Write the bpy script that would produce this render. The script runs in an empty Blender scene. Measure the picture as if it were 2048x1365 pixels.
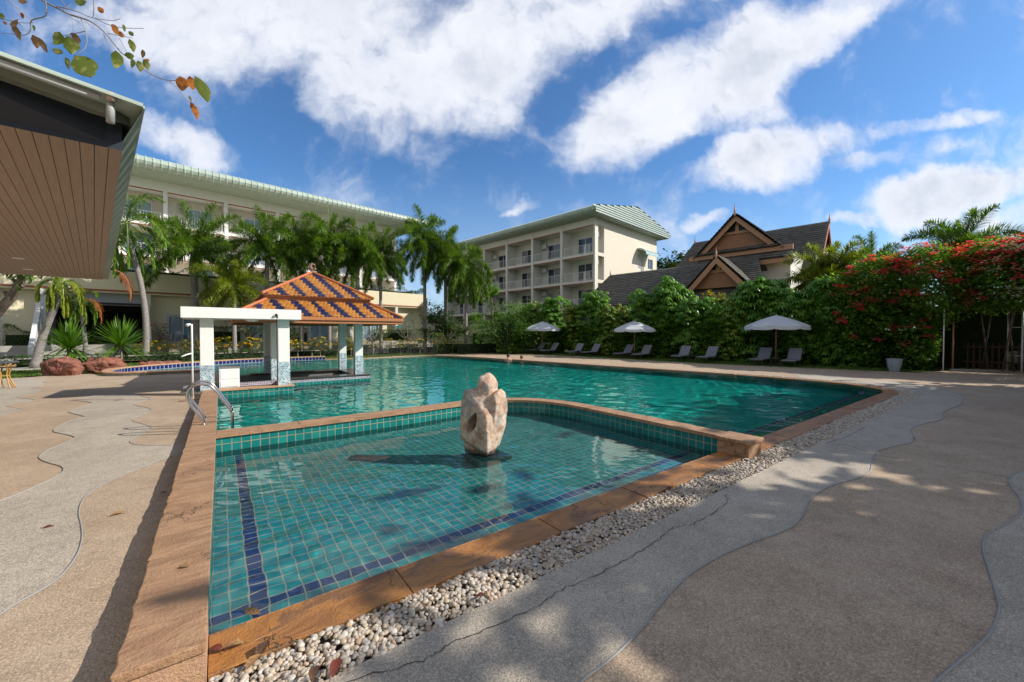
import bpy, bmesh, math, random
from mathutils import Vector, Matrix
from mathutils.geometry import tessellate_polygon
R = math.radians
S = bpy.context.scene
C = S.collection
# ------------------------------------------------------------------ camera, sky, sun
PHI = R(36.4); F = 790.0; CX = 1024.0; CY = 682.5; HY = 667.0; HC = 1.7
PIT = math.atan((CY-HY)/F)
cam = bpy.data.cameras.new('camera'); co = bpy.data.objects.new('camera', cam); C.objects.link(co)
cam.sensor_width = 36.0; cam.lens = 36.0*F/2048.0; cam.clip_end = 3000; cam.clip_start = 0.05
co.location = (0, 0, HC); co.rotation_euler = (R(90)-PIT, 0, -PHI)
S.camera = co
SUN_EL = R(33.0)
FW = Vector((math.sin(PHI), math.cos(PHI), 0)); RT = Vector((math.cos(PHI), -math.sin(PHI), 0))
sd = (RT*math.cos(SUN_EL)+Vector((0, 0, math.sin(SUN_EL)))).normalized()      # towards the sun
sl = bpy.data.lights.new('sun', 'SUN'); sl.energy = 4.6; sl.angle = R(0.53); sl.color = (1.0, 0.93, 0.83)
sl.cycles.is_caustics_light = True; so = bpy.data.objects.new('sun', sl); C.objects.link(so); so.rotation_euler = (-sd).to_track_quat('-Z', 'Y').to_euler()
so.location = (30, -20, 40)
S.view_settings.view_transform = 'Standard'; S.view_settings.look = 'None'
S.view_settings.exposure = 0.42; S.view_settings.gamma = 1.0; S.view_settings.use_curve_mapping = False
S.cycles.max_bounces = 8; S.cycles.transparent_max_bounces = 16; S.cycles.caustics_reflective = False; S.cycles.caustics_refractive = True; S.cycles.blur_glossy = 0.0
S.cycles.sample_clamp_indirect = 6.0


class NT:
    def __init__(s, tree):
        s.t = tree; s.N = tree.nodes; s.L = tree.links
    def n(s, typ, **kw):
        nd = s.N.new(typ)
        for k, v in kw.items(): setattr(nd, k, v)
        return nd
    def put(s, sock, v):
        if isinstance(v, (int, float)):
            sock.default_value = v
        elif isinstance(v, (tuple, list)):
            if len(v) == 3 and len(sock.default_value) == 4: v = tuple(v)+(1.0,)
            sock.default_value = v
        else: s.L.new(v, sock)
    def m(s, op, a, b=None, c=None, clamp=False):
        nd = s.N.new('ShaderNodeMath'); nd.operation = op; nd.use_clamp = clamp
        s.put(nd.inputs[0], a)
        if b is not None: s.put(nd.inputs[1], b)
        if c is not None: s.put(nd.inputs[2], c)
        return nd.outputs[0]
    def vm(s, op, a, b=None, sc=None):
        nd = s.N.new('ShaderNodeVectorMath'); nd.operation = op
        s.put(nd.inputs[0], a)
        if b is not None: s.put(nd.inputs[1], b)
        if sc is not None: s.put(nd.inputs['Scale'], sc)
        return nd.outputs['Value'] if op in ('DOT_PRODUCT', 'LENGTH') else nd.outputs[0]
    def noise(s, vec, scale, detail=4, rough=0.55, dist=0.0, col=False, lac=2.0):
        nd = s.N.new('ShaderNodeTexNoise')
        if vec is not None: s.L.new(vec, nd.inputs['Vector'])
        nd.inputs['Scale'].default_value = scale; nd.inputs['Detail'].default_value = detail
        nd.inputs['Roughness'].default_value = rough; nd.inputs['Distortion'].default_value = dist
        nd.inputs['Lacunarity'].default_value = lac
        return nd.outputs['Color' if col else 'Fac']
    def ramp(s, fac, stops, interp='LINEAR'):
        nd = s.N.new('ShaderNodeValToRGB'); s.put(nd.inputs[0], fac); cr = nd.color_ramp; cr.interpolation = interp
        while len(cr.elements) < len(stops): cr.elements.new(0.5)
        for e, (p, c) in zip(cr.elements, stops):
            e.position = p; e.color = (c, c, c, 1) if isinstance(c, (int, float)) else tuple(c)+(1,)
        return nd.outputs[0]
    def mix(s, fac, a, b, mode='MIX'):
        nd = s.N.new('ShaderNodeMix'); nd.data_type = 'RGBA'; nd.blend_type = mode
        s.put(nd.inputs[0], fac); s.put(nd.inputs[6], a); s.put(nd.inputs[7], b)
        return nd.outputs[2]
    def ss(s, x, lo, hi, a=0.0, b=1.0):
        nd = s.N.new('ShaderNodeMapRange'); nd.interpolation_type = 'SMOOTHSTEP'
        s.put(nd.inputs[0], x)
        for i, v in zip((1, 2, 3, 4), (lo, hi, a, b)): nd.inputs[i].default_value = v
        return nd.outputs[0]


W = bpy.data.worlds.new('World'); S.world = W; W.use_nodes = True
t = NT(W.node_tree); t.N.clear()
sky = t.n('ShaderNodeTexSky', sky_type='NISHITA'); sky.sun_disc = False; sky.sun_elevation = SUN_EL
sky.sun_rotation = math.atan2(sd.x, sd.y); sky.air_density = 1.0; sky.dust_density = 0.6; sky.ozone_density = 2.0
d = t.n('ShaderNodeTexCoord').outputs['Generated']
dn = t.vm('NORMALIZE', d)
ff = t.m('MAXIMUM', t.vm('DOT_PRODUCT', dn, tuple(FW)), 0.12)
uu = t.m('DIVIDE', t.vm('DOT_PRODUCT', dn, tuple(RT)), ff)
vv = t.m('DIVIDE', t.vm('DOT_PRODUCT', dn, (0, 0, 1)), ff)
cmb = t.n('ShaderNodeCombineXYZ'); t.L.new(uu, cmb.inputs[0]); t.L.new(vv, cmb.inputs[1])
P0 = cmb.outputs[0]
wn = t.noise(P0, 2.6, 5, 0.6, col=True)
wn2 = t.noise(P0, 9.0, 4, 0.6, col=True)
w1 = t.vm('SCALE', t.vm('SUBTRACT', wn, (0.5, 0.5, 0.5)), sc=0.22)
w2 = t.vm('SCALE', t.vm('SUBTRACT', wn2, (0.5, 0.5, 0.5)), sc=0.05)
P1 = t.vm('ADD', t.vm('ADD', P0, w1), w2)
sp = t.n('ShaderNodeSeparateXYZ'); t.L.new(P1, sp.inputs[0])
CL = [(560, 40, 330, 120, 0, 1), (690, 160, 170, 110, -60, .9), (960, 115, 220, 125, 20, 1.05), (985, 215, 70, 80, -30, .8), (1180, 30, 190, 70, 30, .9), (380, 85, 190, 85, -15, .85), (250, 30, 130, 55, 0, .5), (820, -50, 600, 100, 0, 1.1), (300, -80, 300, 70, 0, .7),
      (1390, 175, 300, 100, 27, 1.15), (1215, 250, 130, 62, 35, .9), (1640, 50, 190, 62, 30, .95), (1130, 310, 60, 40, 40, .45), (1500, 245, 110, 38, 20, .5),
      (1535, 315, 160, 64, 18, 1.1), (1440, 365, 60, 30, 30, .6), (1690, 325, 110, 22, -5, .55), (1870, 255, 115, 24, 8, .75), (1900, 305, 60, 12, 10, .35),
      (1900, 395, 180, 48, 5, 1.1), (2020, 440, 150, 40, 5, .8), (1700, 432, 42, 18, 8, .8), (1412, 453, 38, 17, 10, .8), (1735, 495, 60, 24, 0, .75),
      (370, 305, 120, 42, -8, .8), (300, 270, 60, 40, -20, .6), (735, 300, 36, 12, 0, .3), (1040, 418, 50, 14, 8, .5), (905, 428, 32, 9, 8, .3), (1160, 415, 50, 13, 5, .4), (2300, 250, 200, 60, 20, .7), (-200, 150, 250, 70, 0, .6), (2500, 480, 300, 60, 0, .8), (-300, 400, 200, 60, 0, .7)]
tot = None
for (cx, cy, rx, ry, an, am) in CL:
    x0 = (cx-CX)/F; y0 = (HY-cy)/F; ca, sa = math.cos(R(an)), math.sin(R(an))
    dx = t.m('SUBTRACT', sp.outputs[0], x0); dy = t.m('SUBTRACT', sp.outputs[1], y0)
    a = t.m('MULTIPLY_ADD', dx, ca*F/rx, t.m('MULTIPLY', dy, sa*F/rx))
    b = t.m('MULTIPLY_ADD', dx, -sa*F/ry, t.m('MULTIPLY', dy, ca*F/ry))
    q = t.m('MULTIPLY_ADD', a, a, t.m('MULTIPLY', b, b))
    e = t.m('MULTIPLY', t.m('SUBTRACT', 1.25, t.m('MULTIPLY', q, 0.8)), am)
    e = t.m('MAXIMUM', e, 0.0)
    tot = e if tot is None else t.m('SMOOTH_MAX', tot, e, 0.25)
fb = t.noise(P1, 5.5, 10, 0.57); offv = t.vm('ADD', P1, (.016, .020, 0)); fbo = t.noise(offv, 5.5, 5, 0.55)
rel = t.m('SUBTRACT', fb, fbo)
fb2 = t.noise(P0, 3.0, 6, 0.6)
den = t.m('ADD', tot, t.m('MULTIPLY', t.m('SUBTRACT', fb, 0.5), 2.2))
alpha = t.ss(den, 0.12, 1.12)
core = t.ss(den, 0.75, 2.0)
shp = t.m('MULTIPLY', core, t.ss(fb2, 0.34, 0.60))
ccol = t.mix(shp, (0.70, 0.72, 0.78), (0.33, 0.38, 0.47))
tex2 = t.noise(P1, 16.0, 6, 0.6)
ccol = t.mix(t.m('MULTIPLY', t.ss(rel, 0.0, 0.16), 0.75), ccol, (0.74, 0.75, 0.78)); ccol = t.mix(t.m('MULTIPLY', t.ss(t.m('MULTIPLY', rel, -1.0), 0.0, 0.20), 0.5), ccol, (0.34, 0.38, 0.47))
ccol = t.mix(t.ss(tex2, 0.45, 0.7, 0, 0.25), ccol, (0.72, 0.74, 0.78))
skyc = t.mix(1.0, sky.outputs[0], (0.056, 0.088, 0.118), 'MULTIPLY')
haze = t.ss(vv, 0.0, 0.45, 0.38, 0.0)
skyc = t.mix(haze, skyc, (0.50, 0.62, 0.76))
col = t.mix(t.m('MULTIPLY', alpha, 0.96), skyc, ccol)
back = t.m('MULTIPLY', t.ss(t.m('MULTIPLY', t.vm('DOT_PRODUCT', dn, tuple(FW)), -1.0), -0.05, 0.35), t.ss(t.noise(dn, 2.2, 8, .6), .30, .50))  # unseen bright cloud cover added behind the camera as fill light
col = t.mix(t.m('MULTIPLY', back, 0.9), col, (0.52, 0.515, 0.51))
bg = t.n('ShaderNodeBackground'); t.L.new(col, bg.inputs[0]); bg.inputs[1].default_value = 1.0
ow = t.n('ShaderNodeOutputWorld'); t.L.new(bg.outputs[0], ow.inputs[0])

# ------------------------------------------------------------------ helpers
def G(px, py, z=0.0):
    a = (px-CX)/F; b = (CY-py)/F
    fw = math.cos(PIT)+b*math.sin(PIT); up = -math.sin(PIT)+b*math.cos(PIT)
    v = RT*a+FW*fw; k = (z-HC)/up
    return (v.x*k, v.y*k)
def DP(px, py, dd):
    a = (px-CX)/F; b = (CY-py)/F
    fw = math.cos(PIT)+b*math.sin(PIT); up = -math.sin(PIT)+b*math.cos(PIT)
    k = dd/fw; v = (RT*a+FW*fw)*k
    return Vector((v.x, v.y, HC+up*k))
BA = R(7.7); BV = Vector((math.cos(BA), math.sin(BA), 0)); NV = Vector((-math.sin(BA), math.cos(BA), 0))
def AB(a, b, z=0.0):
    v = BV*a+NV*b
    return Vector((v.x, v.y, z))


class MB:
    def __init__(s): s.v = []; s.f = []; s.mi = []; s.uv = {}
    def add(s, vs, fs, mi=0, M=None):
        o = len(s.v)
        for v in vs:
            v = Vector(v)
            s.v.append(tuple(M @ v) if M is not None else tuple(v))
        for f in fs: s.f.append(tuple(i+o for i in f)); s.mi.append(mi)
        return s
    def box(s, x0, x1, y0, y1, z0, z1, mi=0, M=None):
        return s.add([(x0, y0, z0), (x1, y0, z0), (x1, y1, z0), (x0, y1, z0), (x0, y0, z1), (x1, y0, z1), (x1, y1, z1), (x0, y1, z1)],
                     [(0, 3, 2, 1), (4, 5, 6, 7), (0, 1, 5, 4), (1, 2, 6, 5), (2, 3, 7, 6), (3, 0, 4, 7)], mi, M)
    def quad(s, *p, mi=0): return s.add(p, [tuple(range(len(p)))], mi)
    def prism(s, poly, z0, z1, mi=0, M=None):
        n = len(poly)
        return s.add([(x, y, z0) for x, y in poly]+[(x, y, z1) for x, y in poly],
                     [tuple(reversed(range(n))), tuple(range(n, 2*n))]+[(i, (i+1) % n, (i+1) % n+n, i+n) for i in range(n)], mi, M)
    def tube(s, pts, r, seg=8, mi=0, cap=True, M=None):
        pts = [Vector(p) for p in pts]; n = len(pts); rs = r if isinstance(r, (list, tuple)) else [r]*n
        vs = []; prev = None
        for i, p in enumerate(pts):
            tn = (pts[min(i+1, n-1)]-pts[max(i-1, 0)]).normalized()
            if prev is None:
                up = Vector((0, 0, 1)) if abs(tn.z) < 0.9 else Vector((1, 0, 0))
                u = tn.cross(up).normalized()
            else:
                u = (prev-tn*prev.dot(tn)).normalized()
            prev = u; w = tn.cross(u)
            for k in range(seg):
                an = 2*math.pi*k/seg; vs.append(p+(u*math.cos(an)+w*math.sin(an))*rs[i])
        fs = []
        for i in range(n-1):
            for k in range(seg):
                k2 = (k+1) % seg; fs.append((i*seg+k, i*seg+k2, (i+1)*seg+k2, (i+1)*seg+k))
        if cap: fs += [tuple(reversed(range(seg))), tuple(range((n-1)*seg, n*seg))]
        return s.add(vs, fs, mi, M)
    def lathe(s, prof, c=(0, 0, 0), seg=24, mi=0, M=None):
        vs = []; fs = []; n = len(prof)
        for (r, z) in prof:
            for k in range(seg):
                an = 2*math.pi*k/seg; vs.append((c[0]+r*math.cos(an), c[1]+r*math.sin(an), c[2]+z))
        for i in range(n-1):
            for k in range(seg):
                k2 = (k+1) % seg; fs.append((i*seg+k, i*seg+k2, (i+1)*seg+k2, (i+1)*seg+k))
        return s.add(vs, fs, mi, M)
    def build(s, name, mats, parent=None, smooth=False, bevel=0, loc=None, autosm=False):
        me = bpy.data.meshes.new(name); me.from_pydata(s.v, [], s.f)
        if not isinstance(mats, (list, tuple)): mats = [mats]
        for m in mats: me.materials.append(m)
        if len(mats) > 1: me.polygons.foreach_set('material_index', s.mi)
        if len(s.f) < 60000:
            uvl = me.uv_layers.new(name='UVMap'); dat = uvl.data
            for p in me.polygons:
                n = p.normal; ax = max(range(3), key=lambda k: abs(n[k]))
                cu = s.uv.get(p.index)
                for j, li in enumerate(p.loop_indices):
                    if cu: dat[li].uv = cu[j]; continue
                    v = me.vertices[me.loops[li].vertex_index].co
                    dat[li].uv = (v.x, v.y) if ax == 2 else ((v.y, v.z) if ax == 0 else (v.x, v.z))
        if smooth: me.shade_smooth()
        o = bpy.data.objects.new(name, me); C.objects.link(o)
        if parent is not None: o.parent = parent
        if loc is not None: o.location = loc
        if bevel:
            b = o.modifiers.new('bevel', 'BEVEL'); b.width = bevel; b.segments = 2; b.limit_method = 'ANGLE'; b.angle_limit = R(40)
        return o

def tag(o, label=None, cat=None, group=None, kind=None):
    if label: o['label'] = label
    if cat: o['category'] = cat
    if group: o['group'] = group
    if kind: o['kind'] = kind
    return o
def thing(name, label, cat, loc=(0, 0, 0), rz=0.0, group=None):
    o = bpy.data.objects.new(name, None); C.objects.link(o); o.empty_display_size = 0.3
    o.location = loc; o.rotation_euler = (0, 0, rz)
    return tag(o, label, cat, group)
def dup(root, loc, rz, label, group=None, scale=None):
    r = root.copy(); C.objects.link(r); r.location = loc; r.rotation_euler = (0, 0, rz); r['label'] = label
    if group: r['group'] = group
    if scale is not None: r.scale = (scale, scale, scale) if isinstance(scale, (int, float)) else scale
    for ch in list(root.children):
        c = ch.copy(); C.objects.link(c); c.parent = r
        for g in list(ch.children):
            g2 = g.copy(); C.objects.link(g2); g2.parent = c
    return r
def poly_sheet(name, outer, holes, z, mat, parent=None, skirt=0.0):
    loops = [outer]+list(holes)
    flat = [p for l in loops for p in l]
    tr = tessellate_polygon([[Vector((p[0], p[1], 0)) for p in l] for l in loops])
    b = MB(); vs = [(p[0], p[1], z) for p in flat]; fs = []
    for a in tr:
        x = [flat[i] for i in a]
        ar = (x[1][0]-x[0][0])*(x[2][1]-x[0][1])-(x[2][0]-x[0][0])*(x[1][1]-x[0][1])
        if abs(ar) < 1e-9: continue
        fs.append(tuple(a) if ar > 0 else tuple(reversed(a)))
    b.add(vs, fs)
    if skirt:
        n = len(outer); b.add([(p[0], p[1], z) for p in outer]+[(p[0], p[1], z-skirt) for p in outer], [(i, i+n, (i+1) % n+n, (i+1) % n) for i in range(n)])
    return b.build(name, mat, parent)
def offset(poly, dist, closed=True):
    n = len(poly); out = []
    for i in range(n):
        if closed: p0, p1, p2 = poly[i-1], poly[i], poly[(i+1) % n]
        else: p0, p1, p2 = poly[max(i-1, 0)], poly[i], poly[min(i+1, n-1)]
        d1 = Vector((p1[0]-p0[0], p1[1]-p0[1])); d2 = Vector((p2[0]-p1[0], p2[1]-p1[1]))
        if d1.length < 1e-9: d1 = d2
        if d2.length < 1e-9: d2 = d1
        d1.normalize(); d2.normalize()
        n1 = Vector((d1.y, -d1.x)); n2 = Vector((d2.y, -d2.x)); nn = n1+n2
        if nn.length < 1e-6: nn = n1.copy()
        nn.normalize(); k = dist/max(nn.dot(n1), 0.5)
        out.append((p1[0]+nn.x*k, p1[1]+nn.y*k))
    return out
def smoothpath(pts, n=6, closed=False):
    out = []; m = len(pts)
    rng = range(m) if closed else range(m-1)
    for i in rng:
        if closed: p = [pts[(i-1) % m], pts[i], pts[(i+1) % m], pts[(i+2) % m]]
        else: p = [pts[max(i-1, 0)], pts[i], pts[i+1], pts[min(i+2, m-1)]]
        for k in range(n):
            u = k/n
            out.append(tuple(0.5*(2*p[1][c]+(-p[0][c]+p[2][c])*u+(2*p[0][c]-5*p[1][c]+4*p[2][c]-p[3][c])*u*u+(-p[0][c]+3*p[1][c]-3*p[2][c]+p[3][c])*u**3) for c in range(len(p[1]))))
    if not closed: out.append(tuple(pts[-1]))
    return out
def ordinal(i): return ['first', 'second', 'third', 'fourth', 'fifth', 'sixth', 'seventh', 'eighth', 'ninth', 'tenth', 'eleventh', 'twelfth', 'thirteenth', 'fourteenth', 'fifteenth', 'sixteenth', 'seventeenth', 'eighteenth', 'nineteenth', 'twentieth'][i] if i < 20 else 'twenty-'+ordinal(i-20)

# ------------------------------------------------------------------ materials
def mat(name, fn=None, base=(.5, .5, .5), rough=.6, metal=0, spec=.5, coat=0):
    m = bpy.data.materials.new(name); m.use_nodes = True; k = NT(m.node_tree)
    p = k.N['Principled BSDF']; p.inputs['Base Color'].default_value = (*base, 1); p.inputs['Roughness'].default_value = rough
    p.inputs['Metallic'].default_value = metal; p.inputs['Specular IOR Level'].default_value = spec; p.inputs['Coat Weight'].default_value = coat
    if fn: fn(k, p)
    return m
def OC(k): return k.n('ShaderNodeTexCoord').outputs['Object']
def UVc(k): return k.n('ShaderNodeTexCoord').outputs['UV']
def WP(k): return k.n('ShaderNodeNewGeometry').outputs['Position']
def bump(k, p, h, strength=.3, dist=.01):
    b = k.n('ShaderNodeBump'); b.inputs['Strength'].default_value = strength; b.inputs['Distance'].default_value = dist
    k.L.new(h, b.inputs['Height']); k.L.new(b.outputs[0], p.inputs['Normal']); return b
def plaster(name, base, var=.12, rough=.8, stain=.3):
    def fn(k, p):
        c = WP(k)
        n1 = k.noise(c, 1.2, 5, .6); n2 = k.noise(c, 30, 3, .6)
        mp = k.n('ShaderNodeMapping'); k.L.new(c, mp.inputs[0]); mp.inputs['Scale'].default_value = (3, 3, .25)
        st = k.noise(mp.outputs[0], 2.2, 5, .7)
        col = k.mix(k.ss(n1, .3, .7, 0, var), base, tuple(x*.72 for x in base))
        col = k.mix(k.ss(st, .5, .78, 0, stain), col, tuple(x*.55 for x in base))
        k.L.new(col, p.inputs['Base Color']); bump(k, p, n2, .15, .004)
    return mat(name, fn, rough=rough)
def concrete(name, c1, c2):
    def fn(k, p):
        c = WP(k)
        g = k.noise(c, 260, 2, .7); g2 = k.noise(c, 95, 3, .7); l = k.noise(c, .9, 5, .6); l2 = k.noise(c, 4.5, 5, .65)
        mp = k.n('ShaderNodeMapping'); k.L.new(c, mp.inputs[0]); mp.inputs['Scale'].default_value = (1, 4, 1); mp.inputs['Rotation'].default_value = (0, 0, .5)
        sw = k.noise(mp.outputs[0], 7, 4, .6)
        col = k.mix(k.ss(l, .3, .7), c1, c2)
        col = k.mix(k.ss(l2, .42, .72, 0, .5), col, tuple(x*.62 for x in c1)); l3 = k.noise(c, .35, 6, .7, .6); col = k.mix(k.ss(l3, .5, .62, 0, .28), col, tuple(x*.6 for x in c1))
        col = k.mix(k.ss(sw, .5, .75, 0, .22), col, tuple(x*.6 for x in c1))
        v = k.n('ShaderNodeTexVoronoi'); k.L.new(c, v.inputs['Vector']); v.inputs['Scale'].default_value = 125
        hs = k.n('ShaderNodeSeparateColor'); k.L.new(v.outputs['Color'], hs.inputs[0])
        col = k.mix(k.ss(hs.outputs[0], .0, 1.0, .46, -.14), col, k.mix(k.ss(hs.outputs[1], .3, .31), tuple(x*.45 for x in c1), tuple(min(1, x*1.5) for x in c2)))
        col = k.mix(k.ss(g2, .3, .7, .42, 0), col, (.03, .03, .03))
        sp_ = k.noise(c, 23, 3, .5)
        col = k.mix(k.ss(sp_, .70, .76, 0, .5), col, (.05, .045, .04))
        k.L.new(col, p.inputs['Base Color'])
        h = k.m('ADD', k.m('MULTIPLY', v.outputs['Distance'], -.8), k.m('ADD', g, g2)); bump(k, p, h, .55, .005)
        p.inputs['Specular IOR Level'].default_value = .3
    return mat(name, fn, rough=.85)
def sandstone(name, cA, cB, cC, rough=.7, wet=0.0, ang=.5):
    def fn(k, p):
        c = WP(k)
        mp = k.n('ShaderNodeMapping'); k.L.new(c, mp.inputs[0]); mp.inputs['Scale'].default_value = (1.3, 3.2, 2); mp.inputs['Rotation'].default_value = (0, 0, ang)
        w = k.noise(mp.outputs[0], 1.3, 9, .66, .9); b = k.noise(c, 2.1, 5, .6, .5); f = k.noise(c, 60, 4, .65)
        col = k.ramp(w, [(.30, tuple(x*.62 for x in cB)), (.42, cA), (.52, cB), (.6, cC), (.72, tuple(x*.8 for x in cA))])
        col = k.mix(k.ss(b, .35, .7, 0, .5), col, cC)
        col = k.mix(k.ss(f, .4, .75, 0, .25), col, tuple(x*.4 for x in cA))
        k.L.new(col, p.inputs['Base Color'])
        cr = k.n('ShaderNodeTexVoronoi', feature='DISTANCE_TO_EDGE'); k.L.new(k.vm('ADD', c, k.vm('SCALE', k.noise(c, 5, 4, .6, col=True), sc=.4)), cr.inputs['Vector']); cr.inputs['Scale'].default_value = 1.6
        crk = k.ss(cr.outputs['Distance'], 0.0, .012, 1, 0); msk = k.ss(k.noise(c, 1.1, 2, .5), .50, .58); crk = k.m('MULTIPLY', crk, msk); col = k.mix(k.m('MULTIPLY', crk, .75), col, (.05, .03, .02)); k.L.new(col, p.inputs['Base Color'])
        h = k.m('SUBTRACT', k.m('ADD', k.m('MULTIPLY', w, 1.5), k.m('MULTIPLY', f, .45)), k.m('MULTIPLY', crk, .5)); bump(k, p, h, .8, .025)
        if wet:
            wn_ = k.noise(c, 1.7, 3, .5); k.L.new(k.ss(wn_, .4, .6, rough, rough*(1-wet)), p.inputs['Roughness'])
    return mat(name, fn, rough=rough)
def tiles(name, c1, c2, size, grout=(.32, .27, .2), gs=.006, rough=.18, wob=0.0, bands=None, off=(0, 0), offs=0.0, h=None):
    def fn(k, p):
        c = UVc(k)
        if wob:
            wv = k.noise(c, 5.0, 3, .5, col=True); mpw = k.vm('SCALE', k.vm('SUBTRACT', wv, (.5, .5, .5)), sc=wob)
            c = k.vm('ADD', c, mpw)
        c = k.vm('ADD', c, (off[0], off[1], 0))
        b = k.n('ShaderNodeTexBrick'); b.offset = offs; b.squash = 1; k.L.new(c, b.inputs['Vector'])
        b.inputs['Scale'].default_value = 1; b.inputs['Brick Width'].default_value = size; b.inputs['Row Height'].default_value = h or size
        b.inputs['Mortar Size'].default_value = gs; b.inputs['Mortar Smooth'].default_value = .2
        b.inputs['Color1'].default_value = (*c1, 1); b.inputs['Color2'].default_value = (*c2, 1); b.inputs['Mortar'].default_value = (*grout, 1)
        col = b.outputs['Color']
        if bands:
            s_ = k.n('ShaderNodeSeparateXYZ'); k.L.new(c, s_.inputs[0]); tot_ = None
            for ax, lo, hi in bands:
                x = s_.outputs[ax]; g = k.m('MULTIPLY', k.m('GREATER_THAN', x, lo), k.m('LESS_THAN', x, hi)); tot_ = g if tot_ is None else k.m('MAXIMUM', tot_, g)
            tot_ = k.m('MULTIPLY', tot_, k.m('SUBTRACT', 1, b.outputs['Fac']))
            col = k.mix(tot_, col, k.mix(k.noise(c, 4, 2), (.003, .010, .085), (.004, .015, .12)))
        nz = k.noise(c, 2.5, 4, .6)
        col = k.mix(k.ss(nz, .3, .75, 0, .35), col, tuple(x*.55 for x in c1))
        k.L.new(col, p.inputs['Base Color'])
        bump(k, p, k.m('SUBTRACT', 1, b.outputs['Fac']), .25, .004)
    return mat(name, fn, rough=rough)
def leafm(name, c1, c2, c3=None, trans=.35, rough=.45, thr=.7):
    m = bpy.data.materials.new(name); m.use_nodes = True; k = NT(m.node_tree); p = k.N['Principled BSDF']; out = k.N['Material Output']
    g = k.n('ShaderNodeNewGeometry'); r = g.outputs['Random Per Island']
    col = k.mix(r, c1, c2)
    big = k.noise(WP(k), .9, 3, .6)
    if c3: col = k.mix(k.ss(k.m('ADD', k.m('MULTIPLY', r, .5), k.m('MULTIPLY', big, .6)), thr, thr+.12), col, c3)
    k.L.new(col, p.inputs['Base Color']); p.inputs['Roughness'].default_value = rough; p.inputs['Specular IOR Level'].default_value = .35
    tr = k.n('ShaderNodeBsdfTranslucent'); k.L.new(k.mix(1.0, col, (1.3, 1.35, .6), 'MULTIPLY'), tr.inputs[0])
    ms = k.n('ShaderNodeMixShader'); ms.inputs[0].default_value = trans
    k.L.new(p.outputs[0], ms.inputs[1]); k.L.new(tr.outputs[0], ms.inputs[2]); k.L.new(ms.outputs[0], out.inputs[0])
    return m
def barkm(name, c1, c2, ring=8.0):
    def fn(k, p):
        c = OC(k); s_ = k.n('ShaderNodeSeparateXYZ'); k.L.new(c, s_.inputs[0])
        z = k.m('ADD', k.m('MULTIPLY', s_.outputs[2], ring), k.m('MULTIPLY', k.noise(c, 3, 3), 1.2))
        fr = k.m('FRACT', z); n = k.noise(c, 12, 5, .65)
        col = k.mix(k.ss(n, .3, .7), c1, c2); col = k.mix(k.ss(fr, .82, 1.0, 0, .6), col, tuple(x*.4 for x in c1))
        k.L.new(col, p.inputs['Base Color']); bump(k, p, k.m('ADD', fr, n), .5, .02)
    return mat(name, fn, rough=.9, spec=.2)
def metalroof(name, c1):
    def fn(k, p):
        c = WP(k); n = k.noise(c, 1.5, 5, .65); f = k.noise(c, 14, 4, .6)
        col = k.mix(k.ss(n, .35, .7, 0, .5), c1, tuple(x*.68 for x in c1)); col = k.mix(k.ss(f, .5, .75, 0, .3), col, tuple(x*.5 for x in c1))
        k.L.new(col, p.inputs['Base Color'])
    return mat(name, fn, rough=.42, spec=.5)

TAN = concrete('tan_washed_concrete', (.445, .325, .22), (.545, .42, .30))
GRY = concrete('pale_grey_washed_concrete', (.445, .385, .305), (.535, .465, .375))
JOINT = mat('joint_cord', base=(.28, .28, .27), rough=.7)
SAND = sandstone('tan_sandstone', (.30, .17, .09), (.43, .26, .145), (.33, .18, .10), .72)
SANDO = sandstone('wet_orange_sandstone', (.34, .14, .035), (.46, .20, .05), (.20, .10, .05), .5, .45, ang=2.2)
SANDP = sandstone('pink_sandstone', (.42, .235, .13), (.50, .30, .17), (.47, .28, .18), .75)
TEAL = tiles('teal_pool_tiles', (.004, .175, .19), (.009, .265, .265), .115, wob=.008, bands=[(0, .23, .345), (1, .345, .46)], off=(.08, -2.98), gs=.006, grout=(.30, .28, .21))
TEALW = tiles('teal_wall_tiles', (.006, .15, .145), (.012, .24, .22), .125, gs=.006, grout=(.36, .30, .2), off=(0, .005))
DEEP = tiles('deep_pool_tiles', (.007, .36, .335), (.012, .46, .425), .2, gs=.006, grout=(.03, .16, .13), wob=.05)
KIDS = tiles('pale_blue_pool_tiles', (.03, .28, .36), (.05, .35, .43), .2, gs=.01, grout=(.3, .4, .4))
NAVY = tiles('navy_tiles', (.006, .014, .10), (.012, .03, .15), .2, gs=.014, grout=(.5, .42, .4), off=(0, .1))
LILAC = tiles('small_lilac_mosaic', (.25, .22, .32), (.03, .02, .10), .05, gs=.009, grout=(.6, .57, .6))
MOSAIC = tiles('blue_white_mosaic', (.02, .16, .27), (.62, .72, .74), .048, gs=.006, grout=(.7, .75, .78), offs=.5, h=.048)
WHITE = plaster('white_paint', (.78, .78, .76), .10, .6, .10)
PEWTER = plaster('pale_grey_paint', (.58, .60, .60), .1, .6, .1)
CREAM = plaster('cream_wall_paint', (.72, .65, .46), .12, .8, .2)
CREAM2 = plaster('beige_wall_paint', (.66, .60, .50), .12, .8, .25)
CREAM3 = plaster('off_white_wall_paint', (.66, .64, .58), .10, .8, .25)
RUST = mat('rust_red_trim', base=(.30, .085, .04), rough=.6)
GROOF = metalroof('pale_green_metal_roof', (.38, .46, .40))
GROOFD = metalroof('grey_green_metal_soffit', (.30, .36, .30))
DARK = mat('near_black_interior', base=(.012, .012, .014), rough=.6)
NAVYP = mat('dark_navy_fascia', base=(.02, .027, .045), rough=.5)
STEEL = mat('stainless_steel', base=(.62, .60, .58), rough=.14, metal=1)
WPVC = mat('white_pvc', base=(.8, .8, .8), rough=.35)
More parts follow.
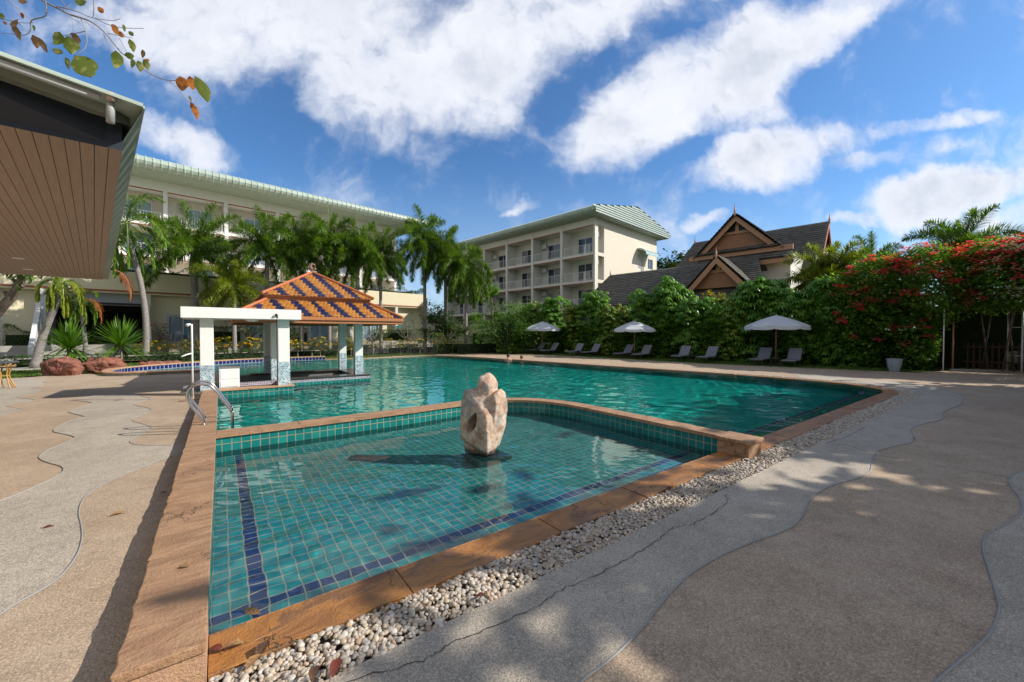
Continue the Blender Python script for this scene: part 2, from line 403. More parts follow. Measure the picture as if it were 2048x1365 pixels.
ORG = mat('orange_painted_wood', base=(.40, .155, .06), rough=.55)
GLASSB = mat('blue_window_glass', base=(.02, .035, .06), rough=.08, spec=.6)
CURTG = mat('curtain_behind_glass', base=(.17, .19, .21), rough=.25)
CURT = mat('white_curtain', base=(.62, .64, .66), rough=.9)
BLACKM = mat('black_metal', base=(.02, .02, .02), rough=.4)
def schlick(k, f0, nrm=None, top=1.0):
    g = k.n('ShaderNodeNewGeometry'); c = k.m('ABSOLUTE', k.vm('DOT_PRODUCT', nrm if nrm is not None else g.outputs['Normal'], g.outputs['Incoming'])); i = k.m('SUBTRACT', 1.0, c, clamp=True)
    return k.m('MULTIPLY_ADD', k.m('POWER', i, 5.0), (1-f0)*top, f0, clamp=True)
def _glass(k, p):
    p.inputs['Base Color'].default_value = (1, 1, 1, 1); tr = k.n('ShaderNodeBsdfTransparent'); tr.inputs[0].default_value = (.82, .88, .92, 1)
    gl = k.n('ShaderNodeBsdfGlossy'); gl.inputs['Roughness'].default_value = .03; fr = schlick(k, .04)
    ms = k.n('ShaderNodeMixShader'); k.L.new(fr, ms.inputs[0]); k.L.new(tr.outputs[0], ms.inputs[1]); k.L.new(gl.outputs[0], ms.inputs[2])
    k.L.new(ms.outputs[0], k.N['Material Output'].inputs[0])
CLEAR = mat('clear_glass', _glass)
def watermat(name, tint, amp):
    def fn(k, p):
        g = k.n('ShaderNodeBsdfGlass'); g.inputs['IOR'].default_value = 1.33; g.inputs['Roughness'].default_value = 0.0; g.inputs[0].default_value = (*tint, 1)
        k.L.new(g.outputs[0], k.N['Material Output'].inputs[0])
    return mat(name, fn)
WATER = watermat('deep_pool_water', (.75, .95, .93), .13)
WATERS = watermat('shallow_pool_water', (.95, .99, .985), .036)
def _grass(k, p):
    c = WP(k); a = k.noise(c, 1.1, 5, .65); b = k.noise(c, 40, 3, .7)
    col = k.mix(k.ss(a, .35, .65), (.045, .095, .014), (.11, .13, .03)); col = k.mix(k.ss(b, .3, .7, .5, 0), col, (.015, .03, .006))
    k.L.new(col, p.inputs['Base Color']); bump(k, p, b, .8, .05)
LAWN = mat('lawn', _grass, rough=.95, spec=.1)
GBLADE = leafm('grass_blades', (.05, .12, .015), (.13, .20, .03), trans=.3, rough=.6)
def _peb(k, p):
    g = k.n('ShaderNodeNewGeometry'); r = g.outputs['Random Per Island']
    col = k.ramp(r, [(0, (.30, .28, .25)), (.2, (.46, .39, .30)), (.45, (.42, .33, .23)), (.6, (.56, .52, .46)), (.75, (.27, .24, .21)), (.9, (.38, .25, .15)), (1, (.60, .55, .47))])
    n = k.noise(WP(k), 60, 3, .6); col = k.mix(k.ss(n, .4, .8, 0, .3), col, (.25, .2, .15)); k.L.new(col, p.inputs['Base Color'])
PEB = mat('pebbles', _peb, rough=.55)
GBED = mat('gravel_bed', base=(.10, .085, .065), rough=.95)
def _redrock(k, p):
    c = WP(k); a = k.noise(c, 5, 7, .65, .8); b = k.noise(c, 30, 4, .6)
    k.L.new(k.ramp(a, [(.3, (.05, .022, .016)), (.45, (.20, .07, .045)), (.6, (.27, .11, .07)), (.75, (.32, .17, .12))]), p.inputs['Base Color']); bump(k, p, k.m('ADD', a, k.m('MULTIPLY', b, .3)), .8, .05)
REDROCK = mat('red_sandstone_boulder', _redrock, rough=.85)
def _sculp(k, p):
    c = OC(k); a = k.noise(c, 3.6, 8, .68, .5); b = k.noise(c, 30, 5, .65); d_ = k.noise(c, 5.0, 6, .7, .6)
    col = k.ramp(a, [(.32, (.15, .12, .10)), (.42, (.40, .26, .18)), (.5, (.55, .42, .32)), (.56, (.44, .24, .16)), (.64, (.30, .26, .22)), (.75, (.20, .19, .18))])
    col = k.mix(k.ss(d_, .52, .58, 0, .6), col, (.60, .57, .52)); e_ = k.noise(c, 2.3, 7, .7, .3); col = k.mix(k.ss(e_, .52, .60, 0, .75), col, (.25, .25, .25)); col = k.mix(k.ss(d_, .30, .40, .45, 0), col, (.20, .10, .06))
    pit = k.noise(c, 17, 2, .4); col = k.mix(k.ss(pit, .74, .78, 0, .7), col, (.04, .03, .02))
    sz = k.n('ShaderNodeSeparateXYZ'); k.L.new(c, sz.inputs[0]); col = k.mix(k.ss(sz.outputs[2], .02, .09, .85, 0), col, (.06, .035, .015))
    k.L.new(col, p.inputs['Base Color']); bump(k, p, k.m('ADD', a, k.m('MULTIPLY', b, .3)), .5, .04)
SCULP = mat('weathered_sandstone', _sculp, rough=.75)
LF_FOX = leafm('foxtail_frond_green', (.065, .145, .022), (.185, .29, .04), (.34, .38, .05), .35, thr=.78)
LF_YEL = leafm('yellow_green_frond', (.14, .20, .02), (.30, .33, .04), trans=.4)
LF_SCH = leafm('glossy_umbrella_leaf', (.075, .20, .035), (.20, .38, .06), (.36, .50, .07), .5, rough=.3, thr=.76)
LF_SCY = leafm('yellowing_umbrella_leaf', (.08, .19, .03), (.23, .33, .045), (.48, .33, .05), .35, rough=.35, thr=.72)
LF_BUG = leafm('creeper_leaf', (.075, .20, .035), (.23, .38, .06), (.38, .44, .09), .5, thr=.8)
LF_DRK = leafm('dark_bush_leaf', (.03, .085, .016), (.085, .18, .03), None, .35)
LF_GRN = leafm('fresh_shrub_leaf', (.05, .12, .015), (.14, .24, .03), None, .35)
LF_SPK = leafm('sword_leaf', (.06, .15, .015), (.16, .30, .03), (.42, .42, .05), .3, rough=.4, thr=.78)
LF_RED = leafm('dry_red_frond', (.20, .06, .025), (.38, .14, .05), None, .3)
LF_TRE = leafm('broad_tree_leaf', (.02, .05, .01), (.07, .11, .015), None, .3)
FL_RED = leafm('crimson_bract', (.78, .03, .13), (.92, .11, .27), None, .5)
FL_ORG = leafm('orange_bract', (.85, .16, .04), (.90, .30, .05), None, .45)
FL_YEL = leafm('yellow_petal', (.80, .50, .01), (.85, .65, .02), None, .3)
FL_WHT = leafm('white_petal', (.60, .62, .58), (.78, .80, .74), None, .3)
BK_PALM = barkm('ringed_palm_bark', (.20, .18, .17), (.32, .29, .27), 7.0)
BK_TREE = barkm('rough_bark', (.09, .07, .055), (.18, .145, .11), 1.3)
BK_GREY = barkm('pale_grey_bark', (.22, .19, .17), (.34, .31, .28), 1.0)
SHAFT = mat('green_crownshaft', base=(.20, .28, .09), rough=.5)
def _plank(k, p):
    c = UVc(k); mp = k.n('ShaderNodeMapping'); k.L.new(c, mp.inputs[0]); mp.inputs['Scale'].default_value = (14, .9, 1)
    n = k.noise(mp.outputs[0], 3, 5, .6); b = k.noise(c, .8, 3, .5)
    col = k.mix(k.ss(n, .3, .7), (.31, .20, .145), (.38, .255, .19)); col = k.mix(k.ss(b, .4, .7, 0, .25), col, (.30, .20, .15))
    k.L.new(col, p.inputs['Base Color'])
PLANK = mat('brown_plank', _plank, rough=.6)
def _darktile(k, p):
    g = k.n('ShaderNodeNewGeometry'); r = g.outputs['Random Per Island']; c = WP(k); n = k.noise(c, 2.2, 6, .65)
    col = k.mix(r, (.075, .07, .062), (.135, .125, .105)); col = k.mix(k.ss(n, .45, .7, 0, .45), col, (.14, .12, .09)); k.L.new(col, p.inputs['Base Color'])
DTILE = mat('dark_grey_roof_tile', _darktile, rough=.75)
def _timber(k, p):
    c = OC(k); s_ = k.n('ShaderNodeSeparateXYZ'); k.L.new(c, s_.inputs[0]); fr = k.m('FRACT', k.m('MULTIPLY', s_.outputs[2], 5.5))
    col = k.mix(k.noise(c, 3, 4), (.29, .125, .06), (.38, .18, .095)); col = k.mix(k.ss(fr, .0, .12, .7, 0), col, (.06, .03, .015)); k.L.new(col, p.inputs['Base Color']); bump(k, p, fr, .5, .02)
TIMB = mat('brown_board_gable', _timber, rough=.65)
BARGE = mat('light_brown_bargeboard', base=(.44, .22, .12), rough=.6)

# ------------------------------------------------------------------ ground, decks and pool
WZ = -.117; WT = .15
front = [(-.08, 2.91), (16.0, 2.91)]
right = smoothpath([(16.0, 2.91), (17.0, 3.22), (17.7, 4.2), (17.95, 5.8), (17.85, 8.0)], 5)[1:] + [(15.6, 22.7)]
far = smoothpath([(15.6, 22.7), (14.75, 27.0), (13.5, 29.0), (11.6, 29.4), (9.4, 29.0), (7.7, 28.7), (5.7, 29.1), (4.2, 29.2), (2.2, 29.1), (.8, 28.7), (-.95, 27.7), (-2.75, 26.1), (-3.55, 25.0), (-3.75, 23.6), (-3.5, 22.4), (-3.0, 21.95), (-2.2, 21.8), (-.3, 21.75)], 4)[1:]
bar = [(0, 21.6), (0, 18.6), (4.6, 18.6), (4.6, 15.5), (1.75, 15.5), (1.75, 13.55), (-.08, 13.55)]
OUT = front+right+far+bar                     # counter-clockwise outline of the water
nR = len(front)+len(right); nF = nR+len(far)
ring1 = OUT[:nF]                              # the part with a low coping (front, right, far, kids' pool)
hole = offset(OUT, .18)
lawn_out = [(-300, -120), (400, -120), (400, 500), (-300, 500)]
tag(poly_sheet('lawn', lawn_out, [hole], -.135, LAWN), kind='structure')
def strip(b, A, B, za, zb, uvz=True, mi=0, closed=False):
    n = len(A); L = 0; o = len(b.v); f0 = len(b.f)
    for i in range(n): b.v += [(A[i][0], A[i][1], za), (B[i][0], B[i][1], zb)]
    for i in range(n if closed else n-1):
        j = (i+1) % n; b.f.append((o+2*i, o+2*j, o+2*j+1, o+2*i+1)); b.mi.append(mi)
        dl = math.hypot(A[j][0]-A[i][0], A[j][1]-A[i][1])
        w = abs(zb-za) if uvz else math.hypot(A[i][0]-B[i][0], A[i][1]-B[i][1])
        v0, v1 = (za, zb) if uvz else (0, w)
        b.uv[len(b.f)-1] = [(L, v0), (L+dl, v0), (L+dl, v1), (L, v1)]; L += dl
# right-hand deck
dk_in = offset(ring1[:nR+4], .72, closed=False)
dk_in = [p for p in dk_in if p[0] > -.39 or p[1] < 2.3]
dk_in[0] = (-.415, 2.19)
deckR = dk_in + [(14.3, 30.6), (17.5, 31.5), (20.8, 28.5), (22.6, 21.5), (23.0, 12.4), (24.7, 7.0), (25.5, 3.5), (27.3, 3.05), (31, 2.6), (45, -2), (45, -14), (-.415, -14)]
tag(poly_sheet('deck', list(reversed(deckR)), [], -.10, TAN, skirt=.1), kind='structure')
# left-hand deck
lf = [G(x, y, 0) for x, y in ((180, 748), (95, 752), (60, 755), (0, 758))]
deckL = [(-.415, -14), (-.415, 13.55), (1.75, 13.55), (1.75, 15.45), (0.02, 15.45), (0.02, 21.6), (-.3, 21.6), (-3.2, 21.75), (-3.7, 22.2)]+lf+[(-22, 20), (-22, -14)]
tag(poly_sheet('deck', deckL, [], 0.0, TAN, skirt=.14), kind='structure')
def outline(pxs, z, n=5):
    return smoothpath([G(x, y, z) for x, y in pxs], n)
def joint(pts, z, r=.006):
    b = MB(); b.tube([(p[0], p[1], z) for p in pts], r, 6); return b
jts = []
LR = outline([(-330, 1560), (-60, 1310), (0, 1231), (107, 1166), (150, 1118), (163.7, 1080), (162.6, 1053), (158, 1032), (160, 1013), (171, 995), (203, 971), (239, 954), (293, 932), (345, 913)], 0)
LOB = outline([(347, 891.6), (288, 891.6), (266, 889), (260, 884), (268.6, 877), (290.5, 866), (301.5, 858.7), (300, 853.8), (281, 847.7), (265, 842.8), (268.6, 838), (293, 827), (302, 820.9), (293, 816), (271, 812), (268.6, 808.6), (288, 802.5), (300, 797.7), (281, 792.8), (262, 786)], 0)
LL = outline([(-400, 1130), (-200, 1066), (0, 1002.7), (73, 973), (117, 951.5), (127, 940.5), (119.6, 933), (97.7, 927), (80.6, 919.7), (79.3, 912.4), (97.7, 900), (127, 888), (147.7, 878), (144, 873), (117, 867), (107.4, 863.6), (112, 856), (136.7, 844), (168.5, 835.5), (161, 831.8), (139, 825.7), (141.6, 822), (175.8, 809.9), (184, 807), (171, 803.8), (153.8, 800.6), (200, 790)], 0)
band1 = LR+[(-.42, LR[-1][1]), (-.42, LOB[0][1])]+LOB+list(reversed(LL))
tag(poly_sheet('pale_band', band1, [], .004, GRY), kind='structure')
FL1 = outline([(-260, 905), (-60, 845), (0, 832), (43, 821), (38, 818), (12, 813), (20, 809), (60, 804), (68, 800), (40, 797), (36, 793), (60, 788), (86, 781), (80, 778), (64, 776), (90, 770), (96, 767), (84, 765), (92, 761), (60, 757), (-60, 762), (-300, 790)], 0, 3)
tag(poly_sheet('pale_band', FL1, [], .004, GRY), kind='structure')
jL = joint(LR, .006); jb2 = joint(LOB, .006); jb3 = joint(LL, .006); jb4 = joint(FL1[:-12], .006, .005)
for o_ in (jb2, jb3, jb4): jL.add(o_.v, o_.f)
tag(jL.build('deck_joints', JOINT, smooth=True), kind='structure')
RR = outline([(1010, 1560), (1100, 1430), (1164, 1365), (1208, 1331), (1246, 1298), (1287, 1254), (1314.5, 1218.8), (1342, 1186), (1383, 1147.7), (1437.5, 1114.8), (1506, 1084.8), (1556, 1068), (1593, 1047.8), (1611, 1020), (1618.7, 1002), (1640.7, 983.7), (1673.6, 969), (1714, 958), (1739.6, 944), (1745, 921.5), (1754, 905), (1783.5, 895), (1820, 886.7), (1829, 877.5), (1822, 859), (1850, 848), (1886, 839), (1888, 824), (1919, 811.6), (1924, 804), (1926, 793), (1904, 786), (1849.5, 769.5)], -.1)
gin = [p for p in dk_in]
i0 = min(range(len(gin)), key=lambda i: (gin[i][0]-20)**2+(gin[i][1]-6.5)**2)
band2 = RR+[(21.5, 7.3)]+list(reversed([(p[0]+.0, p[1]-.0) for p in gin[:i0]]))[:-1]+[(-.41, 2.19), (-.41, .2)]
tag(poly_sheet('pale_band', band2, [], -.096, GRY), kind='structure')
RF = outline([(2300, 850), (2150, 905), (2048, 941.6), (2029, 949), (2018, 961.8), (2023, 976), (2040, 998), (2043.6, 1024), (2018, 1046), (1985, 1064), (1968.5, 1080.8), (1966.7, 1104.6), (1977.7, 1141), (1992, 1189), (1998, 1220), (1975, 1275), (1890, 1350), (1750, 1480)], -.1)
tag(poly_sheet('pale_band', RF+[(6, -3), (14, -2), (16, 2)], [], -.096, GRY), kind='structure')
jR = joint(RR, -.094, .007); q_ = joint(RF, -.094, .007); jR.add(q_.v, q_.f)
tag(jR.build('deck_joints', JOINT, smooth=True), kind='structure')
# cracks in the right-hand deck: thin dark grooves
ck = MB()
rc = random.Random(4)
def crack(pxs, w):
    pts = [G(x, y, -.1) for x, y in pxs]; out = []
    for i in range(len(pts)-1):
        for k in range(9):
            u = k/9; out.append((pts[i][0]*(1-u)+pts[i+1][0]*u+rc.uniform(-.012, .012), pts[i][1]*(1-u)+pts[i+1][1]*u+rc.uniform(-.012, .012)))
    out.append(pts[-1]); L_ = []; R_ = []
    for i, p in enumerate(out):
        q = out[min(i+1, len(out)-1)]; r_ = out[max(i-1, 0)]; dx, dy = q[0]-r_[0], q[1]-r_[1]; l = math.hypot(dx, dy) or 1
        ww = w*rc.uniform(.4, 1.3); L_.append((p[0]-dy/l*ww, p[1]+dx/l*ww, -.0915)); R_.append((p[0]+dy/l*ww, p[1]-dx/l*ww, -.0915))
    n = len(L_); ck.add(L_+R_, [(i, i+n, i+1+n, i+1) for i in range(n-1)])
crack([(690, 1365), (845, 1326), (900, 1290), (1000, 1249), (1085, 1210), (1125, 1180), (1205, 1146), (1250, 1123), (1320, 1080), (1345, 1057), (1385, 1050), (1430, 1026), (1455, 1005), (1452, 990)], .0028)
crack([(1655, 890), (1700, 893), (1735, 905)], .004); crack([(1652, 888), (1695, 875), (1730, 855)], .004); crack([(1760, 912), (1860, 930), (1960, 945), (2040, 960)], .003)
tag(ck.build('deck_cracks', mat('crack', base=(.03, .028, .025), rough=1)), kind='structure')

# gravel bed and pebbles
gI = offset(ring1[:nR+5], .345, closed=False); gO = offset(ring1[:nR+5], .735, closed=False)
gI[0] = (-.06, 2.57); gO[0] = (-.06, 2.175)
gb = MB(); strip(gb, gI, gO, -.13, -.13, False); tag(gb.build('gravel_bed', GBED), kind='structure')
import numpy as np
rg = np.random.default_rng(5)
def ico(sub):
    bm = bmesh.new(); bmesh.ops.create_icosphere(bm, subdivisions=sub, radius=1)
    v = np.array([x.co[:] for x in bm.verts]); f = np.array([[q.index for q in x.verts] for x in bm.faces]); bm.free(); return v, f
IC2, IC1 = ico(2), ico(1)
pv = []; pf = []; off_ = 0
for i in range(len(gI)-1):
    a0, a1, b0, b1 = [np.array(q) for q in (gI[i], gI[i+1], gO[i], gO[i+1])]
    L = np.linalg.norm(a1-a0); mid = (a0+a1)/2; sub_n = max(1, int(L/.5))
    for s_ in range(sub_n):
        u0, u1 = s_/sub_n, (s_+1)/sub_n; cen = a0+(a1-a0)*(u0+u1)/2; dist = np.hypot(*cen)
        size = .019 if dist < 6 else (.023 if dist < 11 else .027); V, Fc = (IC2 if dist < 4.5 else IC1)
        n_ = int((L/sub_n)*.37/(size*size)*.60)
        for lay in (0, 1):
            for k in range(n_ if lay == 0 else int(n_*.75)):
                u = rg.uniform(u0, u1); v = rg.uniform(.02, .98); p = (a0*(1-u)+a1*u)*(1-v)+(b0*(1-u)+b1*u)*v
                sc = size*rg.uniform(.55, 1.25)*np.array([1, rg.uniform(.65, .95), rg.uniform(.45, .7)])
                an = rg.uniform(0, 6.283); ti = rg.uniform(-.5, .5); c_, s2 = math.cos(an), math.sin(an); ct, st = math.cos(ti), math.sin(ti)
                Q = V*sc; Q = Q*(1+.10*np.sin(V[:, [1]]*3+an)); Q = np.stack([Q[:, 0]*ct+Q[:, 2]*st, Q[:, 1], -Q[:, 0]*st+Q[:, 2]*ct], 1)
                Q = np.stack([Q[:, 0]*c_-Q[:, 1]*s2, Q[:, 0]*s2+Q[:, 1]*c_, Q[:, 2]], 1)
                edge = min(v, 1-v); zz = -.128+(.006 if lay == 0 else .020)+rg.uniform(0, .012)+min(edge, .15)*.09
                pv.append(Q+np.array([p[0], p[1], zz])); pf.append(Fc+off_); off_ += len(V)
pv = np.concatenate(pv); pf = np.concatenate(pf)
me = bpy.data.meshes.new('pebbles'); me.vertices.add(len(pv)); me.vertices.foreach_set('co', pv.astype(np.float32).ravel())
me.loops.add(len(pf)*3); me.loops.foreach_set('vertex_index', pf.astype(np.int32).ravel()); me.polygons.add(len(pf))
me.polygons.foreach_set('loop_start', np.arange(0, len(pf)*3, 3, dtype=np.int32)); me.polygons.foreach_set('loop_total', np.full(len(pf), 3, np.int32)); me.update(); me.shade_smooth(); me.materials.append(PEB)
o = bpy.data.objects.new('pebbles', me); C.objects.link(o)
tag(o, 'band of rounded white, grey and tan pebbles between the pool edge and the concrete deck', 'pebbles', kind='stuff')

# copings ---------------------------------------------------------------
def stones(name, path, w, z0, z1, m, parent=None, length=1.1, seed=1, over=0.0, jag=.012):
    rr = random.Random(seed); dens = [path[0]]
    for i in range(len(path)-1):
        a, b_ = path[i], path[i+1]; L = math.hypot(b_[0]-a[0], b_[1]-a[1]); n = max(1, int(L/.14))
        for k in range(1, n+1): dens.append((a[0]+(b_[0]-a[0])*k/n, a[1]+(b_[1]-a[1])*k/n))
    inn = offset(dens, -over, closed=False); outp = offset(dens, w, closed=False)
    b = MB(); i = 0; acc = 0; st = 0; n = len(dens)
    tgt = length*rr.uniform(.7, 1.3)
    for i in range(1, n):
        acc += math.hypot(dens[i][0]-dens[i-1][0], dens[i][1]-dens[i-1][1])
        if acc >= tgt or i == n-1:
            dz = rr.uniform(-.004, .004); I = [inn[k] for k in range(st, i+1)]; O = []
            for k in range(st, i+1):
                j = rr.uniform(-jag, jag); vx, vy = outp[k][0]-inn[k][0], outp[k][1]-inn[k][1]; O.append((outp[k][0]+vx*j/w, outp[k][1]+vy*j/w))
            I = list(I); O = list(O)
            def shrink(P):
                a, b2 = P[0], P[1]; l = math.hypot(b2[0]-a[0], b2[1]-a[1]); e = .004/max(l, .01); P[0] = (a[0]+(b2[0]-a[0])*e, a[1]+(b2[1]-a[1])*e)
                a, b2 = P[-1], P[-2]; l = math.hypot(b2[0]-a[0], b2[1]-a[1]); e = .004/max(l, .01); P[-1] = (a[0]+(b2[0]-a[0])*e, a[1]+(b2[1]-a[1])*e)
            shrink(I); shrink(O); m_ = len(I)
            vs = [(x, y, z0) for x, y in I]+[(x, y, z0) for x, y in O]+[(x, y, z1+dz) for x, y in I]+[(x, y, z1+dz+rr.uniform(-.003, .003)) for x, y in O]
            fs = []
            for k in range(m_-1):
                fs += [(2*m_+k, 2*m_+k+1, 3*m_+k+1, 3*m_+k)[::-1], (k, k+1, m_+k+1, m_+k), (k, 2*m_+k, 2*m_+k+1, k+1)[::-1], (m_+k, m_+k+1, 3*m_+k+1, 3*m_+k)]
            fs += [(0, m_, 3*m_, 2*m_), (m_-1, 2*m_-1, 4*m_-1, 3*m_-1)[::-1]]
            b.add(vs, fs); st = i; acc = 0; tgt = length*rr.uniform(.7, 1.3)
    return b.build(name, m, parent, bevel=.004)
tag(stones('pool_coping', [(-.08, 2.91)]+[(x, 2.91) for x in (4, 8, 12)]+right[:0]+[(16.0, 2.91)]+right[:-1], .345, -.16, -.085, SANDO, length=1.2, seed=3), 'low wet orange sandstone coping along the near and right edge of the pool', 'pool coping')
tag(stones('pool_coping', [right[-2], (15.6, 22.7)]+far[:24], .345, -.16, -.06, SANDP, length=.9, seed=4), 'low pinkish stone coping along the far edge of the pool', 'pool coping')
kr = thing('kids_pool_rim', 'raised rim with navy tiles around the shallow blue pool behind the pavilion', 'pool rim', (0, 0, 0))
kfar = far[24-1:]
stones('coping', kfar, .28, .10, .15, SANDP, kr, 1.0, 6, over=.02)
b = MB(); strip(b, kfar, kfar, -1.0, .10); b.build('tile_band', NAVY, kr)
ko = offset(kfar, .25, closed=False); b = MB(); strip(b, list(reversed(ko)), list(reversed(ko)), -.14, .10); b.build('outer_face', sandstone('grey_slate_cladding', (.16, .17, .15), (.24, .25, .22), (.20, .18, .15), .6), kr)

# long low stone wall on the left of the pool
cw = thing('stone_wall', 'low sandstone topped wall along the left side of the shallow pool', 'wall', (0, 0, 0))
stones('coping', [(-.075, 13.5), (-.075, 2.485)][::-1], -.34, .10, .155, SAND, cw, 1.3, 9) if False else None
b = MB(); ys = [2.47, 3.62, 4.9, 6.05, 7.3, 8.6, 9.75, 11.1, 12.3, 13.54]; rr = random.Random(2)
for i in range(len(ys)-1):
    y0, y1 = ys[i]+.003, ys[i+1]-.003; n = 14; e = rr.uniform(-.004, .004); vs = []
    for z in (.105, .152+e*.5):
        for k in range(n+1):
            y = y0+(y1-y0)*k/n; vs.append((-.415+rr.uniform(-.009, .009), y, z)); vs.append((-.077, y, z+(rr.uniform(-.001, .001))))
    m_ = 2*(n+1); fs = []
    for k in range(n):
        a = 2*k; fs += [(a, a+2, a+3, a+1), (m_+a, m_+a+1, m_+a+3, m_+a+2), (a, m_+a, m_+a+2, a+2), (a+1, a+3, m_+a+3, m_+a+1)]
    fs += [(0, 1, m_+1, m_), (m_-2, 2*m_-2, 2*m_-1, m_-1)]
    b.add(vs, fs)
b.build('coping', SAND, cw, bevel=.005)
b = MB(); b.box(-.40, -.0851, 2.485, 13.54, -.6, .105); b.box(-.085, -.0795, 2.485, 2.911, -.6, .105); b.build('stone_body', SANDP, cw)
b = MB(); b.box(-.085, -.079, 2.912, 13.54, -1.4, .107); b.build('tile_face', TEALW, cw)
# divider wall between shallow and deep pool, ending in a block on the near coping
dv_in = [(-.079, 7.50), (1.5, 7.50), (3.2, 7.55)]+smoothpath([(3.2, 7.55), (4.2, 7.62), (5.0, 7.55), (5.55, 7.25), (5.92, 6.75), (6.08, 6.1), (6.10, 5.3)], 5)[1:]+[(6.08, 4.2), (6.06, 2.92)]
dw = thing('divider_wall', 'low curved tiled wall with sandstone top between the shallow and the deep pool', 'wall', (0, 0, 0))
dvr = list(reversed(dv_in)); outer_ = offset(dvr, .33, closed=False)   # towards the deep pool
def divstones(path, w, z0, z1):
    return stones('coping', path, w, z0, z1, SAND, dw, .95, 12, over=.03, jag=.006)
# outward side of reversed path: check orientation so that offset goes away from the shallow pool
_c = (3, 5.2); _s = 1 if math.hypot(outer_[5][0]-_c[0], outer_[5][1]-_c[1]) > math.hypot(dvr[5][0]-_c[0], dvr[5][1]-_c[1]) else -1
pth = dvr if _s == 1 else dv_in
divstones(pth, .33, .105, .152)
oo = offset(pth, .30, closed=False)
b = MB(); strip(b, pth, pth, -1.4, .107); b.build('tile_face', TEALW, dw)
b = MB(); strip(b, oo, oo, -1.4, .107); b.build('tile_face', TEALW, dw)
b = MB(); b.box(6.03, 6.44, 2.50, 2.95, -.12, .105); b.build('end_block', SAND, dw, bevel=.008)
b = MB(); b.box(6.00, 6.47, 2.47, 2.97, .106, .156); b.build('end_cap', SAND, dw, bevel=.01)

# pool shell (floors and walls below water) and water
sh = thing('pool_shell', 'teal tiled basin of the swimming pool under the water', 'swimming pool', (0, 0, -1.4))
def _loc(p, z): return (p[0], p[1], z)
sh.location = (0, 0, 0)
shal = [(-.079, 2.91), (6.06, 2.91)]+[p for p in dvr[1:]]
o = poly_sheet('shallow_floor', shal, [], -.44, TEAL, sh)
b = MB(); strip(b, [(-.08, 2.905), (6.06, 2.905)], [(-.08, 2.905), (6.06, 2.905)], -.36, -.1); b.build('front_wall', TEALW, sh)
kidp = [p for p in far[24:]]+[(-.02, 21.6), (.6, 23.5), (1.9, 26.5), (3.2, 29.1)]
poly_sheet('deep_floor', [(p[0], p[1]) for p in offset(OUT, .1)], [], -1.35, DEEP, sh)
b = MB(); strip(b, OUT, OUT, -1.36, -.10, closed=True); b.build('basin_walls', DEEP, sh)
kp = far[26:]+[(0.1, 21.7), (.8, 23.6), (2.0, 26.4), (3.0, 28.9)]
_kid = [p for p in kp if p[0] < 3.1]
poly_sheet('kids_floor', _kid, [], -.34, KIDS, sh)
pr_ = ring1[:nR+2][1:]
pr_ = [(6.36, 2.91), (12, 2.91), (16.0, 2.91)]+right
i1 = offset(pr_, -.55, closed=False); i2 = offset(pr_, -.42, closed=False); b = MB(); strip(b, i2, pr_, -.55, -.55, False, 0); b.build('bench_shelf', TEALW, sh)
b = MB(); strip(b, i1, i2, -.55, -.55, False); b.build('navy_line', NAVY, sh)
b = MB(); strip(b, i1, i1, -1.35, -.55); b.build('bench_face', DEEP, sh)
# navy line along the bar side as well, then the water sheets
def inside(poly, x, y):
    c_ = False; j = len(poly)-1
    for i in range(len(poly)):
        if (poly[i][1] > y) != (poly[j][1] > y) and x < (poly[j][0]-poly[i][0])*(y-poly[i][1])/(poly[j][1]-poly[i][1])+poly[i][0]: c_ = not c_
        j = i
    return c_
rw = np.random.default_rng(11)
WV = []
for lam, amp, cnt in ((1.5, .0035, 5), (.75, .0030, 7), (.38, .0020, 9), (.20, .0011, 10), (.11, .0005, 8)):
    for _ in range(cnt):
        an = rw.normal(.9, .75)+ (math.pi if rw.random() < .4 else 0); l_ = lam*rw.uniform(.75, 1.3); WV.append((math.cos(an)*2*math.pi/l_, math.sin(an)*2*math.pi/l_, rw.uniform(0, 6.283), amp*rw.uniform(.5, 1.2)))
def waveh(X, Y, sc):
    h = np.zeros_like(X); wx = X+.25*np.sin(Y*.7+1)+.1*np.sin(Y*2.3+X); wy = Y+.25*np.sin(X*.6)+.1*np.sin(X*2.1-Y)
    for kx, ky, ph, am in WV: h += am*np.sin(kx*wx+ky*wy+ph)
    g = .65+.5*np.sin(X*.55+1.3*np.sin(Y*.4))*np.sin(Y*.47+.6); return h*sc*np.clip(g, .25, 1.2)
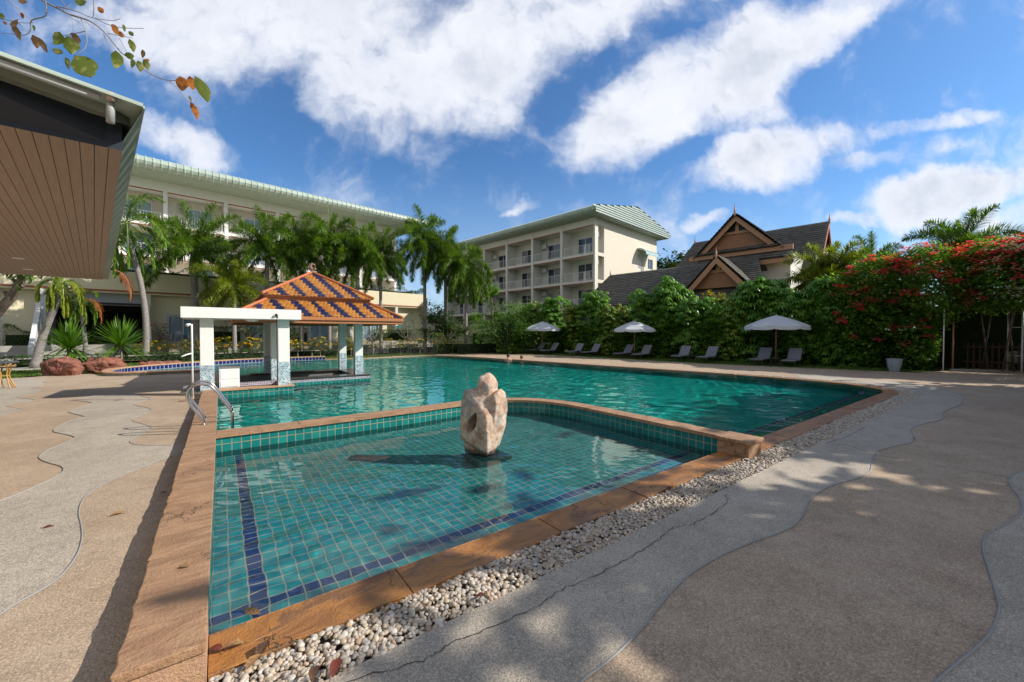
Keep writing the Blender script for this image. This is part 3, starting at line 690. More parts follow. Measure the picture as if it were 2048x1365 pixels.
def water_sheet(poly, res, sc, m_):
    xs = [p[0] for p in poly]; ys2 = [p[1] for p in poly]; nx = int((max(xs)-min(xs))/res)+2; ny = int((max(ys2)-min(ys2))/res)+2
    gx2 = np.linspace(min(xs)-.02, max(xs)+.02, nx); gy2 = np.linspace(min(ys2)-.02, max(ys2)+.02, ny); X, Y = np.meshgrid(gx2, gy2); Z = WZ+waveh(X, Y, sc)
    mk = np.zeros_like(X, bool); P = np.array(poly); j = len(P)-1
    for i in range(len(P)):
        cnd = ((P[i, 1] > Y) != (P[j, 1] > Y)) & (X < (P[j, 0]-P[i, 0])*(Y-P[i, 1])/((P[j, 1]-P[i, 1]) if P[j, 1] != P[i, 1] else 1e-9)+P[i, 0]); mk ^= cnd; j = i
    q = mk[:-1, :-1] | mk[1:, :-1] | mk[:-1, 1:] | mk[1:, 1:]; idx = np.arange(nx*ny).reshape(ny, nx)
    F4 = np.stack([idx[:-1, :-1][q], idx[:-1, 1:][q], idx[1:, 1:][q], idx[1:, :-1][q]], 1); used = np.unique(F4); rm_ = np.full(nx*ny, -1); rm_[used] = np.arange(len(used)); F4 = rm_[F4]
    co_ = np.stack([X.ravel(), Y.ravel(), Z.ravel()], 1)[used]; me = bpy.data.meshes.new('water'); me.vertices.add(len(co_)); me.vertices.foreach_set('co', co_.astype(np.float32).ravel()); me.loops.add(len(F4)*4); me.loops.foreach_set('vertex_index', F4.astype(np.int32).ravel())
    me.polygons.add(len(F4)); me.polygons.foreach_set('loop_start', np.arange(0, len(F4)*4, 4, dtype=np.int32)); me.polygons.foreach_set('loop_total', np.full(len(F4), 4, np.int32)); me.update(); me.shade_smooth(); me.materials.append(m_)
    o = bpy.data.objects.new('water', me); C.objects.link(o); o.cycles.is_caustics_caster = True; return tag(o, kind='structure')
water_sheet(shal, .03, .36, WATERS)
deep = [(6.36, 2.91), (16.0, 2.91)]+right+far+bar[:-1]+[(-.08, 13.55)]+[(-.08, 7.82)]
dvo = offset(dv_in, -.30, closed=False) if math.hypot(offset(dv_in, -.30, closed=False)[5][0]-3, offset(dv_in, -.30, closed=False)[5][1]-5.2) > math.hypot(dv_in[5][0]-3, dv_in[5][1]-5.2) else offset(dv_in, .30, closed=False)
deep += [p for p in dvo[1:-1]]
water_sheet(deep, .06, .75, WATER)
for o in sh.children: o.cycles.is_caustics_receiver = True

# ------------------------------------------------------------------ swim-up bar: platform, pavilion, canopy
bp_ = thing('bar_platform', 'low platform with teal tile front and dark sunken floor under the pavilion', 'platform', (0, 13.55, 0))
def L(b, name, m, parent, y0=13.55, **kw):
    b.v = [(x, y-y0, z) for x, y, z in b.v]; o = b.build(name, m, parent, **kw)
    return o
b = MB(); b.box(-.079, 1.752, 13.54, 13.55, -1.3, .095); L(b, 'tile_face', TEALW, bp_)
b = MB(); b.box(1.752, 1.76, 13.54, 15.5, -1.3, .095); L(b, 'tile_face', TEALW, bp_)
b = MB(); b.box(-.41, 1.79, 13.51, 13.95, .095, .135); b.box(1.45, 1.79, 13.955, 15.45, .095, .135); L(b, 'coping', SANDO if False else SANDP, bp_, bevel=.006)
b = MB(); b.box(-.41, 1.75, 13.551, 13.94, -.3, .094); b.box(1.46, 1.751, 13.94, 15.5, -1.3, .094); L(b, 'body', SANDP, bp_)
gran = mat('dark_granite', base=(.045, .04, .04), rough=.2)
b = MB(); b.box(1.70, 4.66, 15.46, 15.98, .085, .13); b.box(4.08, 4.66, 15.98, 18.1, .085, .13); b.box(.9, 4.66, 18.1, 18.65, .085, .13); L(b, 'counter', gran, bp_, bevel=.01)
b = MB(); b.box(1.76, 4.60, 15.49, 15.51, -.02, .085); b.box(4.60, 4.615, 15.49, 18.6, -.02, .085); L(b, 'mosaic_strip', LILAC, bp_)
b = MB(); b.box(1.76, 4.61, 15.485, 15.5, -1.3, -.02); b.box(4.60, 4.62, 15.485, 18.62, -1.3, -.02); b.box(0, 4.62, 18.6, 18.62, -1.3, .08); L(b, 'tile_face', TEALW, bp_)
b = MB(); b.box(1.74, 4.60, 15.51, 15.9, -1.2, .084); b.box(4.2, 4.60, 15.9, 18.1, -1.2, .084); b.box(.0, 4.60, 18.2, 18.6, -1.2, .084); L(b, 'wall', plaster('grey_render', (.16, .16, .16)), bp_)
b = MB(); b.box(-.9, 1.45, 15.1, 15.25, .02, .14); L(b, 'mosaic_step', LILAC, bp_)

pv_ = thing('pavilion', 'open pavilion over the pool bar with two tiered roof of orange and navy tiles', 'pavilion', (2.9, 17.1, 0))
def loc(b): b.v = [(x-2.9, y-17.1, z) for x, y, z in b.v]; return b
def column(name, x0, x1, y0, y1, zb, zt, par, conv, tileh=.70):
    b = MB(); b.box(x0, x1, y0, y1, zb+tileh, zt); o = conv(b).build(name, WHITE, par, bevel=.008)
    m = MB(); m.box(x0-.006, x1+.006, y0-.006, y1+.006, zb, zb+tileh)
    m2 = conv(m).build('mosaic_base', MOSAIC, o)
    return o
for (x0, x1, y0, y1) in ((1.37, 1.67, 15.55, 15.85), (1.37, 1.67, 18.25, 18.55), (4.15, 4.43, 15.75, 16.03), (4.15, 4.43, 18.25, 18.53)):
    column('pillar', x0, x1, y0, y1, .131, 2.2, pv_, loc)
cx_, cy_ = 2.9, 17.05
def tier(par, hb, zb, ht, zt, name):
    b = MB(); per = .60; tw = .125
    sl_ = math.hypot(hb-ht, zt-zb); rows = int(sl_/.105)
    for side in range(4):
        an = side*math.pi/2; ca, sa = math.cos(an), math.sin(an)
        def tr(x, s, up=0.0):   # x along eave, s 0..1 up the slope
            hh = hb+(ht-hb)*s; z = zb+(zt-zb)*s+up
            lx, ly = x, -hh-up*.4
            return (cx_+lx*ca-ly*sa, cy_+lx*sa+ly*ca, z)
        ty = MB()
        for r in range(rows):
            s0, s1 = r/rows, min(1.0, (r+1.35)/rows); hw = hb+(ht-hb)*s0-.03; n = int(2*hw/tw); x = -hw+((r % 2)*tw/2)
            while x < hw-tw*.3:
                x0, x1 = x+.004, min(x+tw-.004, hw+.03); xm = (x0+x1)/2; hw1 = hb+(ht-hb)*s1
                if abs(xm) > hw+.01: x += tw; continue
                sd_ = s0*sl_
                mi = 1 if ((xm-hw*0+.30*sd_+100*per+.1) % per) < .235 else 0
                sm = s0+.25/rows
                t0 = max(-hw1, min(hw1, x0)); t1 = max(-hw1, min(hw1, x1))
                b.add([tr(xm, s0, .026), tr(x1, sm, .024), tr(t1, s1, .006), tr(t0, s1, .006), tr(x0, sm, .024),
                       tr(xm, s0, .004), tr(x1, sm, .004), tr(x0, sm, .004)],
                      [(0, 1, 2, 3, 4), (5, 6, 1, 0), (7, 5, 0, 4)], mi)
                x += tw
    return b
tO = mat('orange_glazed_tile', lambda k, p: k.L.new(k.mix(k.n('ShaderNodeNewGeometry').outputs['Random Per Island'], (.36, .145, .032), (.52, .24, .055)), p.inputs['Base Color']), rough=.35)
tB = mat('navy_glazed_tile', lambda k, p: k.L.new(k.mix(k.n('ShaderNodeNewGeometry').outputs['Random Per Island'], (.014, .017, .055), (.03, .035, .10)), p.inputs['Base Color']), rough=.3)
RIDGE = mat('terracotta_ridge_tile', base=(.42, .13, .045), rough=.55)
for (nm, hb, zb, ht, zt) in (('roof', 2.62, 2.25, 1.62, 2.84), ('upper_roof', 1.80, 2.98, .04, 4.02)):
    b = MB()
    b.add([(cx_-hb, cy_-hb, zb-.01), (cx_+hb, cy_-hb, zb-.01), (cx_+hb, cy_+hb, zb-.01), (cx_-hb, cy_+hb, zb-.01), (cx_-ht, cy_-ht, zt-.01), (cx_+ht, cy_-ht, zt-.01), (cx_+ht, cy_+ht, zt-.01), (cx_-ht, cy_+ht, zt-.01)],
          [(0, 1, 5, 4), (1, 2, 6, 5), (2, 3, 7, 6), (3, 0, 4, 7), (0, 3, 2, 1), (4, 5, 6, 7)])
    rf = loc(b).build(nm, ORG, pv_)
    tb = tier(None, hb, zb, ht, zt, nm); loc(tb).build('roof_tiles', [tO, tB], rf)
    for sx in (-1, 1):
        for sy in (-1, 1):
            n = 16; rb = MB()
            for k in range(n):
                u0, u1 = k/n, (k+1.05)/n; p0 = Vector((cx_+sx*(hb+(ht-hb)*u0), cy_+sy*(hb+(ht-hb)*u0), zb+(zt-zb)*u0+.035)); p1 = Vector((cx_+sx*(hb+(ht-hb)*u1), cy_+sy*(hb+(ht-hb)*u1), zb+(zt-zb)*u1+.045))
                rb.tube([p0, p1], [.055, .045], 8)
            loc(rb).build('ridge_tiles', RIDGE, rf, smooth=False)
b = MB(); h = 1.66; b.box(cx_-h, cx_+h, cy_-h, cy_+h, 2.80, 2.90); h = 1.71; b.box(cx_-h, cx_+h, cy_-h, cy_+h, 2.902, 2.97); loc(b).build('upper_fascia', ORG, pv_, bevel=.008)
b = MB(); h = 2.58
for sgn in (-1, 1):
    b.box(cx_-h, cx_+h, cy_+sgn*h-.03, cy_+sgn*h+.03, 2.03, 2.13); b.box(cx_+sgn*h-.03, cx_+sgn*h+.03, cy_-h+.031, cy_+h-.031, 2.03, 2.13)
h = 2.63
for sgn in (-1, 1):
    b.box(cx_-h, cx_+h, cy_+sgn*h-.03, cy_+sgn*h+.03, 2.135, 2.24); b.box(cx_+sgn*h-.03, cx_+sgn*h+.03, cy_-h+.031, cy_+h-.031, 2.135, 2.24)
loc(b).build('fascia', ORG, pv_, bevel=.006)
b = MB(); b.box(cx_-2.55, cx_+2.55, cy_-2.55, cy_+2.55, 2.14, 2.16); loc(b).build('ceiling', mat('brown_ceiling', base=(.14, .07, .04), rough=.6), pv_)
# small rooster-like finial on the apex
b = MB(); b.lathe([(0, 0), (.10, 0), (.08, .08), (.05, .10), (.04, .16)], (cx_, cy_, 4.02), 12); b.tube([(cx_, cy_, 4.14), (cx_-.05, cy_, 4.22), (cx_-.07, cy_, 4.32), (cx_, cy_, 4.40), (cx_+.08, cy_, 4.38), (cx_+.11, cy_, 4.28)], [.05, .07, .06, .045, .03, .01], 8)
b.tube([(cx_+.02, cy_, 4.14), (cx_+.12, cy_, 4.22), (cx_+.1, cy_, 4.3)], [.04, .035, .01], 8)
loc(b).build('finial', mat('brown_ceramic', base=(.22, .11, .08), rough=.5), pv_, smooth=True)
b = MB(); fx, fy, fz = G(795, 655, 2.0)[0], G(795, 655, 2.0)[1], 1.96
p_ = Vector((5.42, 14.55, 1.93)); b.tube([p_+Vector((0, 0, .10)), p_+Vector((0, 0, .07))], .004, 6)
fish = [(-.11, 0), (-.05, .035), (.02, .04), (.06, .015), (.11, .05), (.10, -.03), (.06, -.005), (.01, -.05), (-.06, -.035)]
b.add([(p_.x+x, p_.y-.015-x*.4, p_.z+z+.02) for x, z in fish]+[(p_.x+x, p_.y+.015-x*.4, p_.z+z+.02) for x, z in fish], [tuple(range(9)), tuple(reversed(range(9, 18)))]+[(i, (i+1) % 9, (i+1) % 9+9, i+9) for i in range(9)])
tag(b.build('hanging_fish', mat('turquoise_paint', base=(.03, .30, .32), rough=.4)), 'small turquoise fish ornament hanging under the right eave corner of the pavilion', 'ornament')

cn = thing('canopy', 'white flat concrete canopy on mosaic footed pillars in front of the pavilion', 'canopy', (.56, 13.8, 0))
def locc(b): b.v = [(x-.56, y-13.8, z) for x, y, z in b.v]; return b
b = MB(); b.box(-.84, 1.97, 13.42, 15.25, 2.11, 2.40); locc(b).build('roof_slab', WHITE, cn, bevel=.006)
column('pillar', -.46, -.16, 13.66, 13.96, .0, 2.11, cn, locc, .82); column('pillar', 1.38, 1.68, 13.66, 13.96, .136, 2.11, cn, locc)
for x_, y_ in ((.75, 14.1), (-.3, 14.75)):
    b = MB(); b.lathe([(0, -.07), (.1, -.065), (.16, -.04), (.18, 0)], (x_, y_, 2.11), 20); locc(b).build('ceiling_lamp', mat('white_glass', base=(.75, .75, .7), rough=.25), cn, smooth=True)
b = MB(); b.tube([(1.345, 13.62, .14), (1.345, 13.62, 2.1), (1.345, 13.405, 2.15), (1.345, 13.405, 2.22)], .012, 8); b.tube([(1.33, 13.40, 2.22), (1.30, 13.35, 2.24)], .035, 10)
locc(b).build('drain_pipe', BLACKM, cn)
# cabinet
cb = thing('cabinet', 'small white bar cabinet with panelled end standing behind the tiled ledge', 'cabinet', (.22, 14.05, .13))
b = MB(); b.box(-.27, .21, -.04, .75, 0, .56); b.build('body', WPVC, cb, bevel=.006)
b = MB(); b.box(-.24, .18, -.052, -.041, .03, .22); b.box(-.24, .18, -.052, -.041, .25, .53); b.build('panel', WHITE, cb, bevel=.004)
b = MB(); b.box(-.29, .23, -.06, .77, .562, .585); b.build('top', mat('grey_worktop', base=(.22, .22, .23), rough=.35), cb, bevel=.004)
# outdoor shower pole with lever and head
sx_, sy_ = G(385.7, 800, 0); pl = thing('shower_pole', 'thin white outdoor shower pole beside the left canopy pillar', 'outdoor shower', (sx_, sy_, 0))
b = MB(); b.tube([(0, 0, .0), (.0, 0, 1.88), (.0, 0, 1.93)], .023, 10); b.build('pole', WPVC, pl, smooth=True)
b = MB(); b.tube([(0, 0, 1.19), (-.08, -.04, 1.17), (-.20, -.14, 1.12)], .018, 8); b.build('lever', WPVC, pl, smooth=True)
b = MB(); b.tube([(0, 0, 1.9), (-.03, -.03, 1.93), (-.09, -.10, 1.90)], [.02, .02, .045], 10); b.build('shower_head', WPVC, pl, smooth=True)
b = MB(); b.lathe([(.0, .0), (.07, .0), (.07, .02), (.03, .035), (.024, .1)], (0, 0, 0), 14); b.build('base_collar', SANDP, pl)
hz = thing('garden_hose', 'short loop of hose on the deck next to the shower pole', 'hose', (sx_-.15, sy_-.1, .01))
b = MB(); b.tube(smoothpath([(.2, .15, .01), (0, .02, .01), (-.12, -.1, .01), (-.02, -.2, .012), (.08, -.15, .01), (.35, -.1, .01)], 5), .008, 6); b.build('hose', mat('brown_hose', base=(.2, .12, .08), rough=.5), hz, smooth=True)
# ladder
ld = thing('pool_ladder', 'curved stainless steel pool handrails over the low stone wall', 'pool ladder', (-.25, 8.7, .15))
for dy in (-.23, .27):
    pts = smoothpath([(0, dy, .0), (-.02, dy, .09), (-.17, dy, .36), (-.215, dy, .50), (-.18, dy, .62), (-.09, dy, .685), (.04, dy, .675), (.14, dy, .60), (.30, dy, .33), (.385, dy, .18), (.40, dy, .08), (.40, dy, -1.0)], 5)
    b = MB(); b.tube(pts, .021, 12); r = b.build('rail', STEEL, ld, smooth=True)
    b = MB(); b.lathe([(.02, .0), (.05, .003), (.05, .012), (.024, .018)], (0, dy, 0), 16); b.build('base_flange', STEEL, r, smooth=True)
for z in (-.45, -.72, -.98):
    b = MB(); b.box(.36, .44, -.23, .27, z-.012, z+.012); b.build('step', STEEL, ld)

# sculpture -------------------------------------------------------------
sc = thing('stone_sculpture', 'abstract carved sandstone figure with a hollow standing in the shallow pool', 'sculpture', (3.22, 5.02, -.10))
def blob(rz, pts, scl=1.0): pass
bm = bmesh.new()
def hull(pts, e=.03):
    t_ = bmesh.new()
    for p in pts: t_.verts.new(p)
    bmesh.ops.convex_hull(t_, input=t_.verts)
    m_ = bpy.data.meshes.new('h'); t_.to_mesh(m_); t_.free(); bm.from_mesh(m_); bpy.data.meshes.remove(m_)
# local frame: x = image right, y = away, z up  (rotated to the view of the visitor afterwards)
def Hx(px): return (px-500)/6.5*.00735
def Hz(pz): return (1150-pz)/6.5*.0073
hull([(Hx(150), .08, Hz(990)), (Hx(510), -.22, Hz(1130)), (Hx(650), -.02, Hz(1090)), (Hx(690), .06, Hz(1050)), (Hx(400), .25, Hz(1050)), (Hx(145), .04, Hz(930)), (Hx(150), .06, Hz(490)), (Hx(215), .0, Hz(300)), (Hx(505), -.22, Hz(900)), (Hx(500), -.20, Hz(640)), (Hx(395), -.15, Hz(475)), (Hx(535), -.10, Hz(400)), (Hx(755), .02, Hz(800)), (Hx(790), .05, Hz(570)), (Hx(700), .08, Hz(430)), (Hx(400), .25, Hz(300)), (Hx(230), .2, Hz(320)), (Hx(620), .22, Hz(400)), (Hx(750), .12, Hz(850))])
hull([(Hx(200), .08, -.02), (Hx(500), -.15, -.02), (Hx(620), .02, -.02), (Hx(400), .2, -.02), (Hx(190), .08, Hz(960)), (Hx(505), -.19, Hz(1080)), (Hx(640), .02, Hz(1060)), (Hx(400), .22, Hz(1000))])
hull([(Hx(370), .0, Hz(330)), (Hx(375), -.03, Hz(230)), (Hx(400), -.03, Hz(140)), (Hx(535), .03, Hz(65)), (Hx(615), .04, Hz(130)), (Hx(655), .06, Hz(220)), (Hx(650), .06, Hz(400)), (Hx(400), -.08, Hz(400)), (Hx(530), -.10, Hz(240)), (Hx(540), -.08, Hz(400)), (Hx(520), .26, Hz(380)), (Hx(420), .24, Hz(150)), (Hx(570), .22, Hz(130)), (Hx(390), .22, Hz(380))])
hull([(Hx(525), -.10, Hz(420)), (Hx(590), -.14, Hz(345)), (Hx(655), -.10, Hz(290)), (Hx(705), -.04, Hz(290)), (Hx(755), .0, Hz(340)), (Hx(740), .03, Hz(500)), (Hx(620), -.17, Hz(450)), (Hx(790), .03, Hz(580)), (Hx(600), .12, Hz(360)), (Hx(600), -.15, Hz(720)), (Hx(705), .12, Hz(340)), (Hx(730), -.04, Hz(720)), (Hx(700), -.02, Hz(950))])
m_ = bpy.data.meshes.new('figure'); bm.to_mesh(m_); bm.free(); m_.materials.append(SCULP)
fg = bpy.data.objects.new('figure', m_); C.objects.link(fg); fg.parent = sc; fg.rotation_euler = (0, 0, -PHI+R(4))
rm = fg.modifiers.new('fuse', 'REMESH'); rm.mode = 'VOXEL'; rm.voxel_size = .016; rm.use_smooth_shade = True
cut = bmesh.new(); bmesh.ops.create_icosphere(cut, subdivisions=3, radius=1)
for v in cut.verts: v.co = Matrix.Rotation(R(-38), 3, 'Z') @ Matrix.Rotation(R(28), 3, 'Y') @ Vector((v.co.x*.07*(1-.35*abs(v.co.z)), v.co.y*.30, v.co.z*(.21 if v.co.z > 0 else .17))); v.co += Vector((Hx(290), -.08, Hz(755)))
cm = bpy.data.meshes.new('cutter'); cut.to_mesh(cm); cut.free()
cobj = bpy.data.objects.new('cutter', cm); C.objects.link(cobj); cobj.parent = sc; cobj.rotation_euler = (0, 0, -PHI+R(4))
bo = fg.modifiers.new('hollow', 'BOOLEAN'); bo.object = cobj; bo.operation = 'DIFFERENCE'; bo.solver = 'FAST'
r2 = fg.modifiers.new('fuse2', 'REMESH'); r2.mode = 'VOXEL'; r2.voxel_size = .012; r2.use_smooth_shade = True
sm = fg.modifiers.new('worn', 'SMOOTH'); sm.factor = .4; sm.iterations = 1
tx = bpy.data.textures.new('stone_lumps', 'CLOUDS'); tx.noise_scale = .22; tx.noise_depth = 3
dm = fg.modifiers.new('lumps', 'DISPLACE'); dm.texture = tx; dm.strength = .045; dm.mid_level = .5
dg = bpy.context.evaluated_depsgraph_get(); ev = fg.evaluated_get(dg); nm_ = bpy.data.meshes.new_from_object(ev); fg.modifiers.clear(); fg.data = nm_
bpy.data.objects.remove(cobj); nm_.shade_smooth()
b = MB(); b.box(-.28, .28, -.27, .27, -.25, -.085); b.uv = {}; o = b.build('plinth', TEALW, sc); 

# ------------------------------------------------------------------ buildings
def corr(b, prof, x0, x1, pitch=.36, rib=.035, axis='x', mi=0):
    """sheet metal swept along an axis: prof = [(across, z)], ribs every pitch"""
    n = len(prof); nr = []
    for i in range(n):
        a, c = prof[max(i-1, 0)], prof[min(i+1, n-1)]; dx, dz = c[0]-a[0], c[1]-a[1]; l = math.hypot(dx, dz); nr.append((-dz/l, dx/l))
    us = []; x = x0
    while x < x1-1e-6:
        us += [(x, 0), (x+pitch*.70, 0), (x+pitch*.78, rib), (x+pitch*.92, rib)]; x += pitch
    us.append((x1, 0)); vs = []; fs = []
    for (u, h) in us:
        for i in range(n):
            a, z = prof[i][0]+nr[i][0]*h, prof[i][1]+nr[i][1]*h
            vs.append((u, a, z) if axis == 'x' else (a, u, z))
    for k in range(len(us)-1):
        for i in range(n-1): fs.append((k*n+i, (k+1)*n+i, (k+1)*n+i+1, k*n+i+1))
    b.add(vs, fs, mi)
def railing(w, h=1.0, gap=.16):
    b = MB(); b.box(0, w, -.02, .02, h-.04, h); b.box(0, w, -.015, .015, .08, .11)
    x = gap
    while x < w-.05: b.box(x-.009, x+.009, -.009, .009, .11, h-.04); x += gap
    for k in range(1, int(w/1.4)+1): b.box(k*1.4-.03, k*1.4+.03, -.02, .02, .0, h+.02)
    return b
def windowset(par, x, y, z, w, h, face, frame=WHITE, glass=GLASSB, curt=False, leaves=2):
    """face: 'x-' or 'y-' the side the window looks to; one window part with sub-parts"""
    M = Matrix.Translation((x, y, z)) @ (Matrix.Rotation(-math.pi/2, 4, 'Z') if face == 'x-' else Matrix.Identity(4))
    b = MB(); t_ = .06
    b.box(0, w, -.05, .03, h-t_, h, M=M); b.box(0, w, -.05, .03, 0, t_, M=M)
    for k in range(leaves+1):
        xx = k*(w-t_)/leaves; b.box(xx, xx+t_, -.048, .028, t_, h-t_, M=M)
    o = b.build('window', frame, par)
    g = MB(); g.box(.03, w-.03, -.01, -.004, .03, h-.03, M=M); g.build('pane', CLEAR if curt else glass, o)
    if not curt and (int(x*7+y*13+z*5) % 3) != 0:
        c = MB(); q = .48*w if (int(x*3+y*5+z*11) % 2) else .03; n = 10; vs = [(q+.47*w*k/n, -.016-.004*(k % 2), zz) for k in range(n+1) for zz in (.07, h-.07)]; c.add(vs, [(2*k, 2*k+2, 2*k+3, 2*k+1) for k in range(n)], M=M); c.build('curtain', CURTG, o)
    if curt:
        c = MB(); n = int(w/.035); vs = [(k*w/n, .10+.035*math.sin(k*1.15), zz) for k in range(n+1) for zz in (.02, h-.02)]
        c.add(vs, [(2*k, 2*k+2, 2*k+3, 2*k+1) for k in range(n)], M=M); c.build('curtain', CURT, o, smooth=True)
        d_ = MB(); d_.box(.0, w, .25, .27, 0, h, M=M); d_.build('dark_room', DARK, o)
    return o

# -- right apartment building
rbc = Vector((33.4, 29.8, -.12)); rb_ = thing('apartment_building', 'four storey beige apartment block with open balconies and louvred green gable roof', 'building', rbc, BA)
BAY = 4.75; NB = 6; LV = [1.75, 4.78, 7.82, 10.85, 13.92]; LEN = BAY*NB; DEP = 14.6
b = MB()
b.box(1.9, DEP, 0.25, LEN, 0, 14.75)                                    # core
b.box(0, 1.9, LEN-.3, LEN, 0, 14.75)
b.box(0, 1.9, .002, LEN-.302, 0, LV[0]-.28)
b.build('wall', CREAM3, rb_)
b = MB()                                                                # end wall skin with openings
def endwall(b):
    xs = [(.0, .55, 0, 14.75), (1.75, 9.5, 0, 14.75), (11.05, 12.1, 0, 14.75), (13.5, DEP, 0, 14.75)]
    for x0, x1, z0, z1 in xs: b.box(x0, x1, 0, .25, z0, z1)
    for i in range(len(LV)-1):
        b.box(.55, 1.75, .001, .249, LV[i]-.35, LV[i]+.02) if i else b.box(.55, 1.75, .001, .249, 0, LV[0])
    b.box(.55, 1.75, .001, .249, 13.95, 14.749)
    zz = [0, 3.3, 5.7, 6.4, 8.75, 9.45, 11.8, 14.75]
    for k in range(0, len(zz)-1, 2): b.box(9.5, 11.05, .001, .249, zz[k], zz[k+1]) if k < 6 else b.box(9.5, 11.05, .001, .249, 11.8, 14.749)
    zz = [0, 4.3, 5.6, 7.4, 8.7, 10.3, 11.6, 14.75]
    for k in range(0, len(zz)-1, 2): b.box(12.1, 13.5, .002, .248, zz[k], zz[k+1])
endwall(b); b.build('end_wall', CREAM2, rb_)
b = MB(); b.box(9.5, 11.05, .3, 1.2, 3.3, 11.8); b.build('stairwell', mat('mid_grey_render', base=(.25, .24, .23), rough=.9), rb_)  # plain mid-grey render inside the stairwell openings
for z in (3.3, 6.4, 9.45):
    r_ = MB(); r_.v = []; q_ = railing(1.55, .95, .14); r_.add([(x+9.5, y+.1, zz+z) for x, y, zz in q_.v], q_.f); r_.build('railing', WPVC, rb_)
for z in (4.3, 7.4, 10.3): windowset(rb_, 12.15, .12, z, 1.3, 1.3, 'y-', frame=PEWTER)
for z in (6.0, 9.05, 12.1):                                             # curved awnings over the stair windows
    b = MB(); pr = [(-.02-1.25*math.sin(R(a)), z+.95*(math.cos(R(a)))-.45) for a in range(0, 91, 10)]
    corr(b, pr, 9.25, 12.6, .5, .02); b.build('awning', mat('teal_awning_sheet', base=(.30, .42, .40), rough=.3) if z == 6.0 else bpy.data.materials['teal_awning_sheet'], rb_)
b = MB()
for i, z in enumerate(LV):
    th = .26 if i < 4 else .85
    b.box(-.0, 1.9, .251, LEN-.302, z-.02 if i < 4 else z-.02, z+th-.02) if i == 4 else b.box(0, 1.9, .251, LEN-.302, z-.28, z)
b.build('floor_slab', CREAM3, rb_)
b = MB()
for i, z in enumerate(LV): zz = z-.28-.10 if i < 4 else z-.12; b.box(.03, .10, .251, LEN-.302, zz, zz+.098)
b.build('red_trim', RUST, rb_)
for k in range(NB+1):
    y = k*BAY; b = MB(); b.box(-.06, .30, y-.16 if k else -.003, y+.16, 0, 14.70); b.box(.30, 1.89, y-.07 if k else .26, y+.07, 0, 14.0) if k else None
    b.build('pillar', CREAM3, rb_)
acm = mat('air_conditioner_white', base=(.62, .62, .60), rough=.5)
for i in range(4):
    z = LV[i]
    for k in range(NB):
        y = k*BAY
        w_ = windowset(rb_, 1.86, y+3.65, z+.02, 2.05, 2.2, 'x-', frame=PEWTER, leaves=2)
        q_ = railing(BAY-.32, 1.0, .17); r_ = MB(); r_.add([(yy+.12, xx+y+.16, zz+z) for xx, yy, zz in q_.v], q_.f); r_.build('railing', PEWTER, rb_)
        if k % 2 == 1:
            a_ = MB(); a_.box(1.45, 1.80, y+3.75, y+4.5, z+1.85, z+2.4); a_.lathe([(0, 0), (.22, 0), (.22, .01)], (0, 0, 0), 16, M=Matrix.Translation((1.44, y+4.1, z+2.12)) @ Matrix.Rotation(-math.pi/2, 4, 'Y')); a_.build('air_conditioner', acm, rb_)
for z in (7.82, 10.85):
    a_ = MB(); a_.box(.9, 1.5, .45, .8, z+1.9, z+2.5); a_.build('air_conditioner', acm, rb_)
# roof
prf = [(-1.15, 14.66), (-1.45, 14.74), (-1.68, 14.92), (-1.76, 15.12), (-1.66, 15.34), (-1.35, 15.5)]
full = prf+[(7.3, 17.15)]+[(14.6-x, z) for x, z in reversed(prf)]
b = MB(); corr(b, full, -1.1, LEN+1.0, .33, .035, axis='y'); b.build('roof', GROOF, rb_)
b = MB(); b.add([(x, -1.02, z-.03) for x, z in full], [tuple(range(len(full)))]); b.add([(x, LEN+.9, z-.03) for x, z in full], [tuple(reversed(range(len(full))))])
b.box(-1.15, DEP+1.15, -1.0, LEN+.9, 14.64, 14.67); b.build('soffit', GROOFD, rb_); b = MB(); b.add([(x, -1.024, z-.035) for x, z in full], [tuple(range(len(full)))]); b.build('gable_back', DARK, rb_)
b = MB(); z = 14.72
def gx(z):
    if z < 15.3: xl = -1.5-.2*math.sin((z-14.7)/.6*math.pi)
    else: xl = -1.35+(z-15.5)/1.65*8.65
    return xl
while z < 17.0:
    xl = gx(z+.12)+.1; xr = 14.6-xl
    if xr > xl: b.box(xl, xr, -1.10, -1.03, z, z+.17)
    z += .255
b.build('gable_louvres', GROOF, rb_)
# -- left hotel building
lr = AB(26.4, 50, -.12); lb = thing('hotel_building', 'long cream hotel block with curved pale green roof behind the palms', 'building', lr, BA)
LX = -46.0; LZ = [6.2, 9.2, 12.2, 15.25]
b = MB(); b.box(LX, 0, 1.8, 14, 0, 16.1); b.box(LX, 0, .0, 1.8, 0, 6.0); b.box(-.25, 0, 0, 1.8, 6.2, 15.2) if False else None; b.build('wall', CREAM2, lb)
b = MB()
for z in LZ[1:3]: b.box(LX, 0, 0, 1.79, z-.28, z)
b.box(LX, 0, 0, 1.79, 6.0, 6.2); b.build('floor_slab', WHITE, lb)
b = MB(); b.box(LX, 0, -.02, 1.79, 15.25, 16.12); b.build('top_beam', WHITE, lb)
b = MB()
for z in (9.2-.38, 12.2-.38, 15.15): b.box(LX, 0, .03, .1, z, z+.098)
b.build('red_trim', RUST, lb)
k = 0; x = -.16
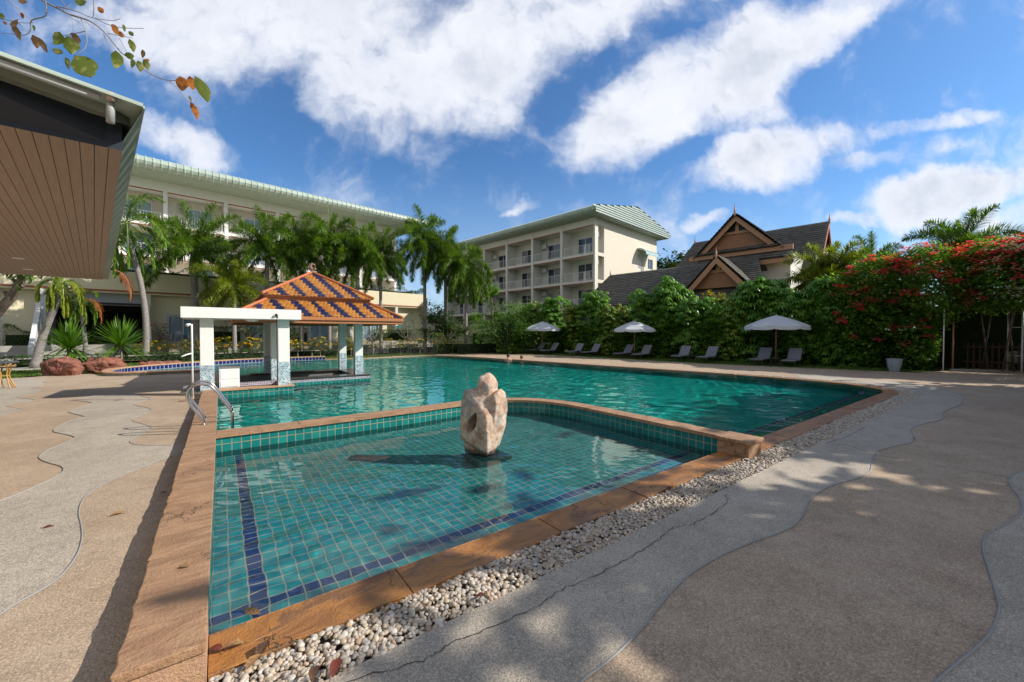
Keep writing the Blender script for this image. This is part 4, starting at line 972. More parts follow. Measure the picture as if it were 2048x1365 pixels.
while x > LX:
    b = MB(); b.box(x-.16, x+.16, -.03, .28, 6.2, 15.3); b.box(x-.07, x+.07, .28, 1.79, 6.2, 15.2); b.build('pillar', WHITE, lb)
    for i, z in enumerate(LZ[:3]):
        if x-4.6 > LX:
            windowset(lb, x-2.9, 1.76, z+.02, 2.0, 2.2, 'y-', frame=WHITE, glass=mat('sky_blue_window_glass', base=(.16, .27, .42), rough=.08, spec=.8) if 'sky_blue_window_glass' not in bpy.data.materials else bpy.data.materials['sky_blue_window_glass'])
            q_ = railing(4.4, 1.0, .2); r_ = MB(); r_.add([(xx+x-4.55, yy+.12, zz+z) for xx, yy, zz in q_.v], q_.f); r_.build('railing', WPVC, lb)
    x -= 4.72; k += 1
prf = [(-3.0, 16.14), (-3.3, 16.2), (-3.52, 16.38), (-3.62, 16.62), (-3.54, 16.88), (-3.3, 17.08), (-2.9, 17.18)]
full = prf+[(6.5, 18.7), (16, 17.0), (16.5, 16.2)]
b = MB(); corr(b, full, LX-2, 2.5, .52, .05); b.build('roof', GROOF, lb)
b = MB(); b.add([(2.48, y, z-.01) for y, z in full], [tuple(range(len(full)))]); b.box(LX-2, 2.48, -3.05, 16, 16.12, 16.15)
b.build('soffit', GROOFD, lb)
# podium with ground floor rooms
py0 = -9.9
b = MB(); b.box(LX, -1.3, py0, 0, 4.92, 6.3); b.box(LX, -1.3, py0+.02, -.01, 4.70, 4.80); b.build('podium_parapet', CREAM2 if False else CREAM, lb)
b = MB(); b.box(LX, -1.28, py0-.03, py0+.25, 4.80, 4.918); b.build('red_trim', RUST, lb)
b = MB(); yw = py0+.7
cuts = []
for a0 in (-6.9, 3.1, 8.2, 13.4, 18.5): cuts.append((a0-26.4-.95, a0-26.4+.95))
cuts.append((-30.3, -25.6)); cuts.sort(); xp = LX
for c0, c1 in cuts:
    b.box(xp, c0, yw, yw+.2, 0, 4.7); xp = c1
b.box(xp, -1.3, yw, yw+.2, 0, 4.7)
for c0, c1 in cuts:
    if c1-c0 > 3: b.box(c0, c1, yw+.02, yw+.19, 4.5, 4.69)
    if c1-c0 < 3: b.box(c0, c1, yw+.001, yw+.199, 3.25, 4.7); b.box(c0, c1, yw+.001, yw+.199, 0, 1.1)
b.box(-1.5, -1.3, py0, yw, 0, 4.79)
b.build('ground_floor_wall', CREAM, lb); b = MB(); b.box(LX, LX+.2, py0, 0, 0, 4.79); b.build('side_wall', CREAM, lb)
for c0, c1 in cuts:
    if c1-c0 < 3:
        windowset(lb, c0+.02, yw+.05, 1.12, c1-c0-.04, 2.1, 'y-', curt=True, leaves=2)
        b = MB(); b.box(c0-.16, c0, yw-.05, yw-.001, 1.0, 3.4); b.box(c1, c1+.16, yw-.05, yw-.001, 1.0, 3.4); b.box(c0, c1, yw-.05, yw-.001, 3.25, 3.4); b.build('window_surround', CREAM3, lb)
for x in (-36.5, -32.6, -25.35, -20.3, -15.2, -10.2, -5.2):
    b = MB(); b.box(x-.14, x+.14, py0+.03, yw-.002, 1.0, 4.7); b.build('pier', CREAM3, lb)
# entrance recess: dark shutter, lintel, side walls
b = MB(); b.box(-30.3, -25.6, yw, yw+.3, 3.85, 4.7); b.box(-30.6, -30.3, py0, -2, 0, 4.7); b.box(-25.6, -25.45, py0, -2, 0, 4.7); b.build('entrance_surround', plaster('grey_white_render', (.50, .52, .54)), lb)
b = MB(); n = 60
b.add([(-30.3+4.7*k/n, -5.0+.07*(k % 2), z) for k in range(n+1) for z in (.9, 3.5)], [(2*k, 2*k+2, 2*k+3, 2*k+1) for k in range(n)]); b.build('shutter', mat('black_shutter', base=(.012, .013, .016), rough=.45), lb)
b = MB(); b.box(-30.3, -25.6, -4.8, -4.6, .9, 4.7); b.box(-30.3, -25.6, py0, -4.8, 3.9, 4.0); b.build('recess_wall', DARK, lb)
for x in (-30.75, -25.5):
    b = MB(); b.add([(x, py0-3.2, 0), (x, py0-3.2, 1.0), (x, py0-2.9, 1.15), (x, py0-.3, 3.3), (x, py0, 3.9), (x, py0, 0), (x+.22, py0-3.2, 0), (x+.22, py0-3.2, 1.0), (x+.22, py0-2.9, 1.15), (x+.22, py0-.3, 3.3), (x+.22, py0, 3.9), (x+.22, py0, 0)],
          [(5, 4, 3, 2, 1, 0), (6, 7, 8, 9, 10, 11), (0, 1, 7, 6), (1, 2, 8, 7), (2, 3, 9, 8), (3, 4, 10, 9)]); b.build('stair_side_wall', PEWTER, lb)
# terraces between the path and the hotel
def bandpoly(a0, a1, b0, b1): return [tuple(AB(a, b_)[:2]) for a, b_ in ((a0, b0), (a1, b0), (a1, b1), (a0, b1))]
stonem = plaster('grey_kerb_concrete', (.36, .34, .31), .2, .85, .4)
for i, (b0, b1, z) in enumerate(((36.2, 37.6, .22), (37.6, 38.9, .55), (38.9, 50.2, .9))):
    tag(poly_sheet('terrace_lawn' if i < 2 else 'terrace', bandpoly(-22, 24.8, b0, b1), [], z, LAWN if i < 2 else stonem), kind='structure')
    m_ = MB(); 
    p = [AB(a, b_) for a, b_ in ((-22, b0-.18), (24.8, b0-.18), (24.8, b0), (-22, b0))]
    m_.prism([(q.x, q.y) for q in p], -.14, z+.03); tag(m_.build('terrace_kerb', stonem), kind='structure')
tag(poly_sheet('path', bandpoly(-26, 30, 34.2, 35.9), [], -.115, plaster('path_concrete', (.40, .38, .34), .2, .85, .3)), kind='structure')
pl_pts = [G(x, y, -.12) for x, y in ((-250, 760), (0, 742), (62, 741), (128, 736), (150, 728), (62, 729), (0, 731), (-250, 742))]
tag(poly_sheet('path', pl_pts, [], -.112, bpy.data.materials['path_concrete']), kind='structure')
tag(poly_sheet('entrance_ramp', bandpoly(-4.1, .8, 33.0, 40.3), [], .05, plaster('red_brown_paving', (.34, .20, .14), .25, .8, .3)), kind='structure')
# garden wall right of the hotel
gw = thing('garden_wall', 'plain cream garden wall between the hotel and the white flowering tree', 'wall', AB(25.3, 41.5, -.13), BA)
b = MB(); b.box(0, 14, 0, .2, 0, 2.9); b.build('wall', CREAM, gw); b = MB(); b.box(-.03, 14.03, -.04, .24, 2.9, 3.0); b.build('cap', CREAM3, gw)

# -- dark tiled gabled house behind the hedge
K = 1.25
hr = AB(31*K, 9*K, -.12); hs = thing('gabled_house', 'brown gabled house with steep dark grey tiled roofs and spire finials behind the hedge', 'house', hr, BA)
def h(a, b_, z): return Vector(((a-31)*K, (b_-9)*K, (z-1.7)*K+1.7+.12))
def tileplane(b, p0, p1, p2, p3, row=.30, seg=.42):
    """p0-p1 eave edge, p3-p2 ridge edge"""
    p0, p1, p2, p3 = map(Vector, (p0, p1, p2, p3)); n = (p1-p0).cross(p3-p0).normalized(); b.add([p0, p1, p2, p3], [(0, 1, 2, 3)]); b.add([p0-n*.08, p1-n*.08, p2-n*.08, p3-n*.08], [(3, 2, 1, 0)])
    H = ((p3+p2)/2-(p0+p1)/2).length; rows = max(2, int(H/row))
    for r in range(rows):
        s0, s1 = r/rows, min(1, (r+1.06)/rows); a0 = p0.lerp(p3, s0); a1 = p1.lerp(p2, s0); c0 = p0.lerp(p3, s1); c1 = p1.lerp(p2, s1); L_ = (a1-a0).length; m_ = max(1, int(L_/seg))
        for k in range(m_):
            u0, u1 = k/m_, (k+1)/m_; q = [a0.lerp(a1, u0)+n*.07, a0.lerp(a1, u1)+n*.07, c0.lerp(c1, u1)+n*.02, c0.lerp(c1, u0)+n*.02, a0.lerp(a1, u0)+n*.0, a0.lerp(a1, u1)+n*.0]
            b.add(q, [(0, 1, 2, 3), (4, 5, 1, 0)])
def finial(b, p, H=.9):
    b.tube([p-Vector((0, 0, .3)), p+Vector((0, 0, .15)), p+Vector((0, 0, H*.5)), p+Vector((0, 0, H))], [.07, .09, .04, .008], 6)
ft = MB()
b = MB()                                                # main roof
tileplane(b, h(34.2, 4.9, 6.0), h(34.2, 15.6, 6.0), h(38, 14.5, 10.15), h(38, 4.9, 10.15)) if False else None
tileplane(b, h(34.2, 15.9, 6.0), h(34.2, 4.9, 6.0), h(38, 4.9, 10.15), h(38, 14.7, 10.15)); tileplane(b, h(41.8, 4.9, 6.0), h(41.8, 15.9, 6.0), h(38, 14.7, 10.15), h(38, 4.9, 10.15))
tileplane(b, h(41.8, 15.9, 6.0), h(34.2, 15.9, 6.0), h(38, 14.72, 10.15), h(38, 14.7, 10.15))
b.build('main_roof', DTILE, hs); finial(ft, h(38, 4.85, 10.15), .75); finial(ft, h(38, 14.7, 10.15), .9)
b = MB()                                                # big cross gable
tileplane(b, h(39, 11.9, 7.25), h(30.4, 11.9, 7.25), h(30.4, 9.07, 10.1), h(39, 9.07, 10.1)); tileplane(b, h(30.4, 6.2, 7.25), h(39, 6.2, 7.25), h(39, 9.07, 10.1), h(30.4, 9.07, 10.1))
b.build('cross_gable_roof', DTILE, hs); finial(ft, h(30.35, 9.07, 10.1), .85)
def gable(a, bl, bc, br, z0, z1, th=.18, vent=True):
    g = MB(); x = h(a, 0, 0).x; P = [h(a, bl, z0), h(a, br, z0), h(a, bc, z1)]
    g.add([(x, p.y, p.z) for p in P]+[(x+.15, p.y, p.z) for p in P], [(0, 1, 2), (5, 4, 3), (0, 3, 4, 1), (1, 4, 5, 2), (2, 5, 3, 0)]); o = g.build('gable', TIMB, hs)
    g = MB(); xf = h(a-.45, 0, 0).x
    for q in (P[0], P[1]):
        t_ = Vector((xf, q.y, q.z)); u_ = Vector((xf, P[2].y, P[2].z)); d_ = (t_-u_).normalized(); e = t_+d_*.35; dn = Vector((0, -d_.z, d_.y)); dn = dn if dn.z < 0 else -dn
        w = .30*K; vs = [u_, e, e+dn*w, u_+Vector((0, 0, -w*1.35))]; g.add(vs+[v+Vector((.1, 0, 0)) for v in vs], [(0, 1, 2, 3), (7, 6, 5, 4), (0, 4, 5, 1), (1, 5, 6, 2), (2, 6, 7, 3), (3, 7, 4, 0)])
    g.build('bargeboard', BARGE, hs)
    if vent:
        g = MB(); f_ = .60; zc = z0+(z1-z0)*f_; l_ = h(a, bl+(bc-bl)*(f_+.06), zc); r_ = h(a, br+(bc-br)*(f_+.06), zc); c_ = h(a, bc, z0+(z1-z0)*.93)
        g.add([(x-.02, l_.y, l_.z), (x-.02, r_.y, r_.z), (x-.02, c_.y, c_.z)], [(0, 2, 1)]); g.build('vent', DARK, hs)
        g = MB(); g.box(x-.12, x-.03, c_.y-.14, c_.y+.14, l_.z, c_.z); g.box(x-.10, x-.03, r_.y-.1, l_.y+.1, l_.z-.22, l_.z); g.build('king_post', BARGE, hs)
gable(31, 11.7, 9.07, 6.4, 7.35, 9.95)
b = MB(); p, q = h(30.45, 12.2, 7.42), h(30.6, 5.7, 7.1); b.box(p.x, p.x+.2, q.y, p.y, q.z, p.z); p, q = h(30.1, 11.2, 6.6), h(30.2, 5.6, 6.25); b.box(p.x, p.x+.2, q.y, p.y, q.z, p.z); b.build('fascia_beam', BARGE, hs)
b = MB(); tileplane(b, h(30.0, 11.6, 6.62), h(30.0, 5.6, 6.62), h(30.7, 5.8, 7.12), h(30.7, 11.6, 7.12)); tileplane(b, h(30.3, 11.7, 7.44), h(30.3, 6.5, 7.44), h(31, 6.5, 7.75), h(31, 11.7, 7.75)); b.build('skirt_roof', DTILE, hs)
b = MB(); tileplane(b, h(31, 10.9, 4.6), h(26.6, 10.9, 4.6), h(26.6, 8.97, 6.62), h(31, 8.97, 6.62)); tileplane(b, h(26.6, 7.05, 4.6), h(31, 7.05, 4.6), h(31, 8.97, 6.62), h(26.6, 8.97, 6.62)); b.build('porch_roof', DTILE, hs)
finial(ft, h(26.55, 8.97, 6.62), .65); gable(27, 10.7, 8.97, 7.25, 4.6, 6.5)
b = MB(); tileplane(b, h(26.4, 19.5, 3.8), h(26.4, 6.2, 3.8), h(30, 7.5, 6.72), h(30, 18.7, 6.72)); tileplane(b, h(33.6, 6.2, 3.8), h(33.6, 19.5, 3.8), h(30, 18.7, 6.72), h(30, 7.5, 6.72)); tileplane(b, h(33.6, 19.5, 3.8), h(26.4, 19.5, 3.8), h(30, 18.72, 6.72), h(30, 18.7, 6.72)); b.build('lower_roof', DTILE, hs)
finial(ft, h(30, 18.7, 6.72), .6); ft.build('finials', BARGE, hs)
b = MB(); p, q = h(30.9, 5.9, 0), h(37.5, 11.8, 7.0); b.box(p.x, q.x, p.y, q.y, 0, q.z); p, q = h(34.8, 5.2, 0), h(41, 15.2, 6.4); b.box(p.x, q.x, p.y, q.y, 0, q.z); b.build('upper_wall', CREAM3, hs)
g = MB(); x0 = h(38, 5.25, 0); P = [h(34.8, 5.2, 6.3), h(41.2, 5.2, 6.3), h(38, 5.2, 9.9)]; g.add([tuple(p_) for p_ in P]+[(p_.x, p_.y+.15, p_.z) for p_ in P], [(0, 1, 2), (5, 4, 3), (0, 3, 4, 1), (1, 4, 5, 2), (2, 5, 3, 0)]); g.build('gable', TIMB, hs)
g = MB()
for e in (34.3, 41.7):
    u_ = h(38, 4.85, 10.12); t_ = h(e, 4.85, 6.1); g.add([u_, t_, t_-Vector((0, 0, .45)), u_-Vector((0, 0, .55)), u_+Vector((0, .12, 0)), t_+Vector((0, .12, 0)), t_+Vector((0, .12, -.45)), u_+Vector((0, .12, -.55))], [(0, 1, 2, 3), (7, 6, 5, 4), (0, 4, 5, 1), (1, 5, 6, 2), (2, 6, 7, 3)])
g.build('bargeboard', RUST, hs)
b = MB(); p, q = h(27.0, 7.0, 0), h(33.2, 19, 3.9); b.box(p.x, q.x, p.y, q.y, 0, q.z); b.build('lower_wall', plaster('dark_grey_stone', (.16, .15, .14)), hs)  # lower wall in dark grey plaster with random stains

# -- restaurant eave at the upper left
ZE = 3.3; sE = (ZE-1.7)/1.3
nr_ = Vector((*G(245, 299, ZE), ZE)); fr_ = Vector((*G(205, 560, ZE), ZE)); dE = Vector((math.sin(R(36.4+49.5)), math.cos(R(36.4+49.5)), 0))
ev_ = thing('restaurant_roof', 'overhanging restaurant roof with brown plank soffit, dark fascia and green metal edge at upper left', 'roof', (nr_.x-6, nr_.y+3, 0))
def E_(b): b.v = [(x-(nr_.x-6), y-(nr_.y+3), z) for x, y, z in b.v]; return b
W_ = 9.0; b = MB(); npl = 105
A0, A1 = nr_, fr_
for k in range(npl):
    o0, o1 = k*.086, k*.086+.081
    q = [A0-dE*o0, A1-dE*o0, A1-dE*o1, A0-dE*o1]
    b.add([tuple(v) for v in q]+[(v.x, v.y, v.z+.02) for v in q], [(0, 1, 2, 3), (7, 6, 5, 4), (0, 4, 5, 1), (2, 6, 7, 3), (0, 3, 7, 4), (1, 5, 6, 2)]); f_ = len(b.f)
    for j in range(6): b.uv[f_-6+j] = [(k*.37, 0), (k*.37, 9), (k*.37+.14, 9), (k*.37+.14, 0)]
E_(b).build('soffit', PLANK, ev_)
b = MB(); q = [A0, A1, A1-dE*W_, A0-dE*W_]; b.add([(v.x, v.y, v.z+.021) for v in q]+[(v.x, v.y, v.z+.2) for v in q], [(0, 1, 2, 3), (7, 6, 5, 4), (0, 4, 5, 1), (1, 5, 6, 2), (2, 6, 7, 3), (3, 7, 4, 0)]); E_(b).build('soffit_gap', DARK, ev_)
def LN(x0, y0, d0, x1, y1, d1, ext=1.6):
    p, q = DP(x0, y0, d0), DP(x1, y1, d1); return p+(p-q)*ext, q
sL, sR = A0-dE*W_, A0; V0 = Vector((0, 0, -.02))
gL, gR = LN(0, 153, 2.86, 232, 237, 3.28); tL, tR = LN(0, 125, 2.80, 224.6, 204, 3.20); rL, rR = LN(0, 108, 2.72, 286, 212, 3.22)
CF = DP(216, 558, 11.9)
def slab(b, p, q, r, s_, th):
    P = [Vector(v) for v in (p, q, r, s_)]; n = (P[1]-P[0]).cross(P[3]-P[0]).normalized()*th
    b.add(P+[v+n for v in P], [(3, 2, 1, 0), (4, 5, 6, 7), (0, 1, 5, 4), (1, 2, 6, 5), (2, 3, 7, 6), (3, 0, 4, 7)])
b = MB(); fL = gL+Vector((0, 0, .03)); fR = A0+Vector((0, 0, .33)); slab(b, sL, sR, fR, fL, .03); E_(b).build('fascia', NAVYP, ev_)
gutm = metalroof('weathered_gutter', (.24, .26, .21))
tow = Vector((-FW.x, -FW.y, 0))
b = MB(); n = 6; prg = [(0.0, .30), (.0, .0), (.05, -.015), (.10, .02), (.12, .10), (.12, .26)]
for (P, Q) in ((gL, gR),):
    vs = []
    for e in (P, Q):
        w_ = (tL-gL).length if e is P else (tR-gR).length
        for (u_, v_) in ((-.12, w_*.9), (-.12, 0), (-.04, -.02), (.04, .0), (.06, w_*.5), (.05, w_*.98)): p = e+tow*u_+Vector((0, 0, v_)); vs.append(tuple(p))
    b.add(vs, [(i, i+1, 7+i, 6+i) for i in range(5)]+[(6+i, 7+i, i+1, i) for i in range(5)])
b.add([tuple(gR+tow*u_+Vector((0, 0, v_))) for (u_, v_) in ((-.12, .14), (-.12, 0), (-.04, -.02), (.04, 0), (.06, .08), (.05, .15))], [(0, 1, 2, 3, 4, 5), (5, 4, 3, 2, 1, 0)])
E_(b).build('gutter', gutm, ev_)
b = MB(); b.tube([tR+tow*.10+V0, tL+tow*.10+V0], .024, 10); E_(b).build('gutter_roll', mat('bright_zinc', base=(.75, .76, .80), rough=.4), ev_, smooth=True)
b = MB(); pb = DP(221, 190, 3.14); pc = DP(221, 246, 3.14); b.tube([pb, pc], .026, 14); E_(b).build('gutter_bracket', mat('grey_pipe', base=(.34, .36, .35), rough=.5), ev_, smooth=True)
b = MB(); pd = DP(224, 203, 3.12); b.tube([pd, DP(221, 186, 3.11)], .030, 12); E_(b).build('rusty_cap', mat('rusty_cap_paint', base=(.5, .36, .27), rough=.7), ev_, smooth=True)
# corrugated verge strip along the right side, underside of the roof sheet and the drip edge
b = MB(); Nv = 150; vs = []
TN = rR+Vector((0, 0, -.035)); I0 = A0+Vector((0, 0, .06)); I1 = A1+Vector((0, 0, .03))
for k in range(Nv+1):
    u = k/Nv; wv = .014*math.sin(k*1.25); p = I0.lerp(I1, u); q = TN.lerp(CF, u); vs += [(p.x, p.y, p.z+wv), (q.x, q.y, q.z+wv)]
b.add(vs, [(2*k, 2*k+2, 2*k+3, 2*k+1) for k in range(Nv)]); b.add([(x, y, z+.012) for x, y, z in vs], [(2*k+1, 2*k+3, 2*k+2, 2*k) for k in range(Nv)])
E_(b).build('verge_sheet', GROOFD, ev_)
b = MB(); vs = []; n = 120
for k in range(n+1):
    u = .04+.96*k/n; wv = .003*math.sin(k*1.5); p = rR.lerp(rL, u); q = (fR+Vector((0, 0, .10))).lerp(fL+Vector((0, 0, .12)), u); p = p-tow*.14; vs += [(p.x, p.y, p.z-.012+wv), (q.x, q.y, q.z-.02+wv)]
b.add(vs, [(2*k, 2*k+1, 2*k+3, 2*k+2) for k in range(n)]); b.add([(x, y, z+.01) for x, y, z in vs], [(2*k, 2*k+2, 2*k+3, 2*k+1) for k in range(n)]); E_(b).build('roof_sheet_edge', GROOFD, ev_)
b = MB(); top = Vector((0, 0, .35)); slab(b, rL, rR, CF+Vector((0, 0, .04)), CF-dE*W_+Vector((0, 0, .04)), .02); E_(b).build('roof_sheet', GROOF, ev_)
b = MB(); slab(b, rL+Vector((0, 0, -.014)), rR+Vector((0, 0, -.014)), rR, rL, .012); E_(b).build('drip_edge', GROOF, ev_)
b = MB(); slab(b, rR+Vector((0, 0, -.02)), CF+Vector((0, 0, -.03)), CF, rR, .012); E_(b).build('verge_trim', GROOF, ev_)
for (px, py) in ((37, 517), (56, 539)):
    gx_, gy_ = G(px, py, ZE-.001); b = MB(); b.lathe([(0, -.006), (.07, -.006), (.09, -.008), (.095, -.001)], (gx_, gy_, ZE), 20); E_(b).build('downlight', WPVC, ev_)
b = MB(); q0 = A0-dE*4.6+Vector((0, 0, 0)); q1 = A1-dE*4.6; b.add([(q0.x, q0.y, 0), (q1.x, q1.y, 0), (q1.x, q1.y, ZE-.01), (q0.x, q0.y, ZE-.01), (q0.x-.2, q0.y, 0), (q1.x-.2, q1.y, 0), (q1.x-.2, q1.y, ZE-.01), (q0.x-.2, q0.y, ZE-.01)], [(0, 1, 2, 3), (7, 6, 5, 4), (0, 3, 7, 4), (1, 5, 6, 2)]); E_(b).build('wall', CREAM, ev_)

# ------------------------------------------------------------------ vegetation
def V(x, y, z): return Vector((x, y, z))
def basis(dv):
    dv = dv.normalized(); a = Vector((0, 0, 1)) if abs(dv.z) < .95 else Vector((1, 0, 0)); s_ = dv.cross(a).normalized(); return dv, s_, s_.cross(dv)
def leaf(b, p, dv, L, w, sag=.3, segs=2, twist=0.0, side=None):
    """a tapering leaf of segs quads ending in a point, sagging by gravity"""
    dv = dv.normalized()
    if side is None: side = dv.cross(Vector((0, 0, 1)));  side = side.normalized() if side.length > .05 else Vector((1, 0, 0))
    if twist: side = Matrix.Rotation(twist, 3, dv) @ side
    o = len(b.v); q = Vector(p); dd = dv.copy(); st = L/(segs)
    ws = [.45, 1.0, .75, .5][:segs]
    for i in range(segs):
        ww = w*ws[i]; b.v.append(tuple(q-side*ww*.5)); b.v.append(tuple(q+side*ww*.5)); dd = (dd+Vector((0, 0, -sag))).normalized(); q = q+dd*st
    b.v.append(tuple(q))
    for i in range(segs-1): b.f.append((o+2*i, o+2*i+1, o+2*i+3, o+2*i+2)); b.mi.append(0)
    b.f.append((o+2*segs-2, o+2*segs-1, o+2*segs)); b.mi.append(0)
def frond(b, rb, rnd, p, dv, L, mode='fox', droop=.09, ll=.42, lw=.035, steps=30, start=.12, lsag=.22):
    q = Vector(p); dd = dv.normalized(); st = L/steps; pts = [q.copy()]
    for i in range(steps):
        u = (i+1)/steps; dd = (dd+Vector((0, 0, -droop*28/steps*(.35+1.3*u)))).normalized(); q = q+dd*st; pts.append(q.copy())
        if u < start: continue
        _, s_, n_ = basis(dd); k = math.sin(min(1, (u-start)/(1-start)*.92+.1)*math.pi)**.55
        l_ = ll*(.35+.65*k)
        if mode == 'fox':
            for j in range(11):
                an = rnd.uniform(0, 6.283); r_ = s_*math.cos(an)+n_*math.sin(an); dv2 = dd*rnd.uniform(.35, .9)+r_; leaf(b, q, dv2, l_*rnd.uniform(.75, 1.1), lw, lsag, 2)
        else:
            for sg in (-1, 1):
                for j in range(2):
                    dv2 = dd*rnd.uniform(.45, .8)+s_*sg+n_*rnd.uniform(-.1, .35); leaf(b, q+dd*st*rnd.uniform(-.5, .5), dv2, l_*rnd.uniform(.85, 1.1), lw, lsag, 3)
    rb.tube(pts[::3]+[pts[-1]], [.03*(1-.85*i/len(pts[::3])) for i in range(len(pts[::3])+1)], 5)
def make_palm(label, seed, H, loc, r0=.14, r1=.10, nf=15, L=2.5, mode='fox', lean=(0, 0), shaft=.9, ll=.42, lw=.04, droop=.09, emin=-25, lmat=None, group=None, cat='palm', name='palm_tree', flare=1.35, spear=True, curve=0.0, steps=30, lsag=.22):
    rnd = random.Random(seed); t_ = thing(name, label, cat, loc, 0, group)
    n = 14; pts = [V(lean[0]*(i/n)**1.5+curve*math.sin(i/n*math.pi), lean[1]*(i/n)**1.5, H*i/n) for i in range(n+1)]
    rs = [r0*(flare if i == 0 else (1.1 if i == 1 else 1))*(1-i/n)+r1*(i/n) for i in range(n+1)]
    b = MB(); b.tube(pts, rs, 12); b.build('trunk', BK_PALM, t_, smooth=True)
    top = pts[-1]; b = MB(); b.tube([top, top+V(0, 0, shaft*.3), top+V(0, 0, shaft*.7), top+V(0, 0, shaft)], [r1*1.15, r1*1.4, r1*1.05, r1*.5], 12); b.build('crownshaft', SHAFT, t_, smooth=True)
    c_ = top+V(0, 0, shaft*.9); lf_, rb_2 = MB(), MB()
    for i in range(nf):
        az = i*2.399+rnd.uniform(-.3, .3); el = R(78-(78-emin)*(i/(nf-1))**.9+rnd.uniform(-7, 7))
        frond(lf_, rb_2, rnd, c_, V(math.cos(az)*math.cos(el), math.sin(az)*math.cos(el), math.sin(el)), L*rnd.uniform(.85, 1.08)*(.85 if el > 1.1 else 1), mode, droop*(1.0 if el < .9 else .8), ll, lw, steps, lsag=lsag)
    if spear: rb_2.tube([c_, c_+V(.05, 0, L*.5), c_+V(.02, 0, L*.95)], [.03, .02, .006], 5)
    crn = lf_.build('crown', lmat or LF_FOX, t_); rb_2.build('frond_stalks', SHAFT, crn)
    return t_
def at(px, py, z=-.12): x, y = G(px, py, z); return (x, y, z)
def hgt(px_base, py_base, py_top, z=-.12):
    x, y = G(px_base, py_base, z); dd = x*FW.x+y*FW.y; return 1.7+(HY-py_top)/F*dd-z
GP = 'foxtail palms in the garden strip between pool and hotel'
pA = make_palm('tall thick trunked foxtail palm with the widest crown, left of the white canopy', 11, 6.0, at(394, 716), .30, .22, 24, 4.5, lean=(-.1, 0), ll=.82, lw=.056, shaft=1.9, group=GP, droop=.052, emin=-12, lsag=.12, steps=44)
pB = make_palm('slender foxtail palm whose thin trunk shows between the canopy pillars', 12, 4.3, at(469.5, 718), .15, .12, 18, 2.8, ll=.60, lw=.05, lmat=LF_YEL, group=GP, shaft=.8, droop=.07, lsag=.12, steps=36)
pC = make_palm('foxtail palm with upright spear rising right above the pavilion apex', 13, 7.7, at(604, 711), .18, .14, 22, 3.8, ll=.74, lw=.056, group=GP, shaft=1.1, droop=.055, lsag=.12, steps=40)
pD = make_palm('slim foxtail palm with thin trunk and hanging crown, middle of the three before the gap', 14, 8.1, at(891, 705), .16, .13, 22, 3.8, ll=.74, lw=.056, group=GP, shaft=1.2, droop=.08, emin=-35, lsag=.14, steps=40)
def cp(src, px, py, label, sc=1.0, rz=0.0, zs=1.0): return dup(src, at(px, py), rz, label, GP, (sc, sc, sc*zs))
cp(pC, 536, 714, 'foxtail palm hidden behind the canopy pillar, left of the pavilion apex', .95, 2.0)
cp(pD, 659, 711, 'foxtail palm standing just behind the right half of the pavilion roof', 1.0, 1.1, .98)
cp(pC, 716, 710, 'tall foxtail palm behind the two right mosaic pillars of the pavilion', .96, 4.0, 1.0)
cp(pD, 762, 709, 'foxtail palm just right of the pavilion eave with dark hanging fronds', .92, 2.3, 1.0)
cp(pD, 850, 706, 'foxtail palm left of the gap in the trees, first right of the hotel end', 1.04, 3.7, 1.06)
pE = make_palm('foxtail palm nearest the apartment block, with a brush like drooping green crown', 15, 6.2, at(932, 706), .17, .13, 22, 3.8, ll=.78, lw=.058, group=GP, shaft=1.8, droop=.12, emin=-45, lsag=.16, steps=40)
pF = make_palm('tall curved thin palm beside the brown eave edge with a half hidden crown', 16, 8.0, at(290, 724), .17, .13, 17, 3.6, mode='pin', ll=.85, lw=.07, lean=(-.75, .1), shaft=.8, droop=.12, curve=.25, emin=-45, name='palm_tree')
# small left palms
pG = make_palm('leaning palm with a grey trunk and yellowing fronds under the brown soffit', 17, 4.0, at(72, 737), .20, .11, 12, 1.9, mode='pin', ll=.5, lw=.05, lean=(1.05, -.2), shaft=.6, droop=.20, emin=-35, lmat=LF_YEL)
pH = make_palm('small palm with a bowed dry red frond in front of the dark entrance', 18, 3.1, at(173, 728), .13, .08, 11, 1.6, mode='pin', ll=.42, lw=.045, lean=(-.15, 0), shaft=.7, droop=.20, emin=-30, spear=False)
b, rb3 = MB(), MB(); frond(b, rb3, random.Random(3), V(-.15, 0, 3.75), V(.75, -.45, .55), 2.1, 'pin', .20, .42, .05, 26); f3 = b.build('dry_frond', LF_RED, pH); rb3.build('stalk', mat('dry_stalk', base=(.3, .12, .06)), f3)
b, rb3 = MB(), MB(); p0 = DP(232, 536, 15.5)
th_ = thing('dry_palm_frond', 'dry red brown palm frond hanging beside the tip of the brown soffit', 'palm frond', (p0.x, p0.y, p0.z-1.6)); frond(b, rb3, random.Random(5), V(0, 0, 1.5), RT*.75+V(0, 0, -.2), 1.3, 'pin', .14, .45, .03, 18, lsag=.4); b.build('leaflets', LF_RED, th_); rb3.build('stalk', bpy.data.materials['dry_stalk'], th_)
